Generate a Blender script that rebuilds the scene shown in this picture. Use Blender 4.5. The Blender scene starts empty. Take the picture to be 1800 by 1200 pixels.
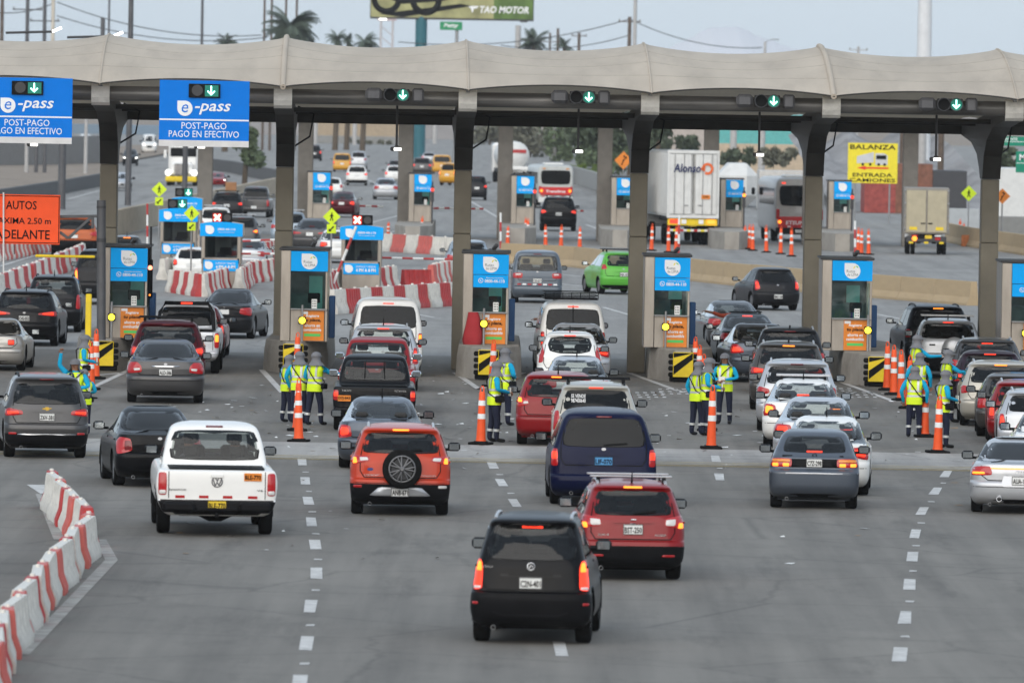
import bpy, bmesh, math, random
from mathutils import Vector, Matrix
from mathutils.bvhtree import BVHTree
random.seed(7)
R = math.radians
sc = bpy.context.scene
COL = sc.collection
# ---------------------------------------------------------------- camera
FPX, CAMH, YH, ROLL = 15000.0, 7.45, 158.0, R(1.0)
TH = math.atan((600 - YH) / FPX)
_r0 = Vector((1, 0, 0)); _u0 = Vector((0, math.sin(TH), math.cos(TH))); _fw = Vector((0, math.cos(TH), -math.sin(TH)))
_cx = _r0 * math.cos(ROLL) + _u0 * math.sin(ROLL)
_cy = -_r0 * math.sin(ROLL) + _u0 * math.cos(ROLL)
cam_d = bpy.data.cameras.new('camera'); cam = bpy.data.objects.new('camera', cam_d); COL.objects.link(cam)
m = Matrix.Identity(4)
for i in range(3):
    m[i][0] = _cx[i]; m[i][1] = _cy[i]; m[i][2] = -_fw[i]
m[2][3] = CAMH
cam.matrix_world = m
cam_d.sensor_width = 36; cam_d.sensor_fit = 'HORIZONTAL'; cam_d.lens = FPX / 1800 * 36
cam_d.clip_start = 1; cam_d.clip_end = 40000
cam_d.dof.use_dof = True; cam_d.dof.focus_distance = 190; cam_d.dof.aperture_fstop = 4.2
sc.camera = cam
# ---------------------------------------------------------------- world, sun, exposure
SUN_EL, SUN_AZ = 19, 195      # azimuth: degrees clockwise from +Y (the camera looks along +Y)
w = bpy.data.worlds.new('World'); sc.world = w; w.use_nodes = True
nt = w.node_tree; nt.nodes.clear()
sky = nt.nodes.new('ShaderNodeTexSky'); sky.sky_type = 'NISHITA'; sky.sun_disc = False
sky.sun_elevation = R(SUN_EL); sky.sun_rotation = R(SUN_AZ); sky.altitude = 0
sky.air_density = 1.0; sky.dust_density = 1.0; sky.ozone_density = 2.0
bg = nt.nodes.new('ShaderNodeBackground'); bg.inputs[1].default_value = 0.1
wo = nt.nodes.new('ShaderNodeOutputWorld')
hs = nt.nodes.new('ShaderNodeHueSaturation'); hs.inputs['Saturation'].default_value = 0.75
veil = nt.nodes.new('ShaderNodeMixRGB'); veil.inputs[0].default_value = .78; veil.inputs[2].default_value = (3.75, 4.4, 5.0, 1)   # even high cloud veil over the whole sky
# soft cloud structure in the veil, all round the sky
_tc = nt.nodes.new('ShaderNodeTexCoord'); _mp = nt.nodes.new('ShaderNodeMapping'); _mp.inputs['Scale'].default_value = (1.6, 1.6, 4.5); _cn = nt.nodes.new('ShaderNodeTexNoise'); _cn.inputs['Scale'].default_value = 1.7; _cn.inputs['Detail'].default_value = 6
_cr = nt.nodes.new('ShaderNodeValToRGB'); _cr.color_ramp.elements[0].position = .3; _cr.color_ramp.elements[1].position = .72; _cr.color_ramp.elements[0].color = (3.1, 3.8, 4.6, 1); _cr.color_ramp.elements[1].color = (4.3, 5.1, 6.0, 1)
nt.links.new(_tc.outputs['Generated'], _mp.inputs[0]); nt.links.new(_mp.outputs[0], _cn.inputs['Vector']); nt.links.new(_cn.outputs['Fac'], _cr.inputs[0]); nt.links.new(_cr.outputs[0], veil.inputs[2])
nt.links.new(sky.outputs[0], hs.inputs['Color']); nt.links.new(hs.outputs[0], veil.inputs[1]); nt.links.new(veil.outputs[0], bg.inputs[0]); nt.links.new(bg.outputs[0], wo.inputs[0])
sl = bpy.data.lights.new('sun', 'SUN'); sun = bpy.data.objects.new('sun', sl); COL.objects.link(sun)
sl.energy = 1.5; sl.angle = R(88); sl.color = (1.0, 0.92, 0.82)
_sd = Vector((math.sin(R(SUN_AZ)) * math.cos(R(SUN_EL)), math.cos(R(SUN_AZ)) * math.cos(R(SUN_EL)), math.sin(R(SUN_EL))))
sun.rotation_euler = _sd.to_track_quat('Z', 'Y').to_euler(); sun.location = (0, 150, 60)
sc.view_settings.view_transform = 'Standard'; sc.view_settings.look = 'None'
sc.view_settings.exposure = 0.92; sc.view_settings.gamma = 1.0
sc.view_settings.use_curve_mapping = False
sc.cycles.max_bounces = 6; sc.cycles.diffuse_bounces = 3; sc.cycles.glossy_bounces = 3; sc.cycles.transmission_bounces = 4; sc.cycles.transparent_max_bounces = 10
sc.cycles.caustics_reflective = False; sc.cycles.caustics_refractive = False
# ---------------------------------------------------------------- placing: picture point -> place on the ground / at a depth
def ray(x, y):
    u = (x - 900) / FPX; v = (600 - y) / FPX
    return _fw + _cx * u + _cy * v
def G(x, y, z=0.0):
    d = ray(x, y); t = (z - CAMH) / d.z
    return Vector((d.x * t, d.y * t, z))
def at(x, y, Y):
    d = ray(x, y); t = Y / d.y
    return Vector((d.x * t, Y, CAMH + d.z * t))
def pxm(p): return FPX / p.y
# ---------------------------------------------------------------- materials
MATS = {}
def lerp(a, b, t): return a + (b - a) * t
def mat(name, col, rough=.6, metal=0., coat=0., var=.08, scale=3., emit=None, es=0., bump=0., bscale=30., spec=.28, dirt=0., alpha=None, stretch=None, crough=.05):
    if name in MATS: return MATS[name]
    M = bpy.data.materials.new(name); MATS[name] = M; M.use_nodes = True
    n = M.node_tree; b = n.nodes['Principled BSDF']
    b.inputs['Roughness'].default_value = rough; b.inputs['Metallic'].default_value = metal
    b.inputs['Coat Weight'].default_value = coat; b.inputs['Coat Roughness'].default_value = crough
    b.inputs['Specular IOR Level'].default_value = spec
    if emit is not None:
        b.inputs['Emission Color'].default_value = (*emit, 1); b.inputs['Emission Strength'].default_value = es
    tc = n.nodes.new('ShaderNodeTexCoord'); mp = n.nodes.new('ShaderNodeMapping')
    if stretch: mp.inputs['Scale'].default_value = stretch
    n.links.new(tc.outputs['Object'], mp.inputs[0])
    nz = n.nodes.new('ShaderNodeTexNoise'); nz.inputs['Scale'].default_value = scale; nz.inputs['Detail'].default_value = 5
    n.links.new(mp.outputs[0], nz.inputs['Vector'])
    cr = n.nodes.new('ShaderNodeValToRGB'); e = cr.color_ramp.elements
    e[0].position = .3; e[1].position = .7
    e[0].color = (*[max(0, c * (1 - var)) for c in col], 1); e[1].color = (*[min(1, c * (1 + var)) for c in col], 1)
    n.links.new(nz.outputs['Fac'], cr.inputs[0])
    out = cr.outputs[0]
    if dirt:
        nz2 = n.nodes.new('ShaderNodeTexNoise'); nz2.inputs['Scale'].default_value = 1.3; nz2.inputs['Detail'].default_value = 8; nz2.inputs['Roughness'].default_value = .7
        n.links.new(mp.outputs[0], nz2.inputs['Vector'])
        mr = n.nodes.new('ShaderNodeMapRange'); mr.inputs[1].default_value = .48; mr.inputs[2].default_value = .72; mr.inputs[4].default_value = dirt
        n.links.new(nz2.outputs['Fac'], mr.inputs[0])
        mx = n.nodes.new('ShaderNodeMixRGB'); mx.inputs[2].default_value = (.13, .115, .1, 1)
        n.links.new(mr.outputs[0], mx.inputs[0]); n.links.new(out, mx.inputs[1]); out = mx.outputs[0]
    n.links.new(out, b.inputs['Base Color'])
    if bump:
        nb = n.nodes.new('ShaderNodeTexNoise'); nb.inputs['Scale'].default_value = bscale; nb.inputs['Detail'].default_value = 4
        n.links.new(mp.outputs[0], nb.inputs['Vector'])
        bp = n.nodes.new('ShaderNodeBump'); bp.inputs['Strength'].default_value = bump; bp.inputs['Distance'].default_value = .02
        n.links.new(nb.outputs['Fac'], bp.inputs['Height']); n.links.new(bp.outputs[0], b.inputs['Normal'])
    return M
def glass_mat(name, tint, refl=.9):
    if name in MATS: return MATS[name]
    M = bpy.data.materials.new(name); MATS[name] = M; M.use_nodes = True
    n = M.node_tree; n.nodes.clear()
    o = n.nodes.new('ShaderNodeOutputMaterial'); t = n.nodes.new('ShaderNodeBsdfTransparent'); t.inputs[0].default_value = (*tint, 1)
    g = n.nodes.new('ShaderNodeBsdfGlossy'); g.inputs['Roughness'].default_value = .03
    f = n.nodes.new('ShaderNodeFresnel'); f.inputs[0].default_value = 1.5
    mx = n.nodes.new('ShaderNodeMixShader')
    n.links.new(f.outputs[0], mx.inputs[0]); n.links.new(t.outputs[0], mx.inputs[1]); n.links.new(g.outputs[0], mx.inputs[2]); n.links.new(mx.outputs[0], o.inputs[0])
    return M
def paint(name, col, metal=.35, rough=.35):
    q = sum(col)
    return mat('paint_' + name, col, rough, metal, .6 if q > .6 else (.45 if q > .1 else .18), .05, .8, dirt=.05 if q > .2 else .008, crough=.035, spec=.3 if q > .6 else (.2 if q > .1 else .08))
black_plastic = mat('black_plastic', (.007, .007, .008), .5, var=.2, dirt=.02, spec=.1)
rubber = mat('rubber', (.008, .008, .008), .9, var=.25, scale=12, dirt=.04, spec=.1)
rim_m = mat('rim_metal', (.17, .17, .175), .38, .7)
glass_dark = mat('glass_dark', (.006, .0065, .007), .05, var=.1, spec=.22)
glass_tint = glass_mat('glass_tint', (.30, .31, .31))
glass_clear = glass_mat('glass_clear', (.68, .72, .71))
chrome = mat('chrome', (.75, .75, .76), .15, 1., var=.05)
steel = mat('brushed_steel', (.34, .305, .265), .38, .75, var=.25, scale=2, stretch=(1, 1, .25), dirt=.3)
dgrey = mat('dark_grey', (.05, .05, .052), .5)
interior = mat('interior_cloth', (.035, .034, .033), .85)
white_p = mat('white_paint', (.72, .72, .70), .5, var=.06, dirt=.12)
white_pl = mat('white_plastic', (.66, .63, .57), .45, var=.10, scale=4, dirt=.55)
red_pl = mat('red_plastic', (.46, .045, .045), .5, var=.22, scale=3, dirt=.38)
red_dim = mat('red_faded_plastic', (.55, .12, .10), .5, var=.2, dirt=.3)
orange_pl = mat('orange_plastic', (.85, .10, .02), .45, var=.12, dirt=.12)
reflective = mat('reflective_white', (.78, .78, .76), .35, var=.05)
blue_s = mat('sign_blue', (.001, .175, .66), .5, var=.04, spec=.1)
blue_b = mat('booth_blue', (.001, .37, .88), .5, var=.05, dirt=.03, spec=.1)
white_s = mat('sign_white', (.82, .82, .82), .4, var=.03)
black_s = mat('sign_black', (.006, .006, .006), .6, spec=.1)
orange_s = mat('sign_orange', (.95, .09, .012), .45, var=.05)
poster_o = mat('poster_orange', (.72, .22, .025), .45, var=.08)
green_txt = mat('poster_green', (.10, .55, .12), .5)
red_s = mat('sign_red', (.75, .03, .02), .45)
yellow_s = mat('sign_yellow', (.80, .66, .03), .45, var=.06)
lime_s = mat('sign_lime', (.62, .80, .02), .45, emit=(.6, .8, .02), es=0)
yellow_p = mat('yellow_paint', (.78, .56, .02), .5, var=.12, dirt=.25)
lens_red = mat('lens_red', (.42, .012, .015), .15, coat=.8)
lens_dark = mat('lens_dark_red', (.16, .008, .01), .15, coat=.8)
lens_white = mat('lens_white', (.65, .62, .6), .15, coat=.8)
lens_amber = mat('lens_amber', (.75, .25, .03), .15, coat=.8)
lit_red = mat('lamp_lit_red', (.6, .02, .01), .3, emit=(1, .05, .02), es=.85)
lit_orange = mat('lamp_lit_orange', (.8, .2, .02), .3, emit=(1, .22, .02), es=1.4)
lit_yellow = mat('lamp_lit_yellow', (.8, .7, .05), .3, emit=(1, .78, .03), es=1.6)
lit_white = mat('lamp_lit_white', (.8, .8, .8), .3, emit=(1, .98, .9), es=1.8)
lit_green = mat('signal_lit_green', (.1, .7, .5), .3, emit=(.45, 1, .85), es=2.6)
green_glow = mat('signal_green_lens', (.005, .10, .075), .3, emit=(.0, .25, .17), es=.25)
lit_x = mat('signal_lit_red', (.8, .1, .05), .3, emit=(1, .75, .6), es=2.2)
red_glow = mat('signal_red_lens', (.25, .01, .01), .3, emit=(.7, .02, .01), es=.4)
galv = mat('galvanised', (.30, .30, .30), .45, .6, var=.15)
pole_grey = mat('pole_grey', (.10, .10, .105), .5, .3, var=.15)
skin_m = mat('skin', (.30, .15, .09), .55, var=.1)
# ---------------------------------------------------------------- mesh builder
class MB:
    def __init__(s): s.v = []; s.f = []; s.m = []; s.sm = []
    def add(s, vs, fs, mi=0, smooth=False):
        o = len(s.v); s.v += [tuple(p) for p in vs]
        for f in fs: s.f.append([i + o for i in f]); s.m.append(mi); s.sm.append(smooth)
        return s
    def box(s, c, d, mi=0, ch=0.0, rz=0.0, M=None):
        x, y, z = d[0] / 2, d[1] / 2, d[2] / 2
        if ch <= 0:
            vs = [(-x, -y, -z), (x, -y, -z), (x, y, -z), (-x, y, -z), (-x, -y, z), (x, -y, z), (x, y, z), (-x, y, z)]
            fs = [(3, 2, 1, 0), (4, 5, 6, 7), (0, 1, 5, 4), (1, 2, 6, 5), (2, 3, 7, 6), (3, 0, 4, 7)]
        else:
            k = min(ch, x * .9, y * .9, z * .9)
            def rg(i, zz): return [(-x + i + 0, -y + (k if i == 0 else k), zz)] if 0 else [(-x + k, -y + i, zz), (x - k, -y + i, zz), (x - i, -y + k, zz), (x - i, y - k, zz), (x - k, y - i, zz), (-x + k, y - i, zz), (-x + i, y - k, zz), (-x + i, -y + k, zz)]
            k2 = k * .999
            vs = rg(k2, -z) + rg(0, -z + k) + rg(0, z - k) + rg(k2, z)
            fs = [tuple(range(7, -1, -1)), tuple(range(24, 32))]
            for r in range(3):
                for i in range(8):
                    j = (i + 1) % 8; fs.append((r * 8 + i, r * 8 + j, r * 8 + 8 + j, r * 8 + 8 + i))
        if M is None: M = Matrix.Translation(Vector(c)) @ Matrix.Rotation(rz, 4, 'Z')
        else: M = M @ Matrix.Translation(Vector(c))
        return s.add([M @ Vector(p) for p in vs], fs, mi)
    def tube(s, pts, r, n=8, mi=0, caps=True, smooth=True):
        pts = [Vector(p) for p in pts]; rs = r if isinstance(r, (list, tuple)) else [r] * len(pts)
        o = []; N = len(pts)
        for i, p in enumerate(pts):
            t = (pts[min(i + 1, N - 1)] - pts[max(i - 1, 0)]).normalized()
            a = Vector((0, 0, 1)) if abs(t.z) < .9 else Vector((1, 0, 0))
            e1 = t.cross(a).normalized(); e2 = t.cross(e1).normalized()
            for k in range(n):
                q = 2 * math.pi * k / n; o.append(p + (e1 * math.cos(q) + e2 * math.sin(q)) * rs[i])
        fs = []
        for i in range(N - 1):
            for k in range(n):
                j = (k + 1) % n; fs.append((i * n + k, i * n + j, i * n + n + j, i * n + n + k))
        s.add(o, fs, mi, smooth)
        if caps: s.add(o[:n], [tuple(range(n - 1, -1, -1))], mi); s.add(o[-n:], [tuple(range(n))], mi)
        return s
    def lathe(s, prof, n=16, mi=0, M=None, smooth=True, close=False):   # prof: (radius, height) round local Z
        o = []
        for (r, z) in prof:
            for k in range(n):
                q = 2 * math.pi * k / n; o.append(Vector((r * math.cos(q), r * math.sin(q), z)))
        if M is not None: o = [M @ p for p in o]
        fs = []
        P = len(prof)
        for i in range(P - (0 if close else 1)):
            a = i * n; b = ((i + 1) % P) * n
            for k in range(n):
                j = (k + 1) % n; fs.append((a + k, a + j, b + j, b + k))
        s.add(o, fs, mi, smooth)
        if not close:
            s.add(o[:n], [tuple(range(n - 1, -1, -1))], mi); s.add(o[-n:], [tuple(range(n))], mi)
        return s
    def prism(s, poly, a, b, axis='y', mi=0):       # poly in the two other axes (x,z for y; x,y for z; y,z for x)
        def P(p, t):
            return (p[0], t, p[1]) if axis == 'y' else ((p[0], p[1], t) if axis == 'z' else (t, p[0], p[1]))
        n = len(poly); vs = [P(p, a) for p in poly] + [P(p, b) for p in poly]
        fs = [tuple(range(n)), tuple(range(2 * n - 1, n - 1, -1))] + [(i, i + n, (i + 1) % n + n, (i + 1) % n) for i in range(n)]
        return s.add(vs, fs, mi)
    def quad(s, a, b, c, d, mi=0): return s.add([a, b, c, d], [(0, 1, 2, 3)], mi)
    def sphere(s, c, r, nu=12, nv=8, mi=0, sc3=(1, 1, 1), v0=0., v1=1.):
        o = []
        for i in range(nv + 1):
            ph = math.pi * (v0 + (v1 - v0) * i / nv)
            for k in range(nu):
                q = 2 * math.pi * k / nu
                o.append((c[0] + r * sc3[0] * math.sin(ph) * math.cos(q), c[1] + r * sc3[1] * math.sin(ph) * math.sin(q), c[2] + r * sc3[2] * math.cos(ph)))
        fs = [(i * nu + k, i * nu + nu + k, i * nu + nu + (k + 1) % nu, i * nu + (k + 1) % nu) for i in range(nv) for k in range(nu)]
        return s.add(o, fs, mi, True)
    def mesh(s, name, mats, sharp=None):
        me = bpy.data.meshes.new(name); me.from_pydata(s.v, [], s.f)
        if not isinstance(mats, (list, tuple)): mats = [mats]
        for mm in mats: me.materials.append(mm)
        me.polygons.foreach_set('material_index', s.m)
        if sharp is None: me.polygons.foreach_set('use_smooth', s.sm)
        else:
            me.polygons.foreach_set('use_smooth', [True] * len(s.f)); me.set_sharp_from_angle(angle=R(sharp))
        me.validate(); me.update()
        return me
    def build(s, name, mats, parent=None, sharp=None, loc=None, kind=None):
        return link(name, s.mesh(name, mats, sharp), parent, loc, kind)
def link(name, me, parent=None, loc=None, kind=None):
    o = bpy.data.objects.new(name, me); COL.objects.link(o)
    if parent is not None: o.parent = parent
    if loc is not None: o.location = loc
    if kind: o['kind'] = kind
    return o
def tag(o, label, cat, group=None):
    o['label'] = label; o['category'] = cat
    if group: o['group'] = group
    return o
def thing(name, label, cat, loc=(0, 0, 0), rz=0., group=None):
    o = bpy.data.objects.new(name, None); COL.objects.link(o); o.location = loc; o.rotation_euler = (0, 0, rz)
    o.empty_display_size = .2
    return tag(o, label, cat, group)
def copy_tree(o, parent=None):
    c = o.copy(); COL.objects.link(c)
    if parent is not None: c.parent = parent
    for ch in KIDS(o): copy_tree(ch, c)
    return c
def KIDS(o): return [q for q in COL.objects if q.parent is o] if False else list(o.children)
# ---------------------------------------------------------------- lettering
TXT = {}
def txt_mesh(s, bold=0.0, shear=0.0, space=1.0):
    key = (s, bold, shear, space)
    if key in TXT: return TXT[key]
    c = bpy.data.curves.new('lettering', 'FONT'); c.body = s; c.size = 1; c.resolution_u = 2; c.extrude = .01
    c.offset = bold; c.shear = shear; c.space_character = space
    o = bpy.data.objects.new('lettering', c); me = bpy.data.meshes.new_from_object(o)
    bpy.data.objects.remove(o); bpy.data.curves.remove(c)
    xs = [v.co.x for v in me.vertices]; ys = [v.co.y for v in me.vertices]
    TXT[key] = (me, min(xs), max(xs), min(ys), max(ys)); return TXT[key]
def text(s, parent, cx, y, cz, width=None, height=None, mat_=None, bold=.02, shear=0., name='lettering', space=1.0, M=None):
    """lettering in the XZ plane facing -Y, centred on (cx, cz), fitted to width x height"""
    me, x0, x1, y0, y1 = txt_mesh(s, bold, shear, space)
    me = me.copy(); me.materials.clear(); me.materials.append(mat_ or black_s)
    sx = width / (x1 - x0) if width else None; sy = height / (y1 - y0) if height else None
    if sx is None: sx = sy
    if sy is None: sy = sx
    o = link(name, me, parent)
    A = Matrix(((sx, 0, 0, cx - sx * (x0 + x1) / 2), (0, 0, -.3, y), (0, sy, 0, cz - sy * (y0 + y1) / 2), (0, 0, 0, 1)))
    o.matrix_local = A if M is None else M @ A
    return o
# ================================================================ ground, road, markings
def asphalt(name, c1, c2, streak=.5):
    M = bpy.data.materials.new(name); MATS[name] = M; M.use_nodes = True
    n = M.node_tree; b = n.nodes['Principled BSDF']; L = n.links.new
    b.inputs['Roughness'].default_value = .82; b.inputs['Specular IOR Level'].default_value = .35
    tc = n.nodes.new('ShaderNodeTexCoord')
    def noise(scale, st, det=6, rough=.6):
        mp = n.nodes.new('ShaderNodeMapping'); mp.inputs['Scale'].default_value = st; L(tc.outputs['Object'], mp.inputs[0])
        z = n.nodes.new('ShaderNodeTexNoise'); z.inputs['Scale'].default_value = scale; z.inputs['Detail'].default_value = det; z.inputs['Roughness'].default_value = rough
        L(mp.outputs[0], z.inputs['Vector']); return z.outputs['Fac']
    a = noise(.12, (1, 1, 1)); s = noise(1.1, (1, .03, 1), 4); f = noise(60, (1, 1, 1), 2); p = noise(.9, (1, .5, 1), 8, .75)
    def ramp(fac, lo, hi, v0, v1):
        mr = n.nodes.new('ShaderNodeMapRange'); mr.inputs[1].default_value = lo; mr.inputs[2].default_value = hi; mr.inputs[3].default_value = v0; mr.inputs[4].default_value = v1
        L(fac, mr.inputs[0]); return mr.outputs[0]
    mix = n.nodes.new('ShaderNodeMixRGB'); mix.inputs[1].default_value = (*c1, 1); mix.inputs[2].default_value = (*c2, 1); L(ramp(a, .35, .65, 0, 1), mix.inputs[0])
    cur = mix.outputs[0]
    cr_ = noise(.5, (1, 1, 1), 12, .8); vo = n.nodes.new('ShaderNodeTexVoronoi'); vo.feature = 'DISTANCE_TO_EDGE'; vo.inputs['Scale'].default_value = .16
    wp_ = n.nodes.new('ShaderNodeMixRGB'); wp_.blend_type = 'ADD'; wp_.inputs[0].default_value = 1.5; L(tc.outputs['Object'], wp_.inputs[1]); L(cr_, wp_.inputs[2]); L(wp_.outputs[0], vo.inputs['Vector'])
    oil = noise(.8, (1, .12, 1), 6, .7)
    for fac in (ramp(s, .35, .7, 1 + .14 * streak, 1 - .30 * streak), ramp(f, .3, .7, .86, 1.14), ramp(p, .5, .75, 1.0, .76), ramp(oil, .56, .74, 1., .62), ramp(vo.outputs['Distance'], .0, .012, .72, 1.)):
        mu = n.nodes.new('ShaderNodeMixRGB'); mu.blend_type = 'MULTIPLY'; mu.inputs[0].default_value = 1
        L(cur, mu.inputs[1]); L(fac, mu.inputs[2]); cur = mu.outputs[0]
    L(cur, b.inputs['Base Color'])
    bp = n.nodes.new('ShaderNodeBump'); bp.inputs['Strength'].default_value = .25; bp.inputs['Distance'].default_value = .01; L(f, bp.inputs['Height']); L(bp.outputs[0], b.inputs['Normal'])
    return M
asph = asphalt('asphalt', (.165, .153, .135), (.198, .183, .161), .9)
asph2 = asphalt('pale_asphalt', (.245, .236, .222), (.285, .275, .258), .7)
conc_strip = asphalt('concrete_slab', (.32, .305, .285), (.38, .36, .335), .8)
earth = mat('earth', (.26, .21, .165), .9, var=.25, scale=.3, bump=.3, bscale=4)
concrete = mat('concrete', (.33, .31, .28), .85, var=.14, scale=1.2, bump=.2, bscale=25, dirt=.35)
concrete_tan = mat('concrete_tan', (.44, .33, .20), .85, var=.12, scale=1.0, bump=.15, dirt=.28)
marking = mat('road_paint', (.55, .54, .52), .75, var=.2, scale=5, dirt=.45)
marking_old = mat('road_paint_worn', (.34, .325, .30), .8, var=.25, scale=3, dirt=.6)
marking_y = mat('road_paint_yellow', (.55, .43, .20), .7, var=.2, scale=6, dirt=.5)

def sheet(name, pts, z, m, parent=None, kind='structure'):
    b = MB(); b.add([(p[0], p[1], z) for p in pts], [tuple(range(len(pts)))])
    return b.build(name, m, parent, kind=None if parent else kind)
sheet('ground', [(-6000, -6000), (6000, -6000), (6000, 5600), (-6000, 5600)], -.01, earth)
road = sheet('road', [(-22, -900), (22, -900), (30, 60), (60, 238), (-60, 238), (-30, 60)], 0, asph)
apron = sheet('pavement', [(-60, 238), (60, 238), (110, 1320), (-120, 1320)], -.001, asph2)
Y1, Y2 = 171.0, 178.6
slab = sheet('concrete_slab', [(-16, Y1), (16, Y1), (16, Y2), (-16, Y2)], .004, conc_strip)
for yy in (Y1 - .35, Y1 - .75, Y1 + .35, Y1 + 1.0):
    sheet('yellow_line', [(-16, yy), (16, yy + .05), (16, yy + .17), (-16, yy + .12)], .008, marking_y, road)
def dash_at(x, y, ang=0., ln=2.9, wd=.175, par=None, m=None):
    c = G(x, y); b = MB(); ca, sa = math.sin(ang), math.cos(ang)
    f = Vector((ca, sa, 0)) * ln / 2; r = Vector((sa, -ca, 0)) * wd / 2; c = c + Vector((0, 0, .006))
    j = lambda: Vector((random.uniform(-.012, .012), random.uniform(-.05, .05), 0))
    b.quad(c - f - r + j(), c - f + r + j(), c + f + r + j(), c + f - r + j()); return b.build('lane_dash', m or marking, par or road)
rows = [[(527, 1200), (538, 1130), (546, 1065), (556, 1007), (554, 957), (548, 917), (542, 880), (536, 845), (532, 812)],
        [(985, 1140), (925, 917), (905, 884), (882, 848), (866, 818)],
        [(1582, 1150), (1591, 1085), (1599, 1027), (1604, 978), (1609, 938), (1621, 898), (1645, 863), (1663, 833)],
        [(1265, 838), (1258, 806)]]
for rw in rows:
    for i, (x, y) in enumerate(rw):
        a = G(*rw[min(i + 1, len(rw) - 1)]) - G(*rw[max(i - 1, 0)])
        dash_at(x, y, math.atan2(a.x, a.y))
        if i + 1 < len(rw) and abs(rw[i + 1][1] - y) < 80:
            x2, y2 = rw[i + 1]
            k = dash_at((x + x2) / 2 + 4, (y + y2) / 2 + 1, math.atan2(a.x, a.y), .35, .12); k.name = 'road_stud'
def stripe(pts, wd, par=None, m=None, name='edge_line'):
    P = [G(*p) + Vector((0, 0, .006)) for p in pts]
    b = MB(); vs = []
    for i, p in enumerate(P):
        t = (P[min(i + 1, len(P) - 1)] - P[max(i - 1, 0)]).normalized(); n_ = Vector((t.y, -t.x, 0)) * wd / 2
        vs += [p - n_, p + n_]
    b.add(vs, [(2 * i, 2 * i + 1, 2 * i + 3, 2 * i + 2) for i in range(len(P) - 1)])
    return b.build(name, m or marking, par or road)
stripe([(38, 1150), (196, 984), (176, 948)], .2, m=marking_old)
stripe([(105, 948), (72, 868)], .2, m=marking_old)
stripe([(98, 874), (64, 852)], .36)
for pts in ([(142, 662), (220, 655)], [(160, 682), (228, 650)], [(497, 690), (460, 650)], [(842, 684), (800, 655)], [(842, 684), (920, 655)],
            [(1200, 690), (1105, 655)], [(1570, 705), (1480, 672)]):
    stripe(pts, .16)
for (x, y) in [(1120, 690), (1160, 684), (1490, 690), (1450, 683)]:
    for k in range(4):
        for q in range(3): dash_at(x + k * 14 + q * 3, y + q * 4, 0, .7, .09)
for pts in ([(1085, 455), (1140, 450)], [(985, 499), (1022, 503)], [(1155, 510), (1190, 522)], [(975, 481), (1020, 486)], [(1060, 540), (1115, 556)], [(735, 553), (762, 558)],
            [(812, 345), (880, 385), (935, 420)], [(700, 405), (590, 432)], [(560, 415), (705, 378)], [(700, 360), (730, 340)], [(630, 310), (680, 330)], [(120, 350), (175, 335)], [(215, 412), (330, 388)], [(0, 468), (65, 448)], [(1030, 395), (1050, 402)],
            [(1210, 545), (1265, 560)], [(1540, 552), (1590, 562)]):
    stripe(pts, .16, apron)
# litter of paper scraps round the islands
lit = MB(); random.seed(3)
for k in range(520):
    x = random.uniform(300, 1760); y = random.gauss(715, 45) if k < 430 else random.uniform(600, 1000)
    if y < 640 or y > 1100: continue
    p = G(x, y); sz = random.uniform(.02, .09); a = random.uniform(0, 6.28); e = Vector((math.cos(a), math.sin(a), 0)) * sz; g = Vector((-e.y, e.x, 0)) * random.uniform(.3, .9)
    z = Vector((0, 0, .012)); up = Vector((0, 0, random.uniform(0, .03)))
    lit.add([p - e - g + z, p + e - g + z, p + e + g + z + up, p - e + g + z + up * .4], [(0, 1, 2, 3)], 0 if random.random() < .8 else 1)
tag(lit.build('litter', [white_p, mat('brown_scrap', (.25, .17, .1), .8)], kind='stuff'), 'white paper scraps scattered over the asphalt', 'litter')

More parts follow.
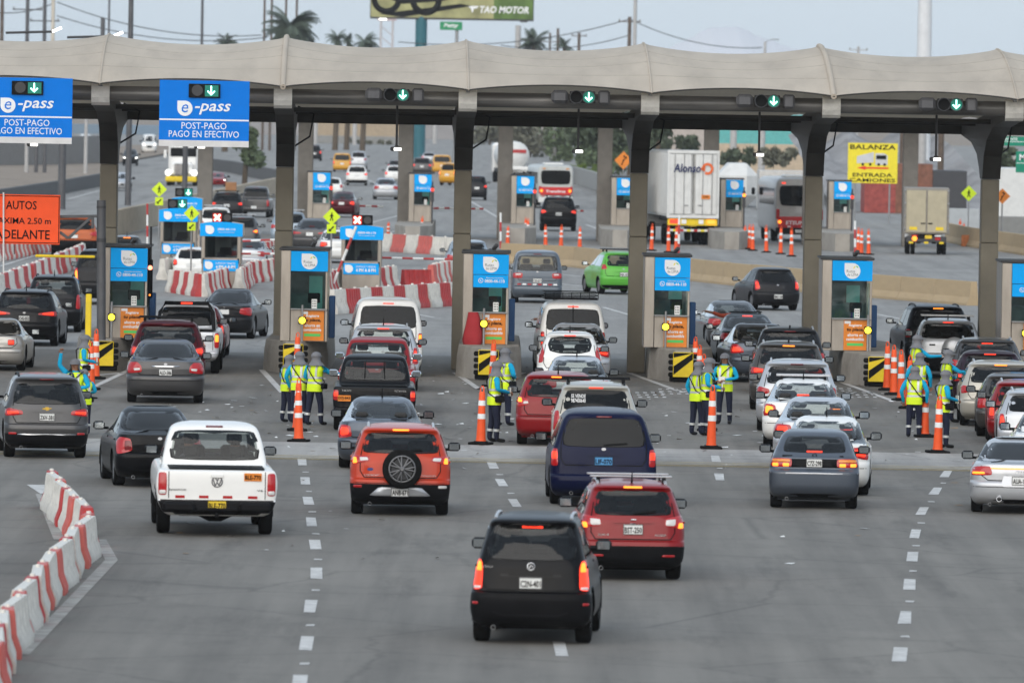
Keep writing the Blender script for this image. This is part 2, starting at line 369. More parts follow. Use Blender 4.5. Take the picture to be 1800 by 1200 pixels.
# ================================================================ islands, columns, canopy
COLX = [190, 499, 812, 1121, 1428, 1738]
YB, YCOL, YT, YR = 221.5, 227.0, 219.0, 235.0
conc_isl = mat('island_concrete', (.34, .315, .28), .85, var=.12, scale=1.5, bump=.2, dirt=.4)
col_tan = mat('column_tan', (.25, .222, .17), .6, var=.12, scale=1.2, dirt=.25)
col_dark = mat('column_dark', (.045, .042, .038), .5, var=.25, scale=2)
NOSE = [(182, 652), (515, 657), (858, 668), (1200, 672), (1543, 680), (1862, 690)]
ORD = ['first', 'second', 'third', 'fourth', 'fifth', 'sixth']
for i, (nx, ny) in enumerate(NOSE):
    p = G(nx, ny)
    t = thing('toll_island', 'raised concrete toll island under the %s booth from the left' % ORD[i], 'traffic island', p, 0, 'toll islands')
    b = MB()
    def ring(z, ins, nose):
        return [(-.22 + ins * .3, nose + ins, z), (.22 - ins * .3, nose + ins, z), (.86 - ins, 2.6, z), (.86 - ins, 11.5, z), (.3, 14, z), (-.3, 14, z), (-.86 + ins, 11.5, z), (-.86 + ins, 2.6, z)]
    rr = [ring(0, 0, 0), ring(.55, .03, .02), ring(.80, .07, .06), ring(.83, .1, .1)]
    vs = sum(rr, []); n = 8
    b.add(vs, [(r * n + k, r * n + (k + 1) % n, r * n + n + (k + 1) % n, r * n + n + k) for r in range(3) for k in range(n)] + [tuple(range(24, 32))])
    b.build('island_body', conc_isl, t)
    # chevron board
    bd = MB(); bd.box((0, -.16, .46), (.52, .04, .64), 0, .01); cb = bd.build('chevron_board', yellow_p, t)
    for k in range(2):
        st = MB(); z0 = .20 + k * .44
        pl = [(-.245, z0), (-.245, z0 + .22), (.245, z0 + .62), (.245, z0 + .40)]
        pl = [(x_, min(max(z_, .155), .765)) for x_, z_ in pl]
        st.prism(pl, -.186, -.181); st.build('black_stripe', black_s, cb)
    rb = MB()
    for sx in (-1, 1):
        for k in range(4): rb.box((sx * .31, -.06, .2 + k * .16), (.14, .18, .12), 0, .03)
    rb.box((0, -.02, .08), (.7, .14, .12), 0, .02)
    rb.build('rubber_buffer', rubber, t)

membrane = mat('membrane', (.56, .485, .395), .75, var=.10, scale=.9, dirt=.22, bump=.25, bscale=1.6, stretch=(1, .25, .5))
_n = membrane.node_tree; _b = _n.nodes['Principled BSDF']; _t = _n.nodes.new('ShaderNodeBsdfTranslucent'); _t.inputs[0].default_value = (.55, .47, .36, 1); _m = _n.nodes.new('ShaderNodeMixShader'); _m.inputs[0].default_value = .17
_n.links.new(_b.outputs[0], _m.inputs[1]); _n.links.new(_t.outputs[0], _m.inputs[2]); _n.links.new(_m.outputs[0], _n.nodes['Material Output'].inputs['Surface'])
canopy = thing('toll_canopy', 'long pale fabric canopy with scalloped edges on dark columns over the toll lanes', 'canopy', (0, YCOL, 0))
def cpt(x, y, z): return (x, y - YCOL, z)
colX = [at(x, 430, YCOL).x for x in COLX]
SP = (colX[-1] - colX[0]) / 5
allX = [colX[0] - SP] + colX + [colX[-1] + SP]
HX = -.017      # the plaza's axis points slightly to the left of the camera's
def sh(x, y): return x + HX * (y - YCOL)
for i, X in enumerate(colX):
    st = MB()
    def bx(x0, x1, y0, y1, z0, z1, mi=0, c=.02): st.box(((x0 + x1) / 2, (y0 + y1) / 2 - YCOL, (z0 + z1) / 2), (x1 - x0, y1 - y0, z1 - z0), mi, c)
    bx(X - .235, X + .235, 226.6, 227.4, 0, 3.6); bx(X - .23, X + .23, 226.62, 227.38, 3.61, 5.29)
    c_ = st.build('column', col_tan, canopy)
    br = MB()
    prof = [(226.55, 5.3), (226.2, 5.9), (225.2, 6.35), (223, 6.7), (219.2, 6.88), (219.2, 7.14), (226, 7.0), (235.2, 6.66), (235.2, 6.44), (231, 6.25), (228.8, 5.95), (227.8, 5.55), (227.42, 5.3)]
    nP = len(prof); vs = [cpt(sh(X, y) + sx * .24, y, z) for sx in (-1, 1) for (y, z) in prof]
    br.add(vs, [tuple(range(nP)), tuple(range(2 * nP - 1, nP - 1, -1))] + [(k, k + nP, (k + 1) % nP + nP, (k + 1) % nP) for k in range(nP)])
    br.build('bracket_arm', col_dark, canopy)
    # pale saddle plate over the tube
    pb = MB(); xs = sh(X, YT)
    for k in range(6):
        a0, a1 = R(-75 + k * 28), R(-75 + (k + 1) * 28)
        r_ = .30
        for (ri, ro) in ((r_, r_ + .02),):
            q = lambda a, r, sx: cpt(xs + sx * .235, YT - r * math.cos(a), 7.18 + r * math.sin(a))
            pb.add([q(a0, ro, -1), q(a0, ro, 1), q(a1, ro, 1), q(a1, ro, -1), q(a0, ri, -1), q(a0, ri, 1), q(a1, ri, 1), q(a1, ri, -1)],
                   [(0, 1, 2, 3), (7, 6, 5, 4), (0, 4, 5, 1), (2, 6, 7, 3), (0, 3, 7, 4), (1, 5, 6, 2)])
    pb.build('saddle_plate', mat('saddle_white', (.78, .76, .71), .6, dirt=.45, scale=6), canopy, sharp=40)
    hk = MB(); hk.tube([cpt(xs, YT - .35, 7.36), cpt(xs, YT - .36, 7.62)], .05, 8); hk.build('turnbuckle', galv, canopy)
    cb = MB(); xr = sh(X, 229)
    cb.tube([cpt(xr + .3, 229, 6.9), cpt(xr + .72, 229.3, 6.7), cpt(xr + .62, 229.2, 6.1), cpt(xr + .25, 228.5, 5.85)], .025, 6); cb.build('cable', black_plastic, canopy)
tube_m = mat('tube_grey', (.15, .146, .14), .4, .3, var=.6, scale=1.2, stretch=(.25, 1, 3), dirt=.2)
for i in range(len(allX) - 1):
    xa, xb = allX[i], allX[i + 1]
    tb = MB(); tb.tube([cpt(sh(xa, YT) + .01, YT, 7.18), cpt(sh(xb, YT) - .01, YT, 7.18)], .19, 16); tb.build('tube_beam', tube_m, canopy)
    rb = MB(); rb.box(((xa + xb) / 2 + HX * 8, YR - YCOL, 6.565), (SP - .01, .3, .25), 0, .02); rb.build('rear_beam', col_dark, canopy)
    pb = MB(); pb.tube([cpt(sh(xa, 224) + .01, 224, 6.83), cpt(sh(xb, 224) - .01, 224, 6.83)], .07, 10); pb.build('purlin', col_dark, canopy)
    for (yy, zz) in ((229.5, 6.75),):
        pb = MB(); pb.tube([cpt(sh(xa, yy) + .01, yy, zz), cpt(sh(xb, yy) - .01, yy, zz)], .06, 10); pb.build('purlin', col_dark, canopy)
    # membrane bay: front edge -> ridge -> rear edge
    NU, NV = 28, 22; mb = MB(); vs = []
    for a in range(NU + 1):
        u = a / NU; s_ = math.sin(math.pi * u); ed = 1 - s_
        x = lerp(xa, xb, u)
        zf = 7.42 + .16 * s_ ** .8; zr = 8.74 - .24 * s_ ** .75; c5 = math.exp(-((min(u, 1 - u) * SP) / .55) ** 2)
        zb_ = 6.66 + .26 * c5
        yf = 217.8 + .45 * s_; yr = 235.1
        for b_ in range(NV + 1):
            v = b_ / NV
            if v < .45:
                t = v / .45; y = lerp(yf, 225.5, t); z = lerp(zf, zr, t ** .55 if False else math.sin(t * math.pi / 2) ** .9)
                z -= .10 * s_ * math.sin(math.pi * t)
            else:
                t = (v - .45) / .55; y = lerp(225.5, yr, t); z = lerp(zr, zb_, t ** 1.5) 
            vs.append(cpt(sh(x, y), y, z))
    k = NV + 1
    mb.add(vs, [(a * k + b_, a * k + k + b_, a * k + k + b_ + 1, a * k + b_ + 1) for a in range(NU) for b_ in range(NV)], 0, True)
    mb.build('membrane_bay', membrane, canopy)
    # hem rope and weld seams lie just proud of the cloth
    hm = MB(); hm.tube([Vector(vs[a * k]) for a in range(NU + 1)], .022, 6); hm.build('edge_hem', col_dark, canopy)
    for b_ in (2, 4, 6):
        sm = MB(); sm.tube([Vector(vs[a * k + b_]) + Vector((0, -.004, .002)) for a in range(NU + 1)], .005, 4); sm.build('seam', mat('seam', (.36, .33, .29), .8), canopy)
    if i:
        rp = MB(); w_ = .075 if i in (2, 5) else .03
        rp.tube([Vector(vs[b_]) + Vector((0, -.01, .0)) for b_ in range(0, 11)], w_, 8); rp.build('ridge_strip', membrane, canopy)

# ================================================================ lane signals and lamps under the canopy
def disc(b, c, r, n=18, th=.01, mi=0):
    b.prism([(c[0] + r * math.cos(2 * math.pi * k / n), c[2] + r * math.sin(2 * math.pi * k / n)) for k in range(n)], c[1] - th, c[1], mi=mi)
def arrow_poly(cx, cz, s):
    return [(cx - .12 * s, cz + s), (cx + .12 * s, cz + s), (cx + .12 * s, cz - .35 * s), (cx + .62 * s, cz + .12 * s), (cx + .80 * s, cz - .08 * s), (cx, cz - .88 * s), (cx - .80 * s, cz - .08 * s), (cx - .62 * s, cz + .12 * s), (cx - .12 * s, cz - .35 * s)]
def arrow(t, cx, y, cz, s):
    b = MB(); 
    b.prism([(cx - .13 * s, cz + s), (cx + .13 * s, cz + s), (cx + .13 * s, cz - .6 * s), (cx - .13 * s, cz - .6 * s)], y - .006, y)
    for q in (-1, 1):
        pl = [(cx, cz - .9 * s), (cx + q * .8 * s, cz - .12 * s), (cx + q * .63 * s, cz + .07 * s), (cx, cz - .56 * s)]
        b.prism(pl if q > 0 else pl[::-1], y - .009, y - .002)
    return b.build('green_arrow', lit_green, t)
def signal_head(t, dx, z, r, kind, y=0.):
    b = MB(); b.lathe([(r * 1.12, 0), (r * 1.12, .16), (r * .98, .16), (r * .98, .03)], 20, 0, Matrix.Translation((dx, y - .14 + .16, z)) @ Matrix.Rotation(R(90), 4, 'X') @ Matrix.Translation((0, 0, 0)))
    o = b.build('signal_housing', dgrey, t)
    b = MB(); disc(b, (dx, y - .01, z), r * .97); b.build('signal_lens', green_glow if kind == 'g' else (red_glow if kind == 'x' else black_s), t)
    if kind == 'g': arrow(t, dx, y - .03, z, r * .8)
SIG = [(697, 167), (1024, 171), (1349, 178), (1670, 184)]
for i, (x, y) in enumerate(SIG):
    p = at(x, y, 218.4)
    t = thing('lane_signal', 'lit green arrow lane signal, %s from the left of those without a sign' % ORD[i], 'traffic light', p, 0, 'lane signals on the canopy tube')
    r = .155
    signal_head(t, -.16, 0, r, 'o'); signal_head(t, .16, 0, r, 'g')
    b = MB(); b.box((0, .16, -.0), (.66, .1, .30), 0, .02); b.build('mounting_plate', dgrey, t)
    b = MB(); b.box((.55, .12, 0), (.3, .3, .36), 0, .05); b.build('junction_box', pole_grey, t)
    b = MB(); b.box((-.58, .1, .0), (.44, .32, .34), 0, .08); b.build('junction_box', pole_grey, t)
for i, (x, y0, y1) in enumerate([(697, 205, 262), (1016, 195, 266), (1334, 195, 272), (1645, 195, 280), (58, 240, 254), (352, 240, 258)]):
    p0 = at(x, y0, 221); p1 = at(x, y1, 221)
    lb = ['between the second and third columns', 'between the third and fourth columns', 'between the fourth and fifth columns', 'between the fifth and sixth columns', 'below the leftmost blue lane sign', 'below the second blue lane sign'][i]
    t = thing('hanging_floodlight', 'lit floodlight on a thin dark drop pole ' + lb, 'lamp', p1, 0, 'floodlights hung under the canopy')
    b = MB(); b.tube([(0, 0, .05), (0, 0, 7.0 - p1.z)], .03, 8); b.build('drop_pole', dgrey, t)
    b = MB(); b.box((-.03, .05, 0), (.26, .22, .11), 0, .03); b.box((0, 0, .06), (.1, .08, .08), 0, .02); b.build('lamp_housing', dgrey, t)
    b = MB(); b.box((.03, -.066, -.005), (.19, .02, .075), 0, .008); b.build('lamp_glass', lit_white, t)
# blue lane signs
def e_drop(b, cx, cz, r, y0, y1, n=20):
    pts = []
    for k in range(n + 1):
        a = R(180) + R(270) * k / n      # round from left (180) through bottom to top (450), square corner at top left
        pts.append((cx + r * math.cos(a), cz + r * math.sin(a)))
    pts.append((cx - r, cz + r))
    b.prism(pts, y0, y1); return b
for i, (x0, x1, yt, yb) in enumerate([(-31, 127, 136, 253), (280, 438, 141, 259)]):
    Y = 217.2; a = at(x0, yt, Y); c = at(x1, yb, Y); k = 15000 / Y
    W_, H_ = (x1 - x0) / k, (yb - yt - 2) / k; cx = (a.x + c.x) / 2; zb = (a.z + c.z) / 2 - H_ / 2
    t = thing('lane_sign', 'blue electronic toll lane sign %s' % ('cut by the left picture edge' if i == 0 else 'between the first and second columns'), 'sign', (cx, Y, zb), R(0), 'blue electronic toll lane signs')
    b = MB(); b.box((0, 0, H_ / 2), (W_, .06, H_), 0, .005); b.build('sign_board', blue_s, t)
    gw = H_ * .095
    b = MB(); b.box((0, -.033, gw / 2), (W_, .01, gw)); b.build('white_border', mat('sign_grey_border', (.62, .61, .6), .5), t)
    b = MB(); b.box((0, -.033, H_ * .405), (W_ * .995, .008, H_ * .022)); b.build('divider_line', white_s, t)
    text('POST-PAGO', t, 0, -.034, H_ * .315, W_ * .50, H_ * .10, white_s, .0)
    text('PAGO EN EFECTIVO', t, 0, -.034, H_ * .19, W_ * .78, H_ * .10, white_s, .0)
    b = MB(); e_drop(b, -W_ * .215, H_ * .575, H_ * .115, -.040, -.033); b.build('drop_emblem', white_s, t)
    text('e', t, -W_ * .215, -.044, H_ * .575, W_ * .075, H_ * .125, blue_s, .0, .2)
    text('-pass', t, W_ * .095, -.036, H_ * .57, W_ * .40, H_ * .17, white_s, .012, .25)
    b = MB(); b.box((0, -.06, H_ * .845), (W_ * .35, .06, H_ * .21), 0, .01); b.build('signal_box', black_s, t)
    b = MB(); disc(b, (-W_ * .08, -.092, H_ * .85), H_ * .085); b.build('signal_lens', dgrey, t)
    b = MB(); b.box((W_ * .08, -.095, H_ * .845), (W_ * .15, .008, H_ * .17)); b.build('signal_lens', green_glow, t)
    arrow(t, W_ * .075, -.105, H_ * .845, H_ * .075)
    b = MB(); b.box((0, .1, H_ * .93), (W_ * .9, .12, .08), 0, .01); b.box((0, .06, H_ * .3), (W_ * .9, .06, .08), 0, .01); b.build('bracket', dgrey, t)

# ================================================================ toll booths
glass_booth = glass_mat('glass_booth', (.72, .84, .82))
booth_in = mat('booth_interior', (.16, .18, .18), .7, var=.3)
teal_in = mat('booth_teal', (.02, .30, .24), .6)
paper = mat('paper', (.75, .74, .70), .7)
def booth(px, py, Y, z, i, label, band=True, group='toll booths', W_=1.18, simple=False, bag=False):
    p = at(px, py, Y); p.z = z
    t = thing('toll_booth', label, 'booth', p, 0, group)
    Hh = 2.36; D = 2.4; x0 = -W_ / 2; x1 = W_ / 2; px_ = x0 + .26    # steel panel left, front right of it
    zt = 1.47 if band else 1.77
    b = MB(); b.box((x0 + .13, .04, Hh / 2), (.26, .10, Hh), 0, .012); b.build('side_panel', steel, t)
    b = MB(); b.box((x0 + .02, D / 2 + .1, Hh / 2), (.05, D - .05, Hh)); b.build('left_wall', steel, t)
    b = MB(); b.box((x1 - .03, .04, Hh / 2), (.06, .10, Hh), 0, .008); b.box((x1 - .02, D / 2 + .1, .4), (.05, D - .05, .8)); b.box((x1 - .02, D - .1, Hh / 2), (.05, .2, Hh)); b.build('right_frame', steel, t)
    b = MB(); b.box(((px_ + x1) / 2 - .03, .05, .41), (x1 - px_ - .07, .08, .82), 0, .01); b.build('front_panel', steel, t)
    b = MB(); b.box(((px_ + x1) / 2, -.0, .835), (x1 - px_, .22, .035), 0, .008); b.build('counter_ledge', galv, t)
    b = MB(); b.box((0, D / 2, Hh + .03), (W_ + .1, D + .16, .06), 0, .015); b.build('roof', dgrey, t)
    b = MB(); b.box((0, D, Hh / 2), (W_ - .1, .05, Hh - .1)); b.build('back_wall', booth_in, t)
    b = MB(); b.box((0, D / 2 + .1, .03), (W_ - .12, D - .2, .05)); b.build('floor', booth_in, t)
    sw = x1 - px_ + .0; sx = (px_ + x1) / 2
    b = MB(); b.box((sx, -.02, 2.08), (sw, .05, .52), 0, .006); s1 = b.build('blue_sign', blue_b, t)
    b = MB(); e_drop(b, sx + .0, 2.075, .205, -.052, -.046); b.build('drop_emblem', white_s, s1)
    if not simple:
        tx = mat('logo_grey', (.20, .22, .24), .6)
        text('Rutas', s1, sx - .04, -.054, 2.07, .22, .075, tx, .0); text('de LIMA', s1, sx + .01, -.054, 1.98, .29, .07, tx, .0)
        b = MB()
        for k, (a0, mm) in enumerate(((20, 0), (110, 1))):
            for q in range(4):
                u0, u1 = R(a0 + q * 18), R(a0 + q * 18 + 18); c_ = (sx + .09, 2.14); 
                P = lambda a, r: (c_[0] + r * math.cos(a), -.054, c_[1] + r * math.sin(a))
                b.add([P(u0, .045), P(u0, .07), P(u1, .07), P(u1, .045)], [(0, 1, 2, 3)], mm)
        b.build('leaf_mark', [green_txt, yellow_s], s1)
    if band:
        b = MB(); b.box((sx, -.015, 1.645), (sw - .01, .05, .325), 0, .006); s2 = b.build('phone_sign', blue_b, t)
        text('0800-44-110', s2, sx + .10, -.045, 1.65, .52, .085, white_s, .02)
        text('Atencion al cliente', s2, sx + .10, -.045, 1.735, .45, .035, white_s, .0)
        b = MB(); b.lathe([(.065, 0), (.065, .006), (.05, .006), (.05, 0)], 16, 0, Matrix.Translation((sx - .26, -.041, 1.66)) @ Matrix.Rotation(R(90), 4, 'X'), close=True)
        b.tube([(sx - .285, -.046, 1.68), (sx - .265, -.046, 1.65), (sx - .235, -.046, 1.635)], .012, 6); b.build('phone_mark', white_s, s2)
    b = MB(); b.box((sx - .03, .05, (zt + .85) / 2), (sw - .06, .012, zt - .85)); b.build('window', glass_booth, t)
    # what can be seen through the window
    b = MB(); b.box((x0 + .5, 1.3, .62), (.6, .5, 1.2), 0, .04); b.build('desk', booth_in, t)
    b = MB(); b.box((sx + .12, .5, 1.12), (.32, .06, .26), 0, .02); b.box((sx + .12, .5, .94), (.06, .05, .14)); b.build('monitor', black_s, t)
    b = MB(); b.box((sx - .1, 1.15, .75), (.36, .1, .5), 0, .04); b.build('chair_back', mat('chair_blue', (.02, .05, .28), .6), t)
    b = MB(); b.box((sx + .12, 2.3, 1.2), (.35, .02, .9)); b.build('rear_window', mat('teal_pane', (.25, .62, .55), .4), t)
    b = MB(); b.box((sx + .14, .03, .98), (.14, .012, .24)); nb = b.build('paper_notice', paper, t)
    b = MB()
    for r_ in range(3):
        for c_ in range(3): b.box((sx + .10 + c_ * .04, .022, .92 + r_ * .065), (.022, .004, .03))
    b.build('notice_print', dgrey, nb)
    if not simple:
        b = MB(); b.box((sx + .10, -.003, .41), (.60, .02, .78), 0, .004); po = b.build('poster', poster_o, t)
        for (s_, z_, w_, h_, mm) in (('Registre', .66, .34, .085, white_s), ('tu placa,', .55, .44, .11, black_s), ('ahorra en', .42, .40, .085, white_s), ('combustible', .31, .46, .085, white_s)):
            text(s_, po, sx + .10, -.018, z_, w_, h_, mm, .025, .15)
        b = MB(); b.box((sx + .10, -.016, .17), (.42, .006, .07)); b.build('green_bar', green_txt, po)
        b = MB(); b.box((sx - .10, -.016, .745), (.16, .006, .07), 0, .0); b.build('white_tab', white_s, po)
        # yellow flasher on a post
        lx = sx - .16 if i != 4 else sx + .42
        if i == 0: lx = sx - .42
        b = MB(); b.tube([(lx, -.25, 0), (lx, -.25, .95)], .03, 8); po = b.build('flasher_post', galv, t)
        b = MB(); b.box((lx, -.25, .55), (.19, .08, .19), 0, .01); b.build('flasher_box', black_s, po)
        b = MB(); disc(b, (lx, -.292, .55), .085, 20); b.build('flasher_lamp', lit_yellow, po)
        b = MB(); b.tube([(sx + .1, .3, Hh + .06), (sx + .1, .3, Hh + .12)], .03, 6); b.box((0, 0, 0), (.1, .24, .09), 0, .02, M=Matrix.Translation((sx + .1, .25, Hh + .17)) @ Matrix.Rotation(R(-35), 4, 'X') @ Matrix.Rotation(R(25), 4, 'Z')); b.build('camera_unit', pole_grey, t)
        b = MB(); b.box((x1 + .1, 1.2, .62), (.16, .5, 1.1), 0, .02); b.build('barrier_cabinet', mat('cabinet_blue', (.015, .06, .16), .5), t)
    if bag:
        b = MB(); vs = []
        for k, (w_, z_) in enumerate(((.16, .84), (.2, .72), (.26, .5), (.32, .25), (.33, .08), (.28, .0))):
            for q in range(10):
                a = 2 * math.pi * q / 10; w_ *= 1.0; vs.append((px_ + .02 + .8 * w_ * math.cos(a) * (1 + .08 * math.sin(3 * a + k)), -.16 + w_ * .35 * math.sin(a), z_))
        b.add(vs, [(k * 10 + q, k * 10 + (q + 1) % 10, k * 10 + 10 + (q + 1) % 10, k * 10 + 10 + q) for k in range(5) for q in range(10)], 0, True)
        sc_ = b.build('red_sack', mat('red_cloth', (.36, .03, .035), .8, bump=.6, bscale=14), None, loc=p)
        tag(sc_, 'red cloth sack hanging on the front of the third booth', 'sack')
    return t
BO = [(216, 594), (533, 602), (852, 607), (1171, 612), (1487, 617), (1803, 622)]
BW = [1.22, 1.22, 1.18, 1.18, 1.30, 1.3]
for i, (x, y) in enumerate(BO):
    booth(x, y, YB, .83, i, '%s front row toll booth from the left, with %s' % (ORD[i], 'a single blue logo sign' if i in (1, 4) else 'stacked blue logo and phone signs'), i not in (1, 4), 'front row toll booths', BW[i], bag=(i == 2))
# ================================================================ people
vest_m = mat('vest_yellow', (.68, .88, .02), .6, var=.06, emit=(.5, .8, .0), es=0)
shirt_m = mat('shirt_turquoise', (.001, .34, .58), .75, var=.12)
navy_m = mat('trousers_navy', (.012, .015, .035), .8, var=.2)
boot_m = mat('boots', (.01, .01, .01), .6)
cap_m = mat('cap_grey', (.17, .17, .18), .85, var=.2, bump=.4, bscale=18)
band_m = mat('reflective_band', (.55, .56, .55), .35, .3)
POSES = dict(
 hold=dict(eR=(.26, .0, 1.13), wR=(.09, .24, 1.07), eL=(-.26, .0, 1.13), wL=(-.07, .25, 1.09), step=.04, tilt=.25),
 reach=dict(eR=(.27, .20, 1.21), wR=(.25, .46, 1.22), eL=(-.26, .02, 1.12), wL=(-.12, .24, 1.05), step=.10, tilt=.1),
 down=dict(eR=(.27, -.03, 1.12), wR=(.25, .06, .87), eL=(-.27, -.03, 1.12), wL=(-.24, .10, .88), step=.03, tilt=.1),
 up=dict(eL=(-.27, .03, 1.13), wL=(-.12, .22, 1.08), eR=(.30, .06, 1.58), wR=(.26, .10, 1.84), step=.05, tilt=.05),
 walk=dict(eR=(.27, .0, 1.13), wR=(.12, .24, 1.05), eL=(-.28, .06, 1.13), wL=(-.22, .28, 1.02), step=.20, tilt=.15),
)
def pose_skeleton(P):
    V = []; E = []; Rr = []; part = []
    def v(p, r, pt): V.append(Vector(p)); Rr.append(r if isinstance(r, tuple) else (r, r)); part.append(pt); return len(V) - 1
    s = P['step']; tl = P['tilt']
    pel = v((0, 0, .93), (.135, .105), 'leg'); sp = v((0, .01, 1.10), (.13, .105), 'torso'); ch = v((0, .005, 1.30), (.155, .115), 'torso'); nk = v((0, .015, 1.455), .06, 'head')
    hb = v((0, .03 + tl * .06, 1.535), .072, 'head'); hc = v((0, .035 + tl * .12, 1.61), (.078, .095), 'head'); ht = v((0, .02 + tl * .14, 1.675), .06, 'head')
    E += [(pel, sp), (sp, ch), (ch, nk), (nk, hb), (hb, hc), (hc, ht)]
    for sg, e, w_ in ((1, P['eR'], P['wR']), (-1, P['eL'], P['wL'])):
        up = e[2] > 1.4
        sh_ = v((sg * .175, 0, 1.375 + (.03 if up else 0)), .066, 'arm'); el = v(e, .047, 'arm'); wr = v(w_, .034, 'arm'); d = (Vector(w_) - Vector(e)).normalized(); hd = v(Vector(w_) + d * .05, .033, 'hand')
        E += [(ch, sh_), (sh_, el), (el, wr), (wr, hd)]
        hp = v((sg * .088, 0, .86), .092, 'leg'); kn = v((sg * .10, .02 + sg * s * .6, .49), .066, 'leg'); an = v((sg * .105, -.01 + sg * s, .10), .05, 'leg'); ft = v((sg * .11, .02 + sg * s, .05), .05, 'foot'); toe = v((sg * .125, .16 + sg * s, .04), .038, 'foot')
        E += [(pel, hp), (hp, kn), (kn, an), (an, ft), (ft, toe)]
    return V, E, Rr, part
PM = {}
def make_people_meshes():
    tmp = []
    for nm, P in POSES.items():
        V, E, Rr, part = pose_skeleton(P); bm = bmesh.new(); ly = bm.verts.layers.skin.verify(); vs = []
        for i, p in enumerate(V):
            q = bm.verts.new(p); q[ly].radius = Rr[i]; q[ly].use_root = (i == 0); vs.append(q)
        for a, b in E: bm.edges.new((vs[a], vs[b]))
        me = bpy.data.meshes.new('person_' + nm); bm.to_mesh(me); bm.free()
        o = bpy.data.objects.new('person_tmp', me); COL.objects.link(o); md = o.modifiers.new('skin', 'SKIN'); md.branch_smoothing = .6; sb = o.modifiers.new('sub', 'SUBSURF'); sb.levels = 2; sb.render_levels = 2
        tmp.append((nm, o, P, V, E, part))
    dg = bpy.context.evaluated_depsgraph_get()
    for nm, o, P, V, E, part in tmp:
        me = bpy.data.meshes.new_from_object(o.evaluated_get(dg)); verts = [v.co.copy() for v in me.vertices]; faces = [list(p.vertices) for p in me.polygons]
        bvh = BVHTree.FromPolygons(verts, faces); b = MB(); b.v = [tuple(v) for v in verts]; b.f = faces
        for f in faces:
            c = sum((verts[i] for i in f), Vector()) / len(f); best = (9, 'torso')
            for a, e in E:
                A, Bq = V[a], V[e]; ab = Bq - A; t = max(0, min(1, (c - A).dot(ab) / ab.length_squared)); d = (c - A - ab * t).length
                pt = part[e] if t > .5 or part[a] == 'torso' and part[e] == 'arm' else part[a]
                if part[e] == 'hand' and t < .25: pt = 'arm'
                if d < best[0]: best = (d, pt)
            pt = best[1]
            if pt == 'leg' and c.z > .95: pt = 'torso'
            if pt == 'head' and c.z < 1.47: pt = 'torso'
            b.m.append(dict(torso=1, arm=1, leg=2, foot=3, hand=0, head=0)[pt]); b.sm.append(True)
        # hands: thumb and four fingers, closed a little
        for e, w_, sg in ((P['eR'], P['wR'], 1), (P['eL'], P['wL'], -1)):
            W_ = Vector(w_); d = (W_ - Vector(e)).normalized(); sd = d.cross(Vector((0, 0, 1))); sd = sd.normalized() if sd.length > .1 else Vector((1, 0, 0)); dn = d.cross(sd).normalized()
            if dn.z > 0: dn = -dn
            base = W_ + d * .07
            for k, ln in enumerate((.062, .072, .068, .054)):
                o_ = base + sd * (.028 - .018 * k) * sg
                b.tube([o_, o_ + d * ln * .5, o_ + d * ln * .8 + dn * ln * .35, o_ + d * ln * .7 + dn * ln * .75], [.010, .0095, .009, .007], 6, 0)
            o_ = W_ + d * .03 + sd * .03 * sg; b.tube([o_, o_ + sd * .025 * sg + d * .025, o_ + sd * .02 * sg + d * .055 + dn * .02], [.012, .011, .008], 6, 0)
        hx = V[5]
        # nose, brow, mouth
        b.tube([hx + Vector((0, .085, .025)), hx + Vector((0, .115, -.02)), hx + Vector((0, .09, -.028))], [.010, .017, .010], 6, 0)
        for sg in (-1, 1): b.sphere(hx + Vector((sg * .032, .082, .012)), .011, 8, 6, 4)
        b.tube([hx + Vector((-.022, .088, -.055)), hx + Vector((0, .094, -.056)), hx + Vector((.022, .088, -.055))], .006, 5, 5)
        PM[nm] = dict(body=b.mesh('person_' + nm, [skin_m, shirt_m, navy_m, boot_m, black_s, mat('lips', (.22, .08, .06), .6)]))
        # vest laid over the torso
        def ringpts(z, off, cl=.20, n=30):
            o_ = []; c = Vector((0, .008, z))
            for k in range(n):
                a = 2 * math.pi * k / n; dd = Vector((math.cos(a), math.sin(a), 0)); h = bvh.ray_cast(c, dd); r = min(h[3] if h[0] is not None else .15, cl) + off
                o_.append(c + dd * r)
            return o_
        n = 30; lv = [.80, .86, .94, 1.02, 1.10, 1.18, 1.26, 1.34, 1.40, 1.435]; vb = MB(); vs = []
        for q, z in enumerate(lv): vs += ringpts(max(z, .96) if z < .96 else z, .020 + (.012 if z < .95 else 0), .185 - .05 * max(0, z - 1.3) / .135) if z >= .96 else [Vector((p.x * 1.0, p.y * 1.03, z)) for p in ringpts(.96, .030)]
        fs = [(q * n + k, q * n + (k + 1) % n, q * n + n + (k + 1) % n, q * n + n + k) for q in range(len(lv) - 1) for k in range(n)]
        # open the front a hand's width
        vb.add(vs, fs, 0, True); PM[nm]['vest'] = vb.mesh('vest', vest_m)
        bands = []
        for z in (.98, 1.10):
            bb = MB(); vs = [p for zz in (z, z + .05) for p in ringpts(zz, .027, .19)]; bb.add(vs, [(k, (k + 1) % n, n + (k + 1) % n, n + k) for k in range(n)], 0, True); bands.append(bb.mesh('reflective_band', band_m))
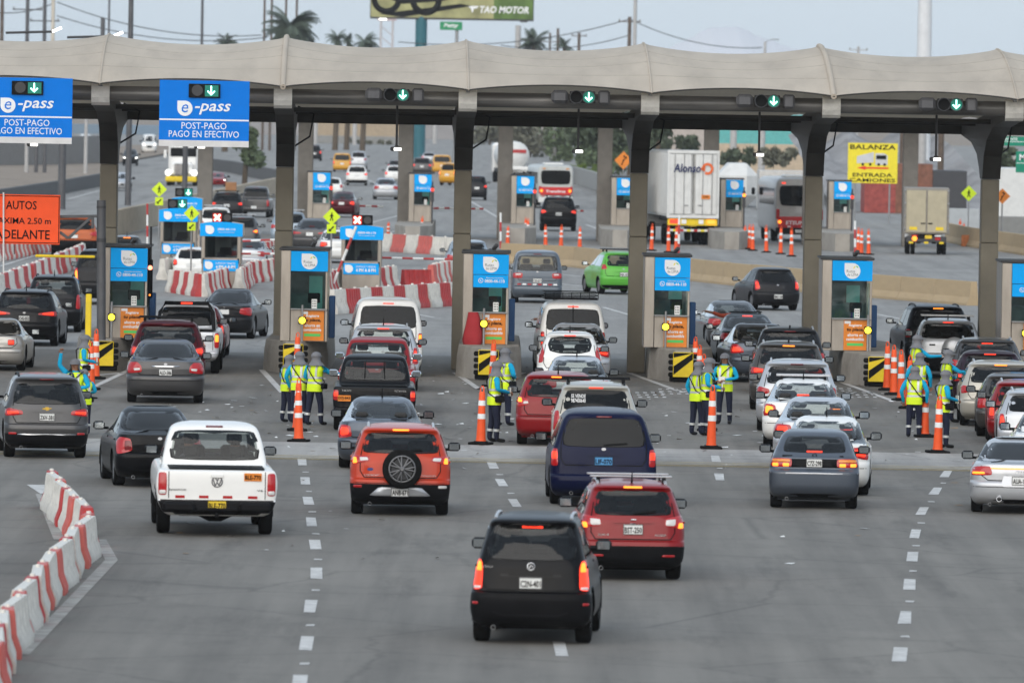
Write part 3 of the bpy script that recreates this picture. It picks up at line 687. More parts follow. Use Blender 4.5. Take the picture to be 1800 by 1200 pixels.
        for sg in (-1, 1):
            bb = MB(); pth = []
            for fb, zs in ((1, (1.15, 1.25, 1.34, 1.41)), (-1, (1.41, 1.34, 1.25, 1.15))):
                for z in zs:
                    h = bvh.ray_cast(Vector((sg * .085, .008, z)), Vector((0, fb, 0))); yy = (h[0].y if h[0] is not None else fb * .1) + fb * .028; pth.append((sg * .085, yy, z))
            vs = [];
            for p in pth: vs += [Vector(p) - Vector((.025, 0, 0)), Vector(p) + Vector((.025, 0, 0))]
            bb.add(vs, [(2 * k, 2 * k + 1, 2 * k + 3, 2 * k + 2) for k in range(len(pth) - 1)], 0, True); bands.append(bb.mesh('reflective_band', band_m))
            kn, an = Vector((sg * .10, .02 + sg * P['step'] * .6, .49)), Vector((sg * .105, -.01 + sg * P['step'], .10))
            bb = MB(); bb.tube([lerp(kn, an, .52), lerp(kn, an, .66)], [.069, .067], 14, 0, False); bands.append(bb.mesh('reflective_band', band_m))
        PM[nm]['bands'] = bands
        # cap with visor and the cloth that covers neck and shoulders
        cb = MB(); c = V[5] + Vector((0, -.012, .025)); cb.sphere(c, .108, 16, 6, 0, (.93, 1.08, .95), 0, .52)
        PM[nm]['cap'] = cb.mesh('cap', cap_m)
        cb = MB(); vs = []
        for k in range(9):
            a = R(20 + 140 * k / 8); vs += [c + Vector((.098 * math.cos(a), .112 * math.sin(a), .004)), c + Vector((.102 * math.cos(a), .115 * math.sin(a) + .085 * math.sin(a) ** 2, -.016))]
        vs2 = [v + Vector((0, 0, -.007)) for v in vs]; N = len(vs)
        cb.add(vs + vs2, [(2 * k, 2 * k + 2, 2 * k + 3, 2 * k + 1) for k in range(8)] + [(N + 2 * k, N + 2 * k + 1, N + 2 * k + 3, N + 2 * k + 2) for k in range(8)] + [(2 * k + 1, 2 * k + 3, N + 2 * k + 3, N + 2 * k + 1) for k in range(8)], 0, True); PM[nm]['visor'] = cb.mesh('visor', cap_m)
        cb = MB(); vs = []
        for q in range(6):
            u = q / 5; rr = .108 - .022 * math.sin(math.pi * min(1, u * 1.25)) + .07 * u ** 2.5; z = -.01 - .215 * u
            for k in range(19):
                a = R(150 + 240 * k / 18); wv = 1 + .05 * u * math.sin(5 * a + q); vs.append(c + Vector((rr * .98 * math.cos(a) * wv, rr * math.sin(a) * wv * (1 - .1 * u) , z)))
        cb.add(vs, [(q * 19 + k, q * 19 + k + 1, q * 19 + 20 + k, q * 19 + 19 + k) for q in range(5) for k in range(18)], 0, True); PM[nm]['flap'] = cb.mesh('neck_cover', cap_m)
        od = o.data; bpy.data.objects.remove(o); bpy.data.meshes.remove(od); bpy.data.meshes.remove(me)
make_people_meshes()
def worker(x, y, top, rz, pose, label):
    p = G(x, y); k = pxm(p); s_ = (y - top) / k / 1.735
    t = thing('person', label, 'person', p, R(rz), 'toll workers between the lanes'); t.scale = (s_ * 1.18, s_ * 1.15, s_)
    Q = PM[pose]
    link('body', Q['body'], t); v = link('vest', Q['vest'], t)
    for b in Q['bands']: link('reflective_band', b, t)
    cp = link('cap', Q['cap'], t); link('visor', Q['visor'], cp); link('neck_cover', Q['flap'], cp)
    if pose in ('hold', 'walk'):
        b = MB(); b.box((0, .30, 1.08), (.13, .02, .18), 0, .004); b.build('receipt_pad', paper, t)
    st = MB(); st.tube([(-.15, .10, 1.42), (-.02, .155, 1.28), (.16, .12, 1.02), (.18, -.02, .95), (.1, -.13, 1.05), (-.10, -.13, 1.36), (-.15, .0, 1.45), (-.15, .10, 1.42)], .012, 6); bg_ = st.build('bag_strap', black_s, t)
    b = MB(); b.box((.19, .06, .93), (.07, .18, .14), 0, .02); b.build('cash_bag', black_plastic, bg_)
    return t
# rz: 0 faces away from the camera, 90 faces left, -90 faces right, 180 faces the camera
for a in [(144, 713, 588, -80, 'hold', 'worker in yellow vest writing beside the first island'),
          (131, 768, 630, 165, 'up', 'worker in yellow vest raising one arm behind the grey SUV'),
          (147, 764, 648, 20, 'hold', 'worker half hidden behind the one raising an arm'),
          (503, 742, 623, -60, 'hold', 'leftmost worker of the group beside the red and silver queue'),
          (524, 744, 617, -20, 'down', 'middle worker of the group in front of the second island'),
          (552, 747, 618, -35, 'reach', 'worker seen from behind leaning towards the black pickup'),
          (883, 748, 611, -40, 'hold', 'worker behind another at the third island, black strap across back'),
          (867, 777, 634, -75, 'hold', 'worker standing nearest the tall cone in front of the third island'),
          (1224, 765, 634, -50, 'down', 'worker half hidden behind a capped colleague at the fourth island'),
          (1240, 766, 628, -85, 'hold', 'worker in profile facing right at the fourth island'),
          (1273, 745, 620, 165, 'hold', 'worker facing the camera with blue face covering'),
          (1608, 712, 588, -70, 'reach', 'worker reaching out towards the silver SUV with covered spare wheel'),
          (1614, 737, 619, -20, 'down', 'worker mostly hidden behind another at the fifth island'),
          (1606, 768, 643, -10, 'down', 'worker seen from behind with a black strap at the fifth island'),
          (1662, 742, 614, -75, 'reach', 'worker leaning to the pale beige SUV window'),
          (1656, 787, 650, -70, 'hold', 'worker nearest the camera beside the right hand cone')]: worker(*a)
def reaching_arm(x, y, sg, sleeve, label, lean=0.):
    # driver leaning an arm out of the window: shoulder, sleeve, forearm and hand in one skin
    p = G(x, y); t = thing('person', label, 'person', p, 0, 'drivers reaching out')
    b = MB(); pts = [(.75, .25, .55), (.70, .1, .95), (.52, .0, 1.12), (.28, -.04, 1.06), (.06, -.05, 1.08)]
    b.tube([(q[0] * sg, q[1], q[2] + lean * (1 - q[0])) for q in pts], [.16, .17, .085, .055, .048], 12, 0); b.tube([(q[0] * sg, q[1], q[2] + lean * (1 - q[0])) for q in ((.06, -.05, 1.08), (-.12, -.06, 1.07), (-.17, -.065, 1.06))], [.042, .034, .04], 10, 1)
    for k in range(4): b.tube([((-.17) * sg, -.09 + k * .02, 1.065 + lean * 1.17), (-.23 * sg, -.09 + k * .02, 1.055 + lean * 1.2), (-.255 * sg, -.09 + k * .02, 1.03 + lean * 1.2)], [.010, .009, .007], 6, 1)
    b.tube([(-.14 * sg, -.1, 1.06 + lean * 1.1), (-.18 * sg, -.125, 1.045 + lean * 1.1)], [.012, .009], 6, 1)
    b.build('body', [sleeve, skin_m], t)
reaching_arm(948, 628, 1, mat('sleeve_dark', (.03, .025, .03), .8), 'driver of the white rack van reaching an arm out')
reaching_arm(1248, 632, 1, mat('sleeve_orange', (.45, .07, .03), .8), 'driver of the very dark sedan reaching an orange sleeve out', .25)
# ================================================================ delineator cones
def cone_proto():
    M = {}
    b = MB(); b.lathe([(.115, .05), (.10, .12), (.095, .2), (.078, .62), (.064, 1.0), (.05, 1.03)], 18, 0); M['post'] = b.mesh('post', orange_pl, 45)
    b = MB(); b.lathe([(.0865, .50), (.0825, .60)], 18, 0); M['b1'] = b.mesh('band', reflective, 45)
    b = MB(); b.lathe([(.0775, .76), (.0735, .86)], 18, 0); M['b2'] = b.mesh('band', reflective, 45)
    b = MB(); b.tube([(-.035, 0, 1.02), (-.035, 0, 1.10), (-.02, 0, 1.13), (.02, 0, 1.13), (.035, 0, 1.10), (.035, 0, 1.02)], .014, 6); M['h'] = b.mesh('handle', orange_pl, 45)
    b = MB(); b.box((0, 0, .025), (.44, .44, .05), 0, .015); b.lathe([(.17, .04), (.14, .07)], 12); M['base'] = b.mesh('base', rubber, 45)
    return M
CM = cone_proto()
def cone(x, y, label, top=None, g='tall orange cones'):
    p = G(x, y) if not isinstance(x, Vector) else x
    t = thing('traffic_cone', label, 'cone', p, random.uniform(-.3, .3), g); t.rotation_euler[0] = random.uniform(-.02, .02); t.rotation_euler[1] = random.uniform(-.025, .025)
    if top: s_ = (y - top) / pxm(p) / 1.14; t.scale = (1, 1, s_)
    link('post', CM['post'], t); link('band', CM['b1'], t); link('band', CM['b2'], t); link('handle', CM['h'], t); link('base', CM['base'], t)
for a in [(525, 776, 'tall cone beside the workers at the second island, nearest of the pair', 680), (522, 757, 'tall cone just behind another at the second island', 664), (845, 781, 'tall cone left of the workers at the third island', 678), (1250, 789, 'tall cone nearest the camera at the fourth island', 676), (1648, 796, 'tall cone nearest the camera at the fifth island', 693), (1625, 768, 'tall cone between the two nearest workers at the fifth island', 668),
          (168, 666, 'tall cone against the first island board', 578), (160, 685, 'tall cone second from the first island board', 600), (152, 700, 'tall cone beside the raised arm worker', 640),
          (521, 668, 'tall cone in front of the second island board', 584), (865, 680, 'tall cone in front of the third island board', 596), (1222, 672, 'tall cone right of the fourth island board', 592), (1230, 684, 'tall cone behind the profile worker', 606), (1238, 705, 'leaning tall cone at the fourth island', 622),
          (1559, 686, 'tall cone right of the fifth island board', 600), (1571, 694, 'second tall cone right of the fifth island board', 606), (1584, 704, 'third tall cone right of the fifth island board', 614), (1597, 718, 'fourth tall cone right of the fifth island board', 624), (1243, 757, 'tall cone mostly hidden by the fourth island workers', 650)]: cone(*a)
# ================================================================ plastic barriers
ORDW = ['first', 'second', 'third', 'fourth', 'fifth', 'sixth', 'seventh', 'eighth', 'ninth', 'tenth', 'eleventh', 'twelfth', 'thirteenth', 'fourteenth', 'fifteenth', 'sixteenth', 'seventeenth', 'eighteenth', 'nineteenth', 'twentieth', 'twenty first', 'twenty second']
def barrier_mesh(m):
    b = MB(); st = [(0, .02), (.02, 0), (.08, 0), (.10, .04), (.18, .04), (.20, 0), (.26, 0), (.28, .04), (.36, .04), (.38, 0), (.44, 0), (.46, .04), (.54, .04), (.56, 0), (.62, 0), (.64, .04), (.72, .04), (.74, 0), (.80, 0), (.82, .04), (.90, .04), (.92, 0), (.98, 0), (1, .02)]
    pr = lambda i: [(.23 - i * .3, 0), (.235 - i * .3, .13), (.15 - i, .36), (.115 - i, .72), (.095 - i * .3, .80), (-.095 + i * .3, .80), (-.115 + i, .72), (-.15 + i, .36), (-.235 + i * .3, .13), (-.23 + i * .3, 0)]
    vs = []; n = 10
    for s_, i in st: vs += [(x, s_ - .5, z) for x, z in pr(i)]
    N = len(st)
    b.add(vs, [(q * n + k, q * n + (k + 1) % n, q * n + n + (k + 1) % n, q * n + n + k) for q in range(N - 1) for k in range(n)] + [tuple(range(n)), tuple(range(len(vs) - 1, len(vs) - n - 1, -1))])
    return b.mesh('barrier', m, 40)
BMESH = dict(white=barrier_mesh(white_pl), red=barrier_mesh(red_pl), faded=barrier_mesh(red_dim))
_lug = MB(); _lug.lathe([(.05, .78), (.05, .84), (.03, .85)], 10); LUG = _lug.mesh('filler_cap', white_pl)
def chain(path, L, chainname, cols=('white', 'red'), z=0., h=1., wt={}, wd=1.):
    P = [G(*p) for p in path]; seg = [(P[i + 1] - P[i]).length for i in range(len(P) - 1)]; tot = sum(seg); n = max(1, round(tot / L)); cnt = {}
    wts = [wt.get(cols[k % len(cols)], 1.) for k in range(n)]; ks = tot / sum(wts); cum = [0]
    for w_ in wts: cum.append(cum[-1] + w_ * ks)
    def pos(d):
        for i, s_ in enumerate(seg):
            if d <= s_ or i == len(seg) - 1: return P[i] + (P[i + 1] - P[i]) * (d / s_)
            d -= s_
    for k in range(n):
        a, b_ = pos(cum[k]), pos(cum[k + 1]); d = b_ - a; c = cols[k % len(cols)]; cnt[c] = cnt.get(c, 0) + 1
        o = link('road_barrier', BMESH[c]); o.location = (a + b_) / 2 + Vector((random.uniform(-.03, .03), 0, z)); o.rotation_euler = (0, 0, math.atan2(-d.x, d.y) + random.uniform(-.04, .04)); o.scale = (wd, d.length * .985, h)
        i_ = cnt[c] - 1
        tag(o, '%s %s barrier from the left in the %s' % (ORDW[min(i_, 21)], {'faded': 'faded orange'}.get(c, c), chainname), 'barrier', chainname)
        cp = link('filler_cap', LUG, o); cp.scale = (1, 1 / max(.5, d.length), 1); cp.location = (0, .30, .0)
chain([(-22, 1255), (12, 1150), (88, 1052), (158, 972)], 1.7, 'foreground chain at the left', ('white', 'faded', 'white', 'red', 'white', 'faded'), h=.80, wt=dict(red=.42, faded=.42, white=1.35), wd=.78)
chain([(152, 962), (120, 930), (90, 890)], 1.5, 'short chain beyond the foreground kink', ('red', 'white', 'faded', 'white'), h=.80, wt=dict(red=.5, faded=.5, white=1.25), wd=.78)
chain([(300, 513), (358, 522), (396, 510)], 1.05, 'curved chain left of the grey sedan', ('white', 'red'))
chain([(420, 512), (438, 500)], 1.2, 'pair right of the red cross kiosk')
chain([(437, 498), (486, 491)], .9, 'chain behind the second column', ('red', 'white'))
chain([(450, 462), (492, 452)], .9, 'far chain behind the second column', ('white', 'red'))
chain([(286, 492), (308, 490), (330, 486), (350, 470)], 1.1, 'chain left of the red cross kiosk', ('white', 'white', 'red'))
chain([(-10, 460), (92, 440)], .95, 'chain below the orange sign', ('white', 'faded'))
chain([(-8, 525), (60, 500), (146, 462)], 2.6, 'chain behind the dark SUVs', ('white', 'red'))
chain([(583, 552), (806, 536)], 1.35, 'long chain ahead of the white van', ('white', 'red'))
chain([(648, 511), (692, 505)], 1.0, 'short chain right of the second kiosk', ('red', 'white'))
chain([(566, 524), (586, 513), (622, 508)], 1.3, 'short chain left of the second kiosk', ('red', 'white'))
chain([(756, 503), (812, 488)], 1.2, 'chain left of the third column', ('faded', 'white'))
chain([(668, 441), (812, 450)], 1.5, 'weathered far chain', ('white', 'faded', 'white', 'faded', 'white', 'white'))
chain([(706, 512), (754, 512)], 2.4, 'lone unit behind the long chain', ('red',))
# tan concrete barriers beyond the booths
def cwall(path, L, h, m, name, lab, w0=.28, w1=.11):
    P = [G(*p) for p in path]; seg = [(P[i + 1] - P[i]).length for i in range(len(P) - 1)]; tot = sum(seg); n = max(1, round(tot / L)); L = tot / n
    b = MB(); pr = [(w0, 0), (w0, .1 * h), (w1 + .05, .35 * h), (w1, h), (-w1, h), (-w1 - .05, .35 * h), (-w0, .1 * h), (-w0, 0)]
    b.add([(x, s_ - .5, z) for s_ in (0, 1) for x, z in pr], [(k, (k + 1) % 8, 8 + (k + 1) % 8, 8 + k) for k in range(8)] + [tuple(range(8)), tuple(range(15, 7, -1))]); me = b.mesh(name, m)
    def pos(d):
        for i, s_ in enumerate(seg):
            if d <= s_ or i == len(seg) - 1: return P[i] + (P[i + 1] - P[i]) * (d / s_)
            d -= s_
    for k in range(n):
        a, b_ = pos(k * L), pos((k + 1) * L); d = b_ - a; o = link(name, me); o.location = (a + b_) / 2; o.rotation_euler = (0, 0, math.atan2(-d.x, d.y)); o.scale = (1, d.length - .03, 1 + random.uniform(-.01, .01))
        tag(o, lab % ORDW[min(k, 21)], 'barrier', name.replace('_', ' ') + 's')
cwall([(884, 462), (1000, 468), (1110, 481), (1290, 501), (1440, 515), (1712, 537)], 3.6, .86, concrete_tan, 'concrete_barrier', '%s tan concrete barrier segment from the left beyond the booths')
# ================================================================ vehicles
def pchip(pts):
    xs = [p[0] for p in pts]; ys = [p[1] for p in pts]; n = len(xs)
    h = [xs[i + 1] - xs[i] for i in range(n - 1)]; d = [(ys[i + 1] - ys[i]) / h[i] for i in range(n - 1)]
    mm = [d[0]] + [0 if d[i - 1] * d[i] <= 0 else 2 * d[i - 1] * d[i] / (d[i - 1] + d[i]) for i in range(1, n - 1)] + [d[-1]]
    def f(x):
        if x <= xs[0]: return ys[0]
        if x >= xs[-1]: return ys[-1]
        i = 0
        while x > xs[i + 1]: i += 1
        t = (x - xs[i]) / h[i]; t2 = t * t; t3 = t2 * t
        return (2 * t3 - 3 * t2 + 1) * ys[i] + (t3 - 2 * t2 + t) * h[i] * mm[i] + (-2 * t3 + 3 * t2) * ys[i + 1] + (t3 - t2) * h[i] * mm[i + 1]
    return f
# profiles in fractions of the height; y in metres from the rear end (negative front values count back from the nose)
KINDS = dict(
 suv=dict(L=4.45, wr=.36, ax=.86, wb=2.62, cr=.34, n=3.4, belt=.655, top=.93, z0=.16, split=.40,
  wid=[(.12, .86), (.16, .93), (.24, .985), (.36, 1.), (.50, 1.), (.60, .985), (.655, .95), (.70, .915), (.80, .855), (.90, .79), (.945, .745), (.975, .67), (.992, .56), (1., .40)],
  rear=[(.12, .34), (.16, .16), (.21, .06), (.28, .02), (.36, 0.), (.405, .015), (.42, .07), (.50, .085), (.60, .10), (.655, .13), (.70, .17), (.80, .27), (.905, .385), (.93, .36), (.95, .33), (.968, .37), (.985, .55), (1., .85)],
  front=[(.12, -.2), (.2, -.03), (.35, 0), (.46, -.04), (.55, -.18), (.60, -.5), (.655, -1.15), (.80, -1.55), (.92, -1.95), (.97, -2.15), (1, -2.5)],
  win=[(-.74, .675), (.74, .675), (.66, .915), (-.66, .915)], plate=.50, lights='suv', hbl=.945),
 hatch=dict(L=3.9, wr=.31, ax=.72, wb=2.48, cr=.36, n=3.0, belt=.64, top=.93, z0=.15, split=.36,
  wid=[(.12, .86), (.16, .93), (.24, .985), (.36, 1.), (.48, 1.), (.58, .985), (.64, .95), (.70, .90), (.80, .83), (.90, .75), (.945, .70), (.975, .62), (.992, .52), (1., .38)],
  rear=[(.12, .32), (.16, .15), (.22, .05), (.30, .01), (.38, 0.), (.42, .02), (.44, .06), (.52, .07), (.60, .09), (.64, .13), (.70, .19), (.80, .31), (.90, .43), (.93, .40), (.952, .38), (.97, .45), (.985, .62), (1., .95)],
  front=[(.12, -.18), (.2, -.03), (.35, 0), (.46, -.05), (.55, -.2), (.60, -.5), (.65, -.95), (.80, -1.4), (.92, -1.8), (.97, -2.0), (1, -2.3)],
  win=[(-.70, .665), (.70, .665), (.60, .915), (-.60, .915)], plate=.47, lights='hatch', hbl=.945),
 sedan=dict(L=4.5, wr=.32, ax=1.0, wb=2.62, cr=.42, n=3.0, belt=.655, top=.94, z0=.15, split=.37,
  wid=[(.12, .86), (.16, .93), (.25, .985), (.38, 1.), (.50, 1.), (.60, .975), (.655, .93), (.685, .90), (.72, .855), (.80, .79), (.88, .725), (.94, .66), (.97, .59), (.99, .50), (1., .36)],
  rear=[(.12, .34), (.16, .16), (.22, .05), (.30, .01), (.40, 0.), (.435, .02), (.455, .06), (.55, .06), (.63, .075), (.672, .09), (.682, .14), (.69, .32), (.70, .58), (.715, .66), (.80, .95), (.90, 1.30), (.95, 1.50), (.98, 1.72), (1., 2.1)],
  front=[(.12, -.18), (.2, -.03), (.35, 0), (.46, -.05), (.55, -.25), (.61, -.7), (.66, -1.1), (.80, -1.6), (.92, -2.05), (.97, -2.25), (1, -2.5)],
  win=[(-.72, .725), (.72, .725), (.585, .935), (-.585, .935)], plate=.55, lights='sedan', hbl=None),
 van=dict(L=4.4, wr=.33, ax=.85, wb=2.7, cr=.26, n=4.2, belt=.60, top=.92, z0=.14, split=.32,
  wid=[(.10, .88), (.14, .95), (.22, .99), (.36, 1.), (.50, 1.), (.60, .985), (.70, .955), (.80, .91), (.90, .855), (.945, .80), (.975, .71), (.992, .58), (1., .40)],
  rear=[(.10, .30), (.14, .12), (.19, .03), (.26, .0), (.315, .01), (.335, .06), (.50, .075), (.60, .09), (.65, .11), (.80, .17), (.90, .22), (.94, .22), (.965, .27), (.985, .42), (1., .75)],
  front=[(.10, -.2), (.18, -.03), (.32, 0), (.42, -.04), (.50, -.15), (.55, -.4), (.60, -.8), (.80, -1.25), (.92, -1.55), (.97, -1.75), (1, -2.1)],
  win=[(-.80, .62), (.80, .62), (.74, .90), (-.74, .90)], plate=.43, lights='van', hbl=.935),
 pickup=dict(L=5.2, wr=.385, ax=1.25, wb=3.1, cr=.16, n=5.0, belt=.66, top=.945, z0=.20, split=.335,
  wid=[(.19, .80), (.22, .90), (.28, .96), (.36, .985), (.48, 1.), (.56, .985), (.598, .955), (.607, .90), (.615, .85), (.66, .86), (.70, .85), (.80, .815), (.90, .765), (.95, .72), (.975, .65), (.992, .55), (1., .40)],
  rear=[(.19, .2), (.22, .06), (.25, 0.), (.31, 0.), (.325, .02), (.335, .12), (.45, .125), (.56, .13), (.592, .14), (.604, .20), (.608, .8), (.612, 1.42), (.63, 1.52), (.66, 1.55), (.80, 1.66), (.92, 1.80), (.955, 1.86), (.98, 2.0), (1., 2.3)],
  front=[(.19, -.25), (.25, -.06), (.35, 0), (.46, -.03), (.55, -.1), (.60, -.35), (.66, -1.35), (.80, -1.75), (.92, -2.1), (.97, -2.3), (1, -2.6)],
  win=[(-.76, .665), (.76, .665), (.68, .925), (-.68, .925)], plate=.335, lights='pickup', hbl=.962),
)
LIGHTS = dict(
 suv=[('r', [(.66, .545), (.975, .50), (.975, .60), (.93, .635), (.68, .60)])],
 hatch=[('r', [(.74, .47), (.97, .45), (.96, .60), (.90, .66), (.76, .62)])],
 sedan=[('r', [(.56, .525), (.97, .47), (.97, .60), (.92, .645), (.58, .635)])],
 van=[('r', [(.84, .40), (.97, .40), (.965, .60), (.85, .60)])],
 pickup=[('r', [(.83, .37), (.975, .37), (.975, .575), (.83, .575)])],
 wide=[('r', [(.42, .565), (.975, .535), (.975, .615), (.93, .635), (.44, .60)])],
 tall=[('r', [(.80, .42), (.975, .42), (.94, .66), (.84, .67)])],
 bar=[('r', [(.58, .545), (.965, .545), (.955, .63), (.58, .63)])],
)
LM = dict(r=lens_red, R=lit_red, d=lens_dark, w=lens_white, a=lens_amber, O=lit_orange, k=black_plastic, c=chrome)
def inpoly(x, y, P):
    c = False; j = len(P) - 1
    for i in range(len(P)):
        if (P[i][1] > y) != (P[j][1] > y) and x < (P[j][0] - P[i][0]) * (y - P[i][1]) / (P[j][1] - P[i][1]) + P[i][0]: c = not c
        j = i
    return c
def chaikin(P, k=.18, it=2):
    for _ in range(it):
        Q = []
        for i in range(len(P)):
            a, b = P[i], P[(i + 1) % len(P)]
            Q += [(lerp(a[0], b[0], k), lerp(a[1], b[1], k)), (lerp(a[0], b[0], 1 - k), lerp(a[1], b[1], 1 - k))]
        P = Q; k = .25
    return P
def dens(P, mx):
    Q = []
    for i in range(len(P)):
        a, b = P[i], P[(i + 1) % len(P)]; n = max(1, int(math.hypot(b[0] - a[0], b[1] - a[1]) / mx))
        Q += [(lerp(a[0], b[0], k / n), lerp(a[1], b[1], k / n)) for k in range(n)]
    return Q
def scale_poly(P, s):
    cx = sum(p[0] for p in P) / len(P); cy = sum(p[1] for p in P) / len(P)
    return [(cx + (p[0] - cx) * s, cy + (p[1] - cy) * s) for p in P]
def inset(P, d):
    cx = sum(p[0] for p in P) / len(P); cy = sum(p[1] for p in P) / len(P); o = []
    for p in P:
        l = math.hypot(p[0] - cx, p[1] - cy); s = max(.1, (l - d) / l) if l else 1; o.append((cx + (p[0] - cx) * s, cy + (p[1] - cy) * s))
    return o
class Body:
    """car body from horizontal slices, with helpers that lay parts on its skin"""
    def __init__(s, k, W, H, L=None, coarse=False, **o):
        K = dict(KINDS[k]); K.update(o); s.K = K; s.W, s.H = W, H; s.L = L = L or K['L']
        fw = pchip(K['wid']); fr = pchip(K['rear']); ff = pchip([(z, L + y) for z, y in K['front']])
        s.fw = lambda z: fw(z / H) * W / 2; s.fr = lambda z: fr(z / H); s.ff = lambda z: ff(z / H)
        zs = sorted(set(round(p[0], 4) for q in ('wid', 'rear', 'front') for p in K[q]) | {round(.02 * i + .12, 4) for i in range(45)} if not coarse else set(round(p[0], 4) for q in ('wid', 'rear') for p in K[q]))
        zs = [z for z in zs if K['wid'][0][0] <= z <= 1.0]
        nr, ns, nf = (14, 40, 10) if not coarse else (8, 24, 6)
        rings = []
        for zf in zs:
            z = zf * H; w, yr, yf = s.fw(z), s.fr(z), s.ff(z); ln = max(.1, yf - yr); cr = min(K['cr'], ln * .42); cf = min(.75, ln * .42); n = K['n']
            half = []
            for i in range(nr + 1):
                a = math.pi / 2 * i / nr; half.append((w * (math.sin(a) ** (2 / n)) if a else 0, yr + cr * (1 - (math.cos(a) ** (2 / n) if i < nr else 0))))
            for i in range(1, ns):
                t = i / ns; half.append((w * (1 - .02 * (2 * t - 1) ** 4), lerp(yr + cr, yf - cf, t)))
            for i in range(nf + 1):
                a = math.pi / 2 * (1 - i / nf); half.append((w * .98 * (math.sin(a) ** (2 / 2.4) if i < nf else 0), yf - cf * (1 - (math.cos(a) ** (2 / 2.4) if i else 0))))
            full = half + [(-x, y) for x, y in half[-2:0:-1]]
            rings.append([Vector((x, y, z)) for x, y in full])
        n = len(rings[0]); h = (n + 2) // 2; V = [p for r in rings for p in r]; F = []
        for r in range(len(rings) - 1):
            for i in range(n):
                j = (i + 1) % n; F.append([r * n + i, r * n + j, r * n + n + j, r * n + n + i])
        for base, fl in ((0, True), ((len(rings) - 1) * n, False)):
            for i in range(h - 1):
                a, b = base + i, base + i + 1; c, d = base + (n - i - 1) % n, base + (n - i) % n
                q = [a, b, c, d]; q = list(dict.fromkeys(q))
                if len(q) > 2: F.append(q[::-1] if not fl else q)
        # wheel arches: snap the skin to the arch circle and open it
        s.wheels = [(K['ax'], K['wr']), (K['ax'] + K['wb'] * (L / K['L'] if 'wbfix' not in K else 1), K['wr'])]
        ra = K['wr'] + .055
        for p in V:
            if abs(p.x) < W * .33: continue
            for (yc, r) in s.wheels:
                dy, dz = p.y - yc, p.z - r; q = math.hypot(dy, dz)
                if abs(q - ra) < .05 and q > 1e-4: p.y = yc + dy * ra / q; p.z = max(r + dz * ra / q, K['z0'] * H * .6)
        keep = []
        for f in F:
            c = sum((V[i] for i in f), Vector()) / len(f)
            if abs(c.x) > W * .33 and any(math.hypot(c.y - yc, c.z - r) < ra - .004 for yc, r in s.wheels): continue
            keep.append(f)
        s.V, s.F = V, keep
        s.bvh = BVHTree.FromPolygons(V, keep)
    def hit(s, a, b, view):
        if view == 'rear': o, d = Vector((a, -4, b)), Vector((0, 1, 0))
        elif view == 'front': o, d = Vector((a, 14, b)), Vector((0, -1, 0))
        elif view == 'top': o, d = Vector((a, b, 6)), Vector((0, 0, -1))
        else: sg = 1 if view == 'right' else -1; o, d = Vector((sg * 4, a, b)), Vector((-sg, 0, 0))
        h = s.bvh.ray_cast(o, d)
        return (h[0], h[1], d) if h[0] is not None else (None, None, d)
    def lay(s, P, view='rear', off=.006, rings=(1, .8, .55, .28), thick=.02, mi=0, mb=None, bulge=0.):
        """star-shaped outline P laid on the skin"""
        cx = sum(p[0] for p in P) / len(P); cy = sum(p[1] for p in P) / len(P); mb = mb or MB(); n = len(P)
        def pt(a, b, o):
            for k in range(60):
                h, nn, d = s.hit(a, b, view)
                if h is not None: return h - d * o
                a = lerp(a, cx, .03); b = lerp(b, cy, .03)
            return Vector((a, 0, b))
        vs = [pt(p[0], p[1], -thick) for p in P]
        for r in rings: vs += [pt(cx + (p[0] - cx) * r, cy + (p[1] - cy) * r, off + bulge * (1 - r * r)) for p in P]
        vs.append(pt(cx, cy, off + bulge)); fs = []
        flip = view in ('front', 'left')
        for r in range(len(rings)):
            for i in range(n):
                j = (i + 1) % n; fs.append((r * n + i, r * n + j, r * n + n + j, r * n + n + i))
        fs += [(len(rings) * n + i, len(rings) * n + (i + 1) % n, len(vs) - 1) for i in range(n)]
        mb.add(vs, fs, mi, True); return mb
    def band(s, P, Q, view='rear', off=.006, thick=.015):
        """frame between the outlines P (outer) and Q (inner)"""
        n = len(P); mb = MB()
        def pt(a, b, o, c):
            for k in range(40):
                h, nn, d = s.hit(a, b, view)
                if h is not None: return h - d * o
                a = lerp(a, c[0], .03); b = lerp(b, c[1], .03)
            return Vector((a, 0, b))
        c = (sum(p[0] for p in P) / n, sum(p[1] for p in P) / n)
        vs = [pt(*p, -thick, c) for p in P] + [pt(*p, off, c) for p in P] + [pt(*p, off, c) for p in Q]
        mb.add(vs, [(r * n + i, r * n + (i + 1) % n, r * n + n + (i + 1) % n, r * n + n + i) for r in range(2) for i in range(n)], 0, True)
        return mb
    def ribbon(s, path, wd=.016, view='rear', off=.003, step=.06):
        mb = MB(); pts = []
        for i in range(len(path) - 1):
            a, b = path[i], path[i + 1]; n = max(1, int(math.hypot(b[0] - a[0], b[1] - a[1]) / step))
            pts += [(lerp(a[0], b[0], k / n), lerp(a[1], b[1], k / n)) for k in range(n)]
        pts.append(path[-1]); vs = []
        for i, p in enumerate(pts):
            q, r = pts[max(i - 1, 0)], pts[min(i + 1, len(pts) - 1)]; tx, ty = r[0] - q[0], r[1] - q[1]; l = math.hypot(tx, ty) or 1
            nx, ny = -ty / l * wd / 2, tx / l * wd / 2
            for sg in (-1, 1):
                h, nn, d = s.hit(p[0] + sg * nx, p[1] + sg * ny, view)
                if h is None: h, nn, d = s.hit(p[0], p[1], view)
                vs.append((h - d * off) if h is not None else (vs[-1] if vs else Vector((p[0], 0, p[1]))))
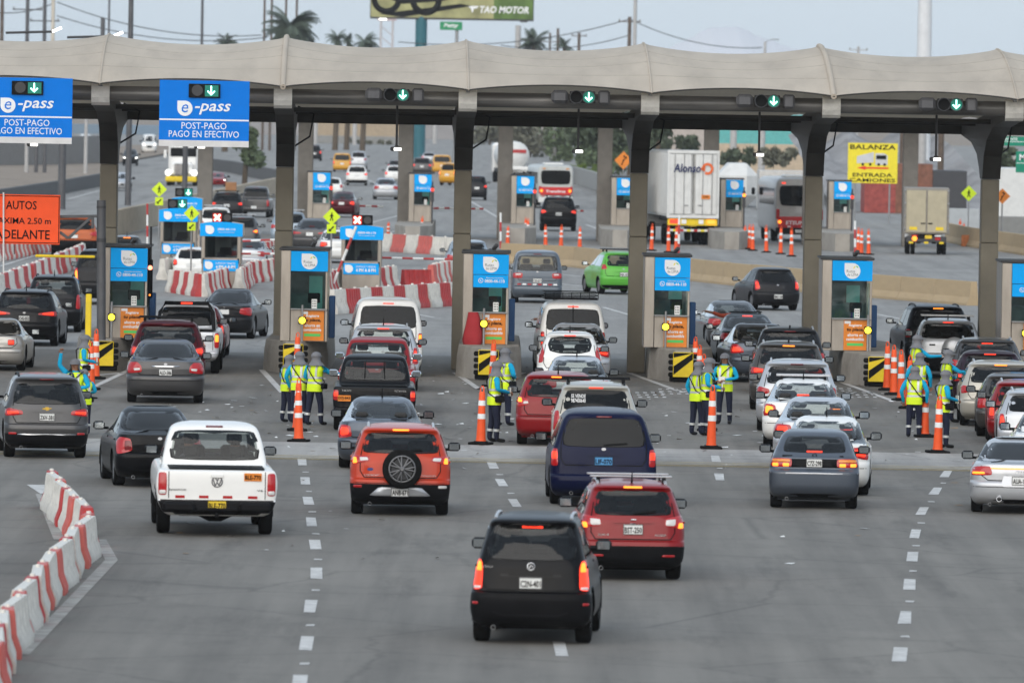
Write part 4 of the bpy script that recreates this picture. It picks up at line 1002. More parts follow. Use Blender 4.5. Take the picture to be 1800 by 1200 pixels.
        mb.add(vs, [(2 * i, 2 * i + 1, 2 * i + 3, 2 * i + 2) for i in range(len(pts) - 1)], 0, True); return mb
WHEEL = {}
def wheel_meshes():
    if WHEEL: return WHEEL
    Mx = Matrix.Rotation(R(90), 4, 'Y')
    b = MB(); b.lathe([(.66, -.10), (.90, -.118), (.975, -.10), (1., -.07), (1., .07), (.975, .10), (.90, .118), (.66, .10)], 28, 0, Mx, close=True)
    WHEEL['tyre'] = b.mesh('tyre', rubber, 50)
    b = MB(); b.lathe([(.70, -.10), (.68, -.085), (.64, -.05), (.64, .05), (.68, .085), (.70, .10)], 24, 0, Mx); 
    b2 = MB(); b2.lathe([(.66, .10), (.62, .075), (.60, .02)], 24, 0, Mx, close=False)
    for k in range(5):
        a = 2 * math.pi * k / 5
        M = Matrix.Rotation(a, 4, 'X'); b2.box((.075, 0, .33), (.03, .16, .62), 0, .012, M=M)
    b2.lathe([(.17, .06), (.17, .10), (.1, .11)], 14, 0, Mx)
    WHEEL['rim'] = b2.mesh('rim', rim_m, 40)
    b3 = MB(); b3.lathe([(.62, -.06), (.62, -.04)], 20, 0, Mx); WHEEL['disc'] = b3.mesh('wheel_disc', dgrey, 40)
    return WHEEL
def add_wheel(t, x, y, r, wd=.215):
    Wm = wheel_meshes(); o = link('wheel', Wm['tyre'], t); o.location = (x, y, r); o.scale = (wd / .236 * (1 if x > 0 else -1) * 1., r, r)
    c = link('rim', Wm['rim'], o); d = link('brake_disc', Wm['disc'], o)
    return o
PLATEW = mat('plate_white', (.75, .75, .73), .4); PLATEY = mat('plate_yellow', (.72, .50, .03), .4); PLATEB = mat('plate_blue', (.08, .28, .55), .4)
frit = mat('window_rubber', (.012, .012, .012), .45)
def vehicle(name, label, cat, kind, x, y, wpx, top, phi=0., col=None, group='cars queueing for the toll booths', lights=None, lit=None, hbl='d', glass='dark', plate='',
            plate_m=None, bumper=None, rails=None, bars=None, mirrors=True, mirror_m=None, win=None, L=None, antenna=None, extra=None, frame='rubber', seam=True, coarse=False,
            wiper=False, emblem=True, spoiler=False, clad=None, plate_z=None, plate_x=0., plate_w=.31, W=None, H=None, sidewin=True, chromebar=None, hbl_z=None, body_o=None, recess=True, head=False):
    p = G(x, y); k = pxm(p); W = W or wpx / k; H = H or (y - top) / k
    los = math.atan2(p.x, p.y); psi = phi + los
    t = thing(name, label, cat, (0, 0, 0), -psi, group)
    B = Body(kind, W, H, L, coarse, **(body_o or {})); K = B.K
    ax = B.wheels[0][0]
    t.location = p - Vector((math.sin(psi), math.cos(psi), 0)) * ax
    fx = lambda P: [(a * W / 2, b * H) for a, b in P]
    wp = fx(win or K['win']); wpr = chaikin(wp, .10, 2); wpd = dens(wpr, .12)
    clear = glass in ('clear', 'tint')
    ffm = [(-.84 * B.fw(K['belt'] * H), (K['belt'] + .03) * H), (.84 * B.fw(K['belt'] * H), (K['belt'] + .03) * H), (.86 * B.fw(.92 * H), .925 * H), (-.86 * B.fw(.92 * H), .925 * H)]
    zb, zt = (K['belt'] + .015) * H, K['top'] * H - .03
    r0 = 1.55 if kind == 'pickup' else None
    lo0 = B.fr(zb) + (.28 if kind in ('suv', 'hatch', 'van') else .16); hi0 = B.fr(zt) + .22; lo1 = B.ff(zb) - .22; hi1 = B.ff(zt) - .14
    nw = 3 if kind in ('suv', 'van') else 2
    side = []
    for q in range(nw):
        a, b = q / nw, (q + 1) / nw; g = .035
        side.append([(lerp(lo0, lo1, a) + (g if q else 0), zb), (lerp(lo0, lo1, b) - (g if q < nw - 1 else 0), zb), (lerp(hi0, hi1, b) - (g if q < nw - 1 else 0), zt), (lerp(hi0, hi1, a) + (g if q else 0), zt)])
    # split the skin into body, bumper and (for see-through cars) openings
    zbump = (bumper if isinstance(bumper, (int, float)) else K['split']) * H
    cut = inset(wpd, .05); cutf = inset(dens(chaikin(ffm, .1, 2), .1), .05)
    parts = {'body': [], 'bumper': [], 'lower': []}
    for f in B.F:
        c = sum((B.V[i] for i in f), Vector()) / len(f)
        if clear and c.z > zb * .98:
            if c.y < B.fr(zb) + 1.2 and abs(c.x) < W / 2 and inpoly(c.x, c.z, cut) and (kind != 'sedan' or c.z > wp[0][1]): continue
            if c.y > B.L * .5 and inpoly(c.x, c.z, cutf): continue
            if abs(c.x) > W * .3 and any(inpoly(c.y, c.z, inset(sw, .05)) for sw in side): continue
        if c.z < zbump and c.y < (.30 if kind != 'pickup' else .118): parts['bumper'].append(f)
        elif clad and c.z < clad * H: parts['lower'].append(f)
        else: parts['body'].append(f)
    mm = dict(body=col, bumper=(bumper_m(bumper, col)), lower=black_plastic)
    body = None
    for nm, fs in parts.items():
        if not fs: continue
        used = sorted(set(i for f in fs for i in f)); ix = {v: i for i, v in enumerate(used)}
        b = MB(); b.add([B.V[i] for i in used], [[ix[i] for i in f] for f in fs])
        o = b.build(dict(body='body', bumper='bumper', lower='sill_cladding')[nm], mm[nm], t, sharp=38)
        if nm == 'body': body = o
    # under side, wheels
    b = MB(); z0 = K['wid'][0][0] * H; b.box((0, B.L / 2, max(.26, z0 + .1)), (W * .60, B.L * .86, .2), 0, .05)
    b.tube([(-W * .3, ax, K['wr'] * .9), (W * .3, ax, K['wr'] * .9)], .06, 8); b.build('underbody', dgrey if False else black_s, t)
    for (yc, r) in B.wheels:
        for sg in (-1, 1): add_wheel(t, sg * (W / 2 - .135), yc, r)
        if not coarse:
            for sg in (-1, 1):
                lb = MB(); vs = []
                for q in range(13):
                    a = math.pi * q / 12 * 1.1 - .05 * math.pi
                    for xx in (W / 2 - .02, W / 2 - .32): vs.append((sg * xx, yc + (r + .05) * math.cos(a), r + (r + .05) * math.sin(a)))
                lb.add(vs, [(2 * q, 2 * q + 1, 2 * q + 3, 2 * q + 2) for q in range(12)]); lb.build('wheel_arch_liner', black_s, t)
    # rear window
    gm = dict(dark=glass_dark, tint=glass_tint, clear=glass_clear)[glass]
    if frame: B.band(dens(chaikin([(a * 1.03, (b - wp[0][1]) * 1.04 + wp[0][1] - .012) for a, b in wp], .10, 2), .12) if False else scale_poly(wpd, 1.035), inset(wpd, .045 if clear else .01), 'rear', .004).build('window_seal', frit, t)
    B.lay(wpd, 'rear', .009, thick=.004).build('rear_window', gm, t, sharp=60)
    if sidewin:
        for vw in ('left', 'right'):
            for q, sw in enumerate(side):
                so = dens(chaikin(sw, .08, 1), .15)
                o = B.lay(so, vw, .008, (1, .6, .3), .004).build('side_window', gm if clear else glass_dark, t, sharp=60)
        B.lay(dens(chaikin(ffm, .1, 2), .12), 'front', .008, (1, .6, .3), .004).build('windshield', gm if clear else glass_dark, t, sharp=60)
    if clear:
        for (sx, yy) in ((-.36, B.L * .5), (.36, B.L * .5)):
            b = MB(); b.box((sx, yy, zb - .12), (.46, .16, .62), 0, .05); b.box((sx, yy, zb + .30), (.26, .10, .18), 0, .04); b.build('front_seat', interior, t)
        yb_ = min(B.fr(zb) + (.75 if kind == 'sedan' else 1.0), B.L * .4)
        b = MB(); b.box((0, yb_, zb - .22), (W * .74, .16, .46), 0, .06)
        for sx in (-.38, .38): b.box((sx, yb_, zb + .10), (.25, .1, .17), 0, .04)
        b.build('rear_seat', interior, t)
        b = MB(); b.box((0, B.ff(zb) - .35, zb - .1), (W * .8, .5, .22), 0, .05); b.build('dashboard', interior, t)
        b = MB(); b.box((0, B.L * .45, .5), (W * .8, B.L * .6, .3)); b.build('cabin_floor', interior, t)
    if kind == 'pickup':
        b = MB(); b.box((0, .80, .6165 * H), (W * .80, 1.16, .012)); b.build('bed_shade_sheet', black_s, t)  # black sheet on the closed bed top stands for its shaded hollow
    # lamps
    lt = lights if isinstance(lights, list) else LIGHTS[lights or K['lights']]
    for sg in (-1, 1):
        host = None
        for q, (c, P) in enumerate(lt):
            c2 = c
            Q = dens(chaikin([(sg * a * W / 2, b_ * H) for a, b_ in P][::sg], .12, 2), .06)
            o = B.lay(Q, 'rear', .012 + .006 * q, (1, .85, .5), .02, bulge=.008).build('tail_light' if q == 0 else 'light_segment', LM[c2], t if q == 0 else host, sharp=60)
            if q == 0:
                host = o
                if lit and len(lt) == 1:
                    B.lay(dens(chaikin(scale_poly([(sg * a * W / 2, b_ * H) for a, b_ in P][::sg], .62), .15, 2), .05), 'rear', .019, (1, .6), .004, bulge=.006).build('light_segment', LM[lit], o, sharp=60)
    hz = hbl_z or K['hbl']
    if hbl and hz:
        hw = .14
        B.lay([(-hw, hz * H - .014), (hw, hz * H - .014), (hw, hz * H + .014), (-hw, hz * H + .014)], 'rear', .014, (1, .5), .01).build('brake_light', LM[hbl], t)
    elif hbl:
        b = MB(); zz = (win or K['win'])[0][1] * H + .05; b.box((0, B.fr(zz) + .02, zz + .02), (.26, .05, .035), 0, .01); b.build('brake_light', LM[hbl], t)
    # number plate
    if plate is not None:
        pz = (plate_z or K['plate']) * H; pw, ph = plate_w, .155; ys = []
        for a in (-1, 0, 1):
            for c in (-1, 1):
                h, _, _ = B.hit(plate_x + a * pw * .5, pz + c * ph * .5, 'rear')
                if h is not None: ys.append(h.y)
        yy = min(ys) - .012 if ys else -.01
        if recess and not coarse:
            B.lay(dens(chaikin([(plate_x - .36, pz - .11), (plate_x + .36, pz - .11), (plate_x + .29, pz + .13), (plate_x - .29, pz + .13)], .1, 1), .1), 'rear', .003, (1, .5), .002).build('plate_recess', recess_m(col), t, sharp=60)
        if recess and not coarse: B.ribbon([(plate_x - .30, pz + .115), (plate_x + .30, pz + .115)], .035, 'rear', .028).build('plate_lip', col, t)  # proud lip added over the plate for its highlight and shadow line
        b = MB(); b.box((plate_x, yy, pz), (pw, .012, ph), 0, .004); pl = b.build('license_plate', plate_m or PLATEW, t)
        if not coarse:
            b = MB()
            for (dx, dz, sx, sz) in ((0, ph / 2 - .006, pw, .008), (0, -ph / 2 + .006, pw, .008), (pw / 2 - .005, 0, .008, ph), (-pw / 2 + .005, 0, .008, ph)): b.box((plate_x + dx, yy - .008, pz + dz), (sx * .98, .004, sz * .98))
            b.build('plate_border', black_s, pl)
        if plate: text(plate, pl, plate_x, yy - .009, pz - .008, pw * .88, ph * .58, black_s, .02, name='plate_number')
    if emblem and not coarse:
        ez = (emblem if isinstance(emblem, float) else (.60 if kind != 'sedan' else .63)) * H
        B.lay([(.042 * math.cos(2 * math.pi * q / 14), ez + .027 * math.sin(2 * math.pi * q / 14)) for q in range(14)], 'rear', .008, (1, .5), .005).build('badge', mat('badge_metal', (.30, .30, .31), .3, .8), t, sharp=60)
    if chromebar:
        z_ = chromebar * H; B.lay(dens([(-.32, z_ - .014), (.32, z_ - .014), (.32, z_ + .014), (-.32, z_ + .014)], .1), 'rear', .014, (1, .5), .01).build('chrome_strip', chrome, t)
    if seam and not coarse:
        if kind in ('suv', 'hatch', 'van'):
            xx = .80 * W / 2; B.ribbon([(-xx * .9, .43 * H), (-xx, .50 * H), (-xx, .64 * H), (-xx * .93, .80 * H)], .016).build('tailgate_seam', black_s, t); B.ribbon([(xx * .9, .43 * H), (xx, .50 * H), (xx, .64 * H), (xx * .93, .80 * H)], .016).build('tailgate_seam', black_s, t)
            B.ribbon([(-xx * .9, .43 * H), (xx * .9, .43 * H)], .018).build('tailgate_seam', black_s, t)
        elif kind == 'sedan':
            xx = .80 * W / 2; B.ribbon([(-xx * .8, .46 * H), (-xx, .54 * H), (-xx * .97, .655 * H)], .015).build('boot_seam', black_s, t); B.ribbon([(xx * .8, .46 * H), (xx, .54 * H), (xx * .97, .655 * H)], .015).build('boot_seam', black_s, t)
            B.ribbon([(-xx * .8, .46 * H), (xx * .8, .46 * H)], .016).build('boot_seam', black_s, t)
        else:
            xx = .81 * W / 2
            for sg in (-1, 1): B.ribbon([(sg * xx, .345 * H), (sg * xx, .59 * H)], .014).build('tailgate_seam', black_s, t)
        for vw in ('left', 'right'):
            for q in range(1, nw):
                yy = lerp(lo0, lo1, q / nw); B.ribbon([(yy, .2 * H), (yy + .03, zb)], .012, vw).build('door_seam', black_s, t)
            for q in (1, nw):
                h, _, _ = B.hit(lerp(lo0, lo1, q / nw) - .9, zb - .1, vw)
                if h is not None: b = MB(); b.box(h, (.03, .2, .035), 0, .01); b.build('door_handle', col, t)
    if not coarse and kind != 'pickup':
        zq = zbump; B.ribbon([(-.93 * W / 2, zq), (.93 * W / 2, zq)], .012).build('bumper_seam', black_s, t)
        zv = (K['wid'][0][0] + .02) * H; B.lay(dens(chaikin([(-.62 * W / 2, zv), (.62 * W / 2, zv), (.52 * W / 2, zv + .085), (-.52 * W / 2, zv + .085)], .12, 1), .1), 'rear', .005, (1, .5), .003).build('lower_valance', black_plastic, t, sharp=60)
        b = MB(); b.lathe([(.032, 0), (.032, .12), (.026, .12), (.026, 0)], 12, 0, Matrix.Translation((-.30 * W, .16, .135 * H)) @ Matrix.Rotation(R(90), 4, 'X'), close=True); b.build('exhaust_pipe', galv, t)
    if mirrors:
        ym = B.ff(zb) - .30; wb_ = B.fw(zb)
        for sg in (-1, 1):
            b = MB(); b.box((sg * (wb_ + .14), ym, zb + .06), (.22, .11, .155), 0, .04); b.box((sg * (wb_ + .02), ym + .02, zb + .01), (.14, .05, .05), 0, .015); o = b.build('wing_mirror', mirror_m or black_plastic, t, sharp=50)
            b = MB(); b.box((sg * (wb_ + .14), ym - .058, zb + .06), (.17, .006, .11), 0, .002); b.build('mirror_glass', mat('mirror_glass', (.35, .38, .4), .08, .9), o)
    roof = lambda x_, y_: (B.hit(x_, y_, 'top')[0] or Vector((x_, y_, H))).z
    y0, y1 = B.fr(.96 * H) + .25, B.ff(.96 * H) - .2
    if rails:
        rm = chrome if rails == 'c' else (rails_silver if rails == 's' else black_plastic)
        for sg in (-1, 1):
            xr = sg * B.fw(.965 * H) * .92; b = MB(); pts = []
            for q in range(9):
                u = q / 8; yy = lerp(y0, y1, u); pts.append((xr, yy, roof(xr, yy) + .045 * math.sin(math.pi * min(1, max(0, u))) ** .35 - .004))
            b.tube(pts, .022, 8); b.build('roof_rail', rm, t)
    if bars:
        for q, fr_ in enumerate((.18, .72)):
            yy = lerp(y0, y1, fr_); hw = B.fw(.965 * H) * 1.12; zz = roof(0, yy) + .075
            b = MB(); b.box((0, yy, zz), (2 * hw, .06, .03), 0, .01); o = b.build('roof_bar', rails_silver if bars == 's' else black_plastic, t)
            b = MB()
            for sg in (-1, 1): b.box((sg * hw * .8, yy, zz - .055), (.06, .06, .09), 0, .01)
            b.build('bar_foot', black_plastic, o)
    if antenna == 'fin':
        yy = y0 + .1; z_ = roof(0, yy); b = MB(); b.prism([(yy - .06, z_ - .01), (yy + .12, z_ - .01), (yy - .02, z_ + .07), (yy - .05, z_ + .07)], -.02, .02, 'x'); b.build('antenna_fin', col if False else black_plastic, t)
    elif antenna:
        yy = y0 + .05; z_ = roof(0, yy); b = MB(); b.tube([(0, yy, z_ - .01), (0, yy - .05, z_ + .18)], [.02, .007], 6); b.build('antenna', black_plastic, t)
    if wiper:
        zz = wp[0][1] + .03; B.ribbon([(.0, zz), (W * .22, zz + .035)], .03, 'rear', .03).build('rear_wiper', black_s, t)
    if head:    # lamps at the front, for cars that face the camera
        for sg in (-1, 1):
            B.lay(dens(chaikin([(sg * .62 * W / 2, .44 * H), (sg * .93 * W / 2, .45 * H), (sg * .90 * W / 2, .53 * H), (sg * .60 * W / 2, .51 * H)][::sg], .12, 2), .08), 'front', .012, (1, .5)).build('headlight', lit_white, t)
        B.lay(dens([(-.5, .30 * H), (.5, .30 * H), (.5, .42 * H), (-.5, .42 * H)], .1), 'front', .006, (1, .5)).build('grille', black_s, t)
    if extra: extra(t, B, W, H)
    return t
rails_silver = mat('rail_silver', (.55, .55, .56), .35, .7)
def bumper_m(b, col): return black_plastic if b is True or isinstance(b, float) else col
def recess_m(col): return col
def P_(n, *c, metal=.35): return paint(n, c, metal)
white = P_('white', .80, .79, .76, metal=0.); silver = P_('silver', .50, .51, .53, metal=.5); silver2 = P_('silver_warm', .42, .40, .37, metal=.55); grey = P_('grey', .075, .073, .074, metal=.5)
dgry = P_('charcoal', .018, .018, .020, metal=.4); blackp = P_('black', .003, .003, .004, metal=.0); bluegrey = P_('blue_grey', .085, .10, .125, metal=.5); navy = P_('navy', .003, .006, .032, metal=.1)
orange = P_('orange_red', .46, .030, .002, metal=.1); red = P_('red', .22, .002, .004, metal=.05); maroon = P_('maroon', .065, .004, .008, metal=.2); green = P_('green', .10, .40, .045, metal=.1)
yellow = P_('taxi_yellow', .62, .30, .012, metal=.0); beige = P_('beige', .46, .43, .37, metal=.3); vangrey = P_('van_grey', .10, .12, .145, metal=.4); taupe = P_('taupe', .075, .068, .062, metal=.5); orange2 = P_('orange', .42, .085, .012, metal=.15); grn_blk = P_('dark_green', .008, .011, .010, metal=.2)
def wheel_at(b, c, r, wd, n=24): b.lathe([(r * .55, -wd / 2), (r * .9, -wd / 2), (r, -wd * .35), (r, wd * .35), (r * .9, wd / 2), (r * .55, wd / 2)], n, 0, Matrix.Translation(c) @ Matrix.Rotation(R(90), 4, 'X'), close=True)
Q_ = 'cars queueing for the toll booths'
# ---- nearest cars
def x_blacksuv(t, B, W, H):
    yy = B.hit(0, .615 * H, 'rear')[0].y
    b = MB(); b.lathe([(.055, 0), (.055, .012), (.042, .012), (.042, 0)], 18, 0, Matrix.Translation((0, yy - .005, .615 * H)) @ Matrix.Rotation(R(90), 4, 'X'), close=True)
    b.tube([(-.02, yy - .012, .615 * H - .02), (.0, yy - .012, .615 * H + .02), (.02, yy - .012, .615 * H - .01)], .007, 6); b.build('ring_badge', chrome, t)
    for sg in (-1, 1): B.lay(dens(chaikin([(sg * .86 * W / 2, .315 * H), (sg * .96 * W / 2, .315 * H), (sg * .96 * W / 2, .335 * H), (sg * .86 * W / 2, .335 * H)][::sg], .1, 1), .06), 'rear', .012, (1, .5)).build('reflector', lens_red, t)
    B.ribbon([(-.62 * W / 2, .262 * H), (-.45 * W / 2, .235 * H), (.45 * W / 2, .235 * H), (.62 * W / 2, .262 * H)], .03, 'rear', .008).build('bumper_crease', dgry, t)
    B.ribbon([(-.5 * W / 2, .545 * H), (.5 * W / 2, .545 * H)], .035, 'rear', .012).build('grip_strip', dgry, t)
    text('Otting', t, -.68 * W / 2, B.hit(-.68 * W / 2, .605 * H, 'rear')[0].y - .008, .605 * H, .19, .045, chrome, .0)
vehicle('black_suv', 'black SUV with silver roof rails and tall lit tail lights, nearest vehicle', 'car', 'suv', 936, 1127, 214, 903, .05, blackp, Q_,
        [('R', [(.80, .435), (.95, .425), (.925, .60), (.875, .665), (.82, .655), (.79, .60)]), ('O', [(.805, .575), (.905, .575), (.87, .65), (.82, .645)]), ('w', [(.82, .44), (.94, .435), (.94, .458), (.82, .458)])], None, 'R', 'tint', 'C2N-401', rails='s', antenna=None, extra=x_blacksuv, emblem=False, bumper=.40,
        win=[(-.74, .665), (.74, .665), (.63, .935), (-.63, .935)], body_o=dict(wid=[(.12, .86), (.2, .97), (.3, 1.), (.4, .985), (.5, .945), (.6, .915), (.66, .875), (.8, .80), (.92, .73), (.955, .695), (.98, .62), (.993, .54), (1., .40)]), hbl_z=.915, plate_z=.485)
def x_suz(t, B, W, H):
    for sg in (-1, 1): B.lay(dens(chaikin([(sg * .55 * W / 2, .255 * H), (sg * .8 * W / 2, .25 * H), (sg * .8 * W / 2, .275 * H), (sg * .57 * W / 2, .275 * H)][::sg], .1, 1), .06), 'rear', .012, (1, .5)).build('reflector', lens_red, t)
    z = .61 * H; yy = B.hit(0, z, 'rear')[0].y - .012
    b = MB(); b.tube([(.045, yy, z + .03), (-.03, yy, z + .035), (-.045, yy, z + .012), (.045, yy, z - .012), (.03, yy, z - .035), (-.045, yy, z - .03)], .010, 6); b.build('letter_badge', chrome, t)
    for s_, x_ in (('SX4', -.56), ('ALLGRIP', .52)): text(s_, t, x_ * W / 2, B.hit(x_ * W / 2, .475 * H, 'rear')[0].y - .006, .475 * H, .17, .03, chrome, .0)
vehicle('red_crossover', 'red crossover with silver roof bars and chrome badge, beside the nearest black SUV', 'car', 'suv', 1106, 1016, 184, 845, -.06, red, Q_,
        [('r', [(.60, .565), (.975, .545), (.975, .66), (.93, .675), (.62, .645)]), ('w', [(.62, .575), (.80, .57), (.83, .64), (.63, .632)]), ('O', [(.86, .545), (.968, .545), (.96, .60), (.88, .60)])], None, 'O', 'tint', 'BST-250', bars='s', rails='s', antenna=1, wiper=True, bumper=.36, clad=.22, emblem=False, extra=x_suz, hbl_z=.955, plate_z=.53, plate_w=.30)
def x_amarok(t, B, W, H):
    z = .50 * H; yy = B.hit(0, z, 'rear')[0].y - .006
    bs = mat('badge_steel', (.10, .10, .11), .35, .5)
    b = MB(); b.lathe([(.092, 0), (.092, .012), (.078, .012), (.078, 0)], 28, 0, Matrix.Translation((0, yy + .004, z)) @ Matrix.Rotation(R(90), 4, 'X'), close=True); rg = b.build('badge_ring', bs, t)
    def stroke(pl, nm):
        b = MB(); b.prism(pl, yy - .010, yy - .002); b.build(nm, bs, rg)
    def bar(x0, z0, x1, z1, w=.008): return [(x0 - w, z + z0), (x0 + w, z + z0), (x1 + w, z + z1), (x1 - w, z + z1)]
    for sg in (-1, 1):
        stroke(bar(sg * .030, .072, 0, .006), 'badge_stroke'); stroke(bar(sg * .066, .036, sg * .032, -.064), 'badge_stroke'); stroke(bar(sg * .032, -.064, 0, -.004), 'badge_stroke')
    text('AMAROK', t, -.66 * W / 2, yy, .425 * H, .30, .03, dgrey, .0); text('V6', t, .72 * W / 2, yy, .425 * H, .10, .03, dgrey, .0)
    pz = .545 * H; b = MB(); b.box((.60 * W / 2, yy - .002, pz), (.29, .012, .13), 0, .004); pl = b.build('orange_plate', poster_o, t); text('BLE-770', pl, .60 * W / 2, yy - .011, pz - .005, .26, .075, black_s, .02, name='plate_number')
    for x_ in (-.62, -.22, .18, .60):
        b = MB(); b.box((x_ * W / 2, yy - .001, .362 * H), (.155, .008, .045)); b.build('red_reflector', lens_red, t)
    for sg in (-1, 1):
        b = MB(); b.box((sg * W * .32, .0, .275 * H), (W * .27, .16, .17), 0, .045); b.build('step_bumper', black_plastic, t)
    b = MB(); b.box((0, .03, .255 * H), (W * .36, .1, .09), 0, .03); b.tube([(0, .1, .2 * H), (0, .02, .2 * H)], .035, 8); b.build('tow_bar', black_plastic, t)
    b = MB(); b.prism([(-.35, .34), (.35, .34), (.1, .22), (-.1, .22)], .9, 1.2); b.build('differential', rubber, t)
    b = MB(); b.box((0, yy - .01, .552 * H), (.2, .02, .06), 0, .02); b.build('tailgate_handle', white, t)
vehicle('white_pickup', 'white double cab pickup with round badge, red reflectors and yellow plate', 'pickup', 'pickup', 376, 937, 208, 744, -.035, white, Q_,
        [('r', [(.845, .375), (.985, .375), (.985, .58), (.845, .58)]), ('w', [(.86, .385), (.97, .385), (.97, .42), (.86, .42)])], None, 'd', 'clear', 'BLE-770', plate_m=PLATEY, extra=x_amarok, emblem=False, bumper=True, plate_z=.29, recess=False, body_o=dict(wid=[(.19, .80), (.22, .90), (.28, .96), (.36, 1.0), (.48, 1.02), (.56, 1.), (.60, .965), (.607, .93), (.615, .88), (.66, .88), (.70, .865), (.80, .825), (.90, .77), (.95, .72), (.975, .65), (.992, .55), (1., .40)]))
def bust(car, x, y, z, cloth, hair, label):
    b = MB(); b.tube([(0, 0, -.55), (0, 0, -.32), (0, 0, -.20), (0, .0, -.13), (0, .01, -.09), (0, .01, .02), (0, 0, .10), (0, 0, .14)], [.19, .21, .17, .07, .06, .085, .08, .03], 14, 0)
    for f, m_ in enumerate(b.f):
        c = sum(b.v[i][2] for i in m_) / len(m_); b.m[f] = 0 if c < -.14 else (1 if c < -.03 else 2)
    o = b.build('person', [cloth, skin_m, hair]); o.location = car.matrix_world @ Vector((x, y, z)) if False else Matrix.Translation(car.location) @ Matrix.Rotation(car.rotation_euler[2], 4, 'Z') @ Vector((x, y, z)); tag(o, label, 'person', 'people sitting in the cars')
_am = [o for o in COL.objects if o.name == 'white_pickup'][0]
bust(_am, -.40, 2.55, 1.42, mat('cloth_grey', (.15, .15, .16), .8), black_s, 'driver seen through the rear window of the white pickup')
bust(_am, .38, 2.55, 1.40, mat('cloth_dark', (.03, .03, .04), .8), black_s, 'passenger seen through the rear window of the white pickup')
def x_eco(t, B, W, H):
    z = .535 * H; b = MB(); wheel_at(b, (.03, -.10, z), .345, .22, 32); sp = b.build('spare_wheel', rubber, t, sharp=50)
    b = MB()
    b.lathe([(.24, 0), (.235, .02), (.20, .0), (.19, -.05)], 28, 0, Matrix.Translation((.03, -.20, z)) @ Matrix.Rotation(R(90), 4, 'X'))
    b.build('rim_well', dgrey, sp)
    b = MB()
    for k in range(7):
        a = 2 * math.pi * k / 7
        for da in (-.16, .16):
            b.tube([(.03 + .04 * math.cos(a), -.235, z + .04 * math.sin(a)), (.03 + .225 * math.cos(a + da), -.225, z + .225 * math.sin(a + da))], [.018, .012], 6)
    b.lathe([(.24, 0), (.24, .02), (.215, .025), (.21, 0)], 28, 0, Matrix.Translation((.03, -.205, z)) @ Matrix.Rotation(R(90), 4, 'X'), close=True)
    b.lathe([(.05, 0), (.05, .04), (.03, .05)], 14, 0, Matrix.Translation((.03, -.21, z)) @ Matrix.Rotation(R(90), 4, 'X')); b.build('rim', rim_m, sp)
    B.lay(dens(chaikin([(-.62 * W / 2, .225 * H), (.62 * W / 2, .225 * H), (.42 * W / 2, .325 * H), (-.42 * W / 2, .325 * H)], .08, 1), .1), 'rear', .008, (1, .6, .3)).build('skid_plate', silver, t)
    yy = B.hit(-.60 * W / 2, .50 * H, 'rear')[0].y - .008
    b = MB(); b.prism([(-.60 * W / 2 + .055 * math.cos(q), .52 * H + .026 * math.sin(q)) for q in [2 * math.pi * k / 14 for k in range(14)]], yy - .004, yy + .004); b.build('oval_badge', mat('badge_blue', (.03, .06, .2), .3), t)
    text('ECOSPORT', t, -.56 * W / 2, B.hit(-.56 * W / 2, .455 * H, 'rear')[0].y - .006, .455 * H, .27, .03, chrome, .0); text('TITANIUM', t, .56 * W / 2, B.hit(.56 * W / 2, .455 * H, 'rear')[0].y - .006, .455 * H, .25, .025, chrome, .0)
    for sg in (-1, 1): B.lay(dens(chaikin([(sg * .76 * W / 2, .315 * H), (sg * .93 * W / 2, .315 * H), (sg * .93 * W / 2, .345 * H), (sg * .76 * W / 2, .345 * H)][::sg], .1, 1), .06), 'rear', .012, (1, .5)).build('reflector', lens_red if sg < 0 else lens_white, t)
vehicle('orange_suv', 'orange red compact SUV carrying its spare wheel on the tailgate', 'car', 'suv', 702, 903, 176, 746, -.005, orange, Q_,
        [('r', [(.60, .615), (.975, .57), (.975, .645), (.93, .67), (.62, .665)]), ('w', [(.64, .622), (.80, .612), (.82, .652), (.66, .654)]), ('O', [(.86, .588), (.95, .582), (.94, .65), (.88, .65)])], None, 'O', 'tint', 'ANB-671', rails='s', bumper=.37, clad=.24, emblem=False, plate_z=.27, extra=x_eco, wiper=True, recess=False, hbl_z=.955,
        win=[(-.76, .70), (.76, .70), (.66, .92), (-.66, .92)])
vehicle('black_sedan', 'black sedan half hidden behind the white pickup', 'car', 'sedan', 272, 853, 154, 716, -.09, blackp, Q_, lights=[('r', [(.62, .47), (.975, .42), (.975, .59), (.90, .645), (.66, .625)]), ('d', [(.64, .49), (.8, .47), (.8, .6), (.66, .6)])], lit='R', glass='dark', plate=None, hbl=None)
def x_chev(t, B, W, H):
    z = .60 * H; yy = B.hit(0, z, 'rear')[0].y - .006
    b = MB(); b.prism([(-.09, z - .012), (-.03, z - .012), (-.03, z - .032), (.035, z - .032), (.035, z - .012), (.09, z + .0), (.09, z + .014), (.03, z + .014), (.03, z + .034), (-.035, z + .034), (-.035, z + .014), (-.09, z + .014)], yy - .008, yy); b.build('bar_badge', mat('badge_gold', (.7, .45, .08), .25, .9), t)
    B.lay(dens([(-.70 * W / 2, .285 * H), (.70 * W / 2, .285 * H), (.70 * W / 2, .30 * H), (-.70 * W / 2, .30 * H)], .1), 'rear', .012, (1, .5)).build('chrome_strip', chrome, t)
    for sg in (-1, 1): B.lay(dens([(sg * .72 * W / 2, .29 * H), (sg * .9 * W / 2, .29 * H), (sg * .9 * W / 2, .315 * H), (sg * .72 * W / 2, .315 * H)][::sg], .1), 'rear', .016, (1, .5)).build('reflector', lens_red, t)
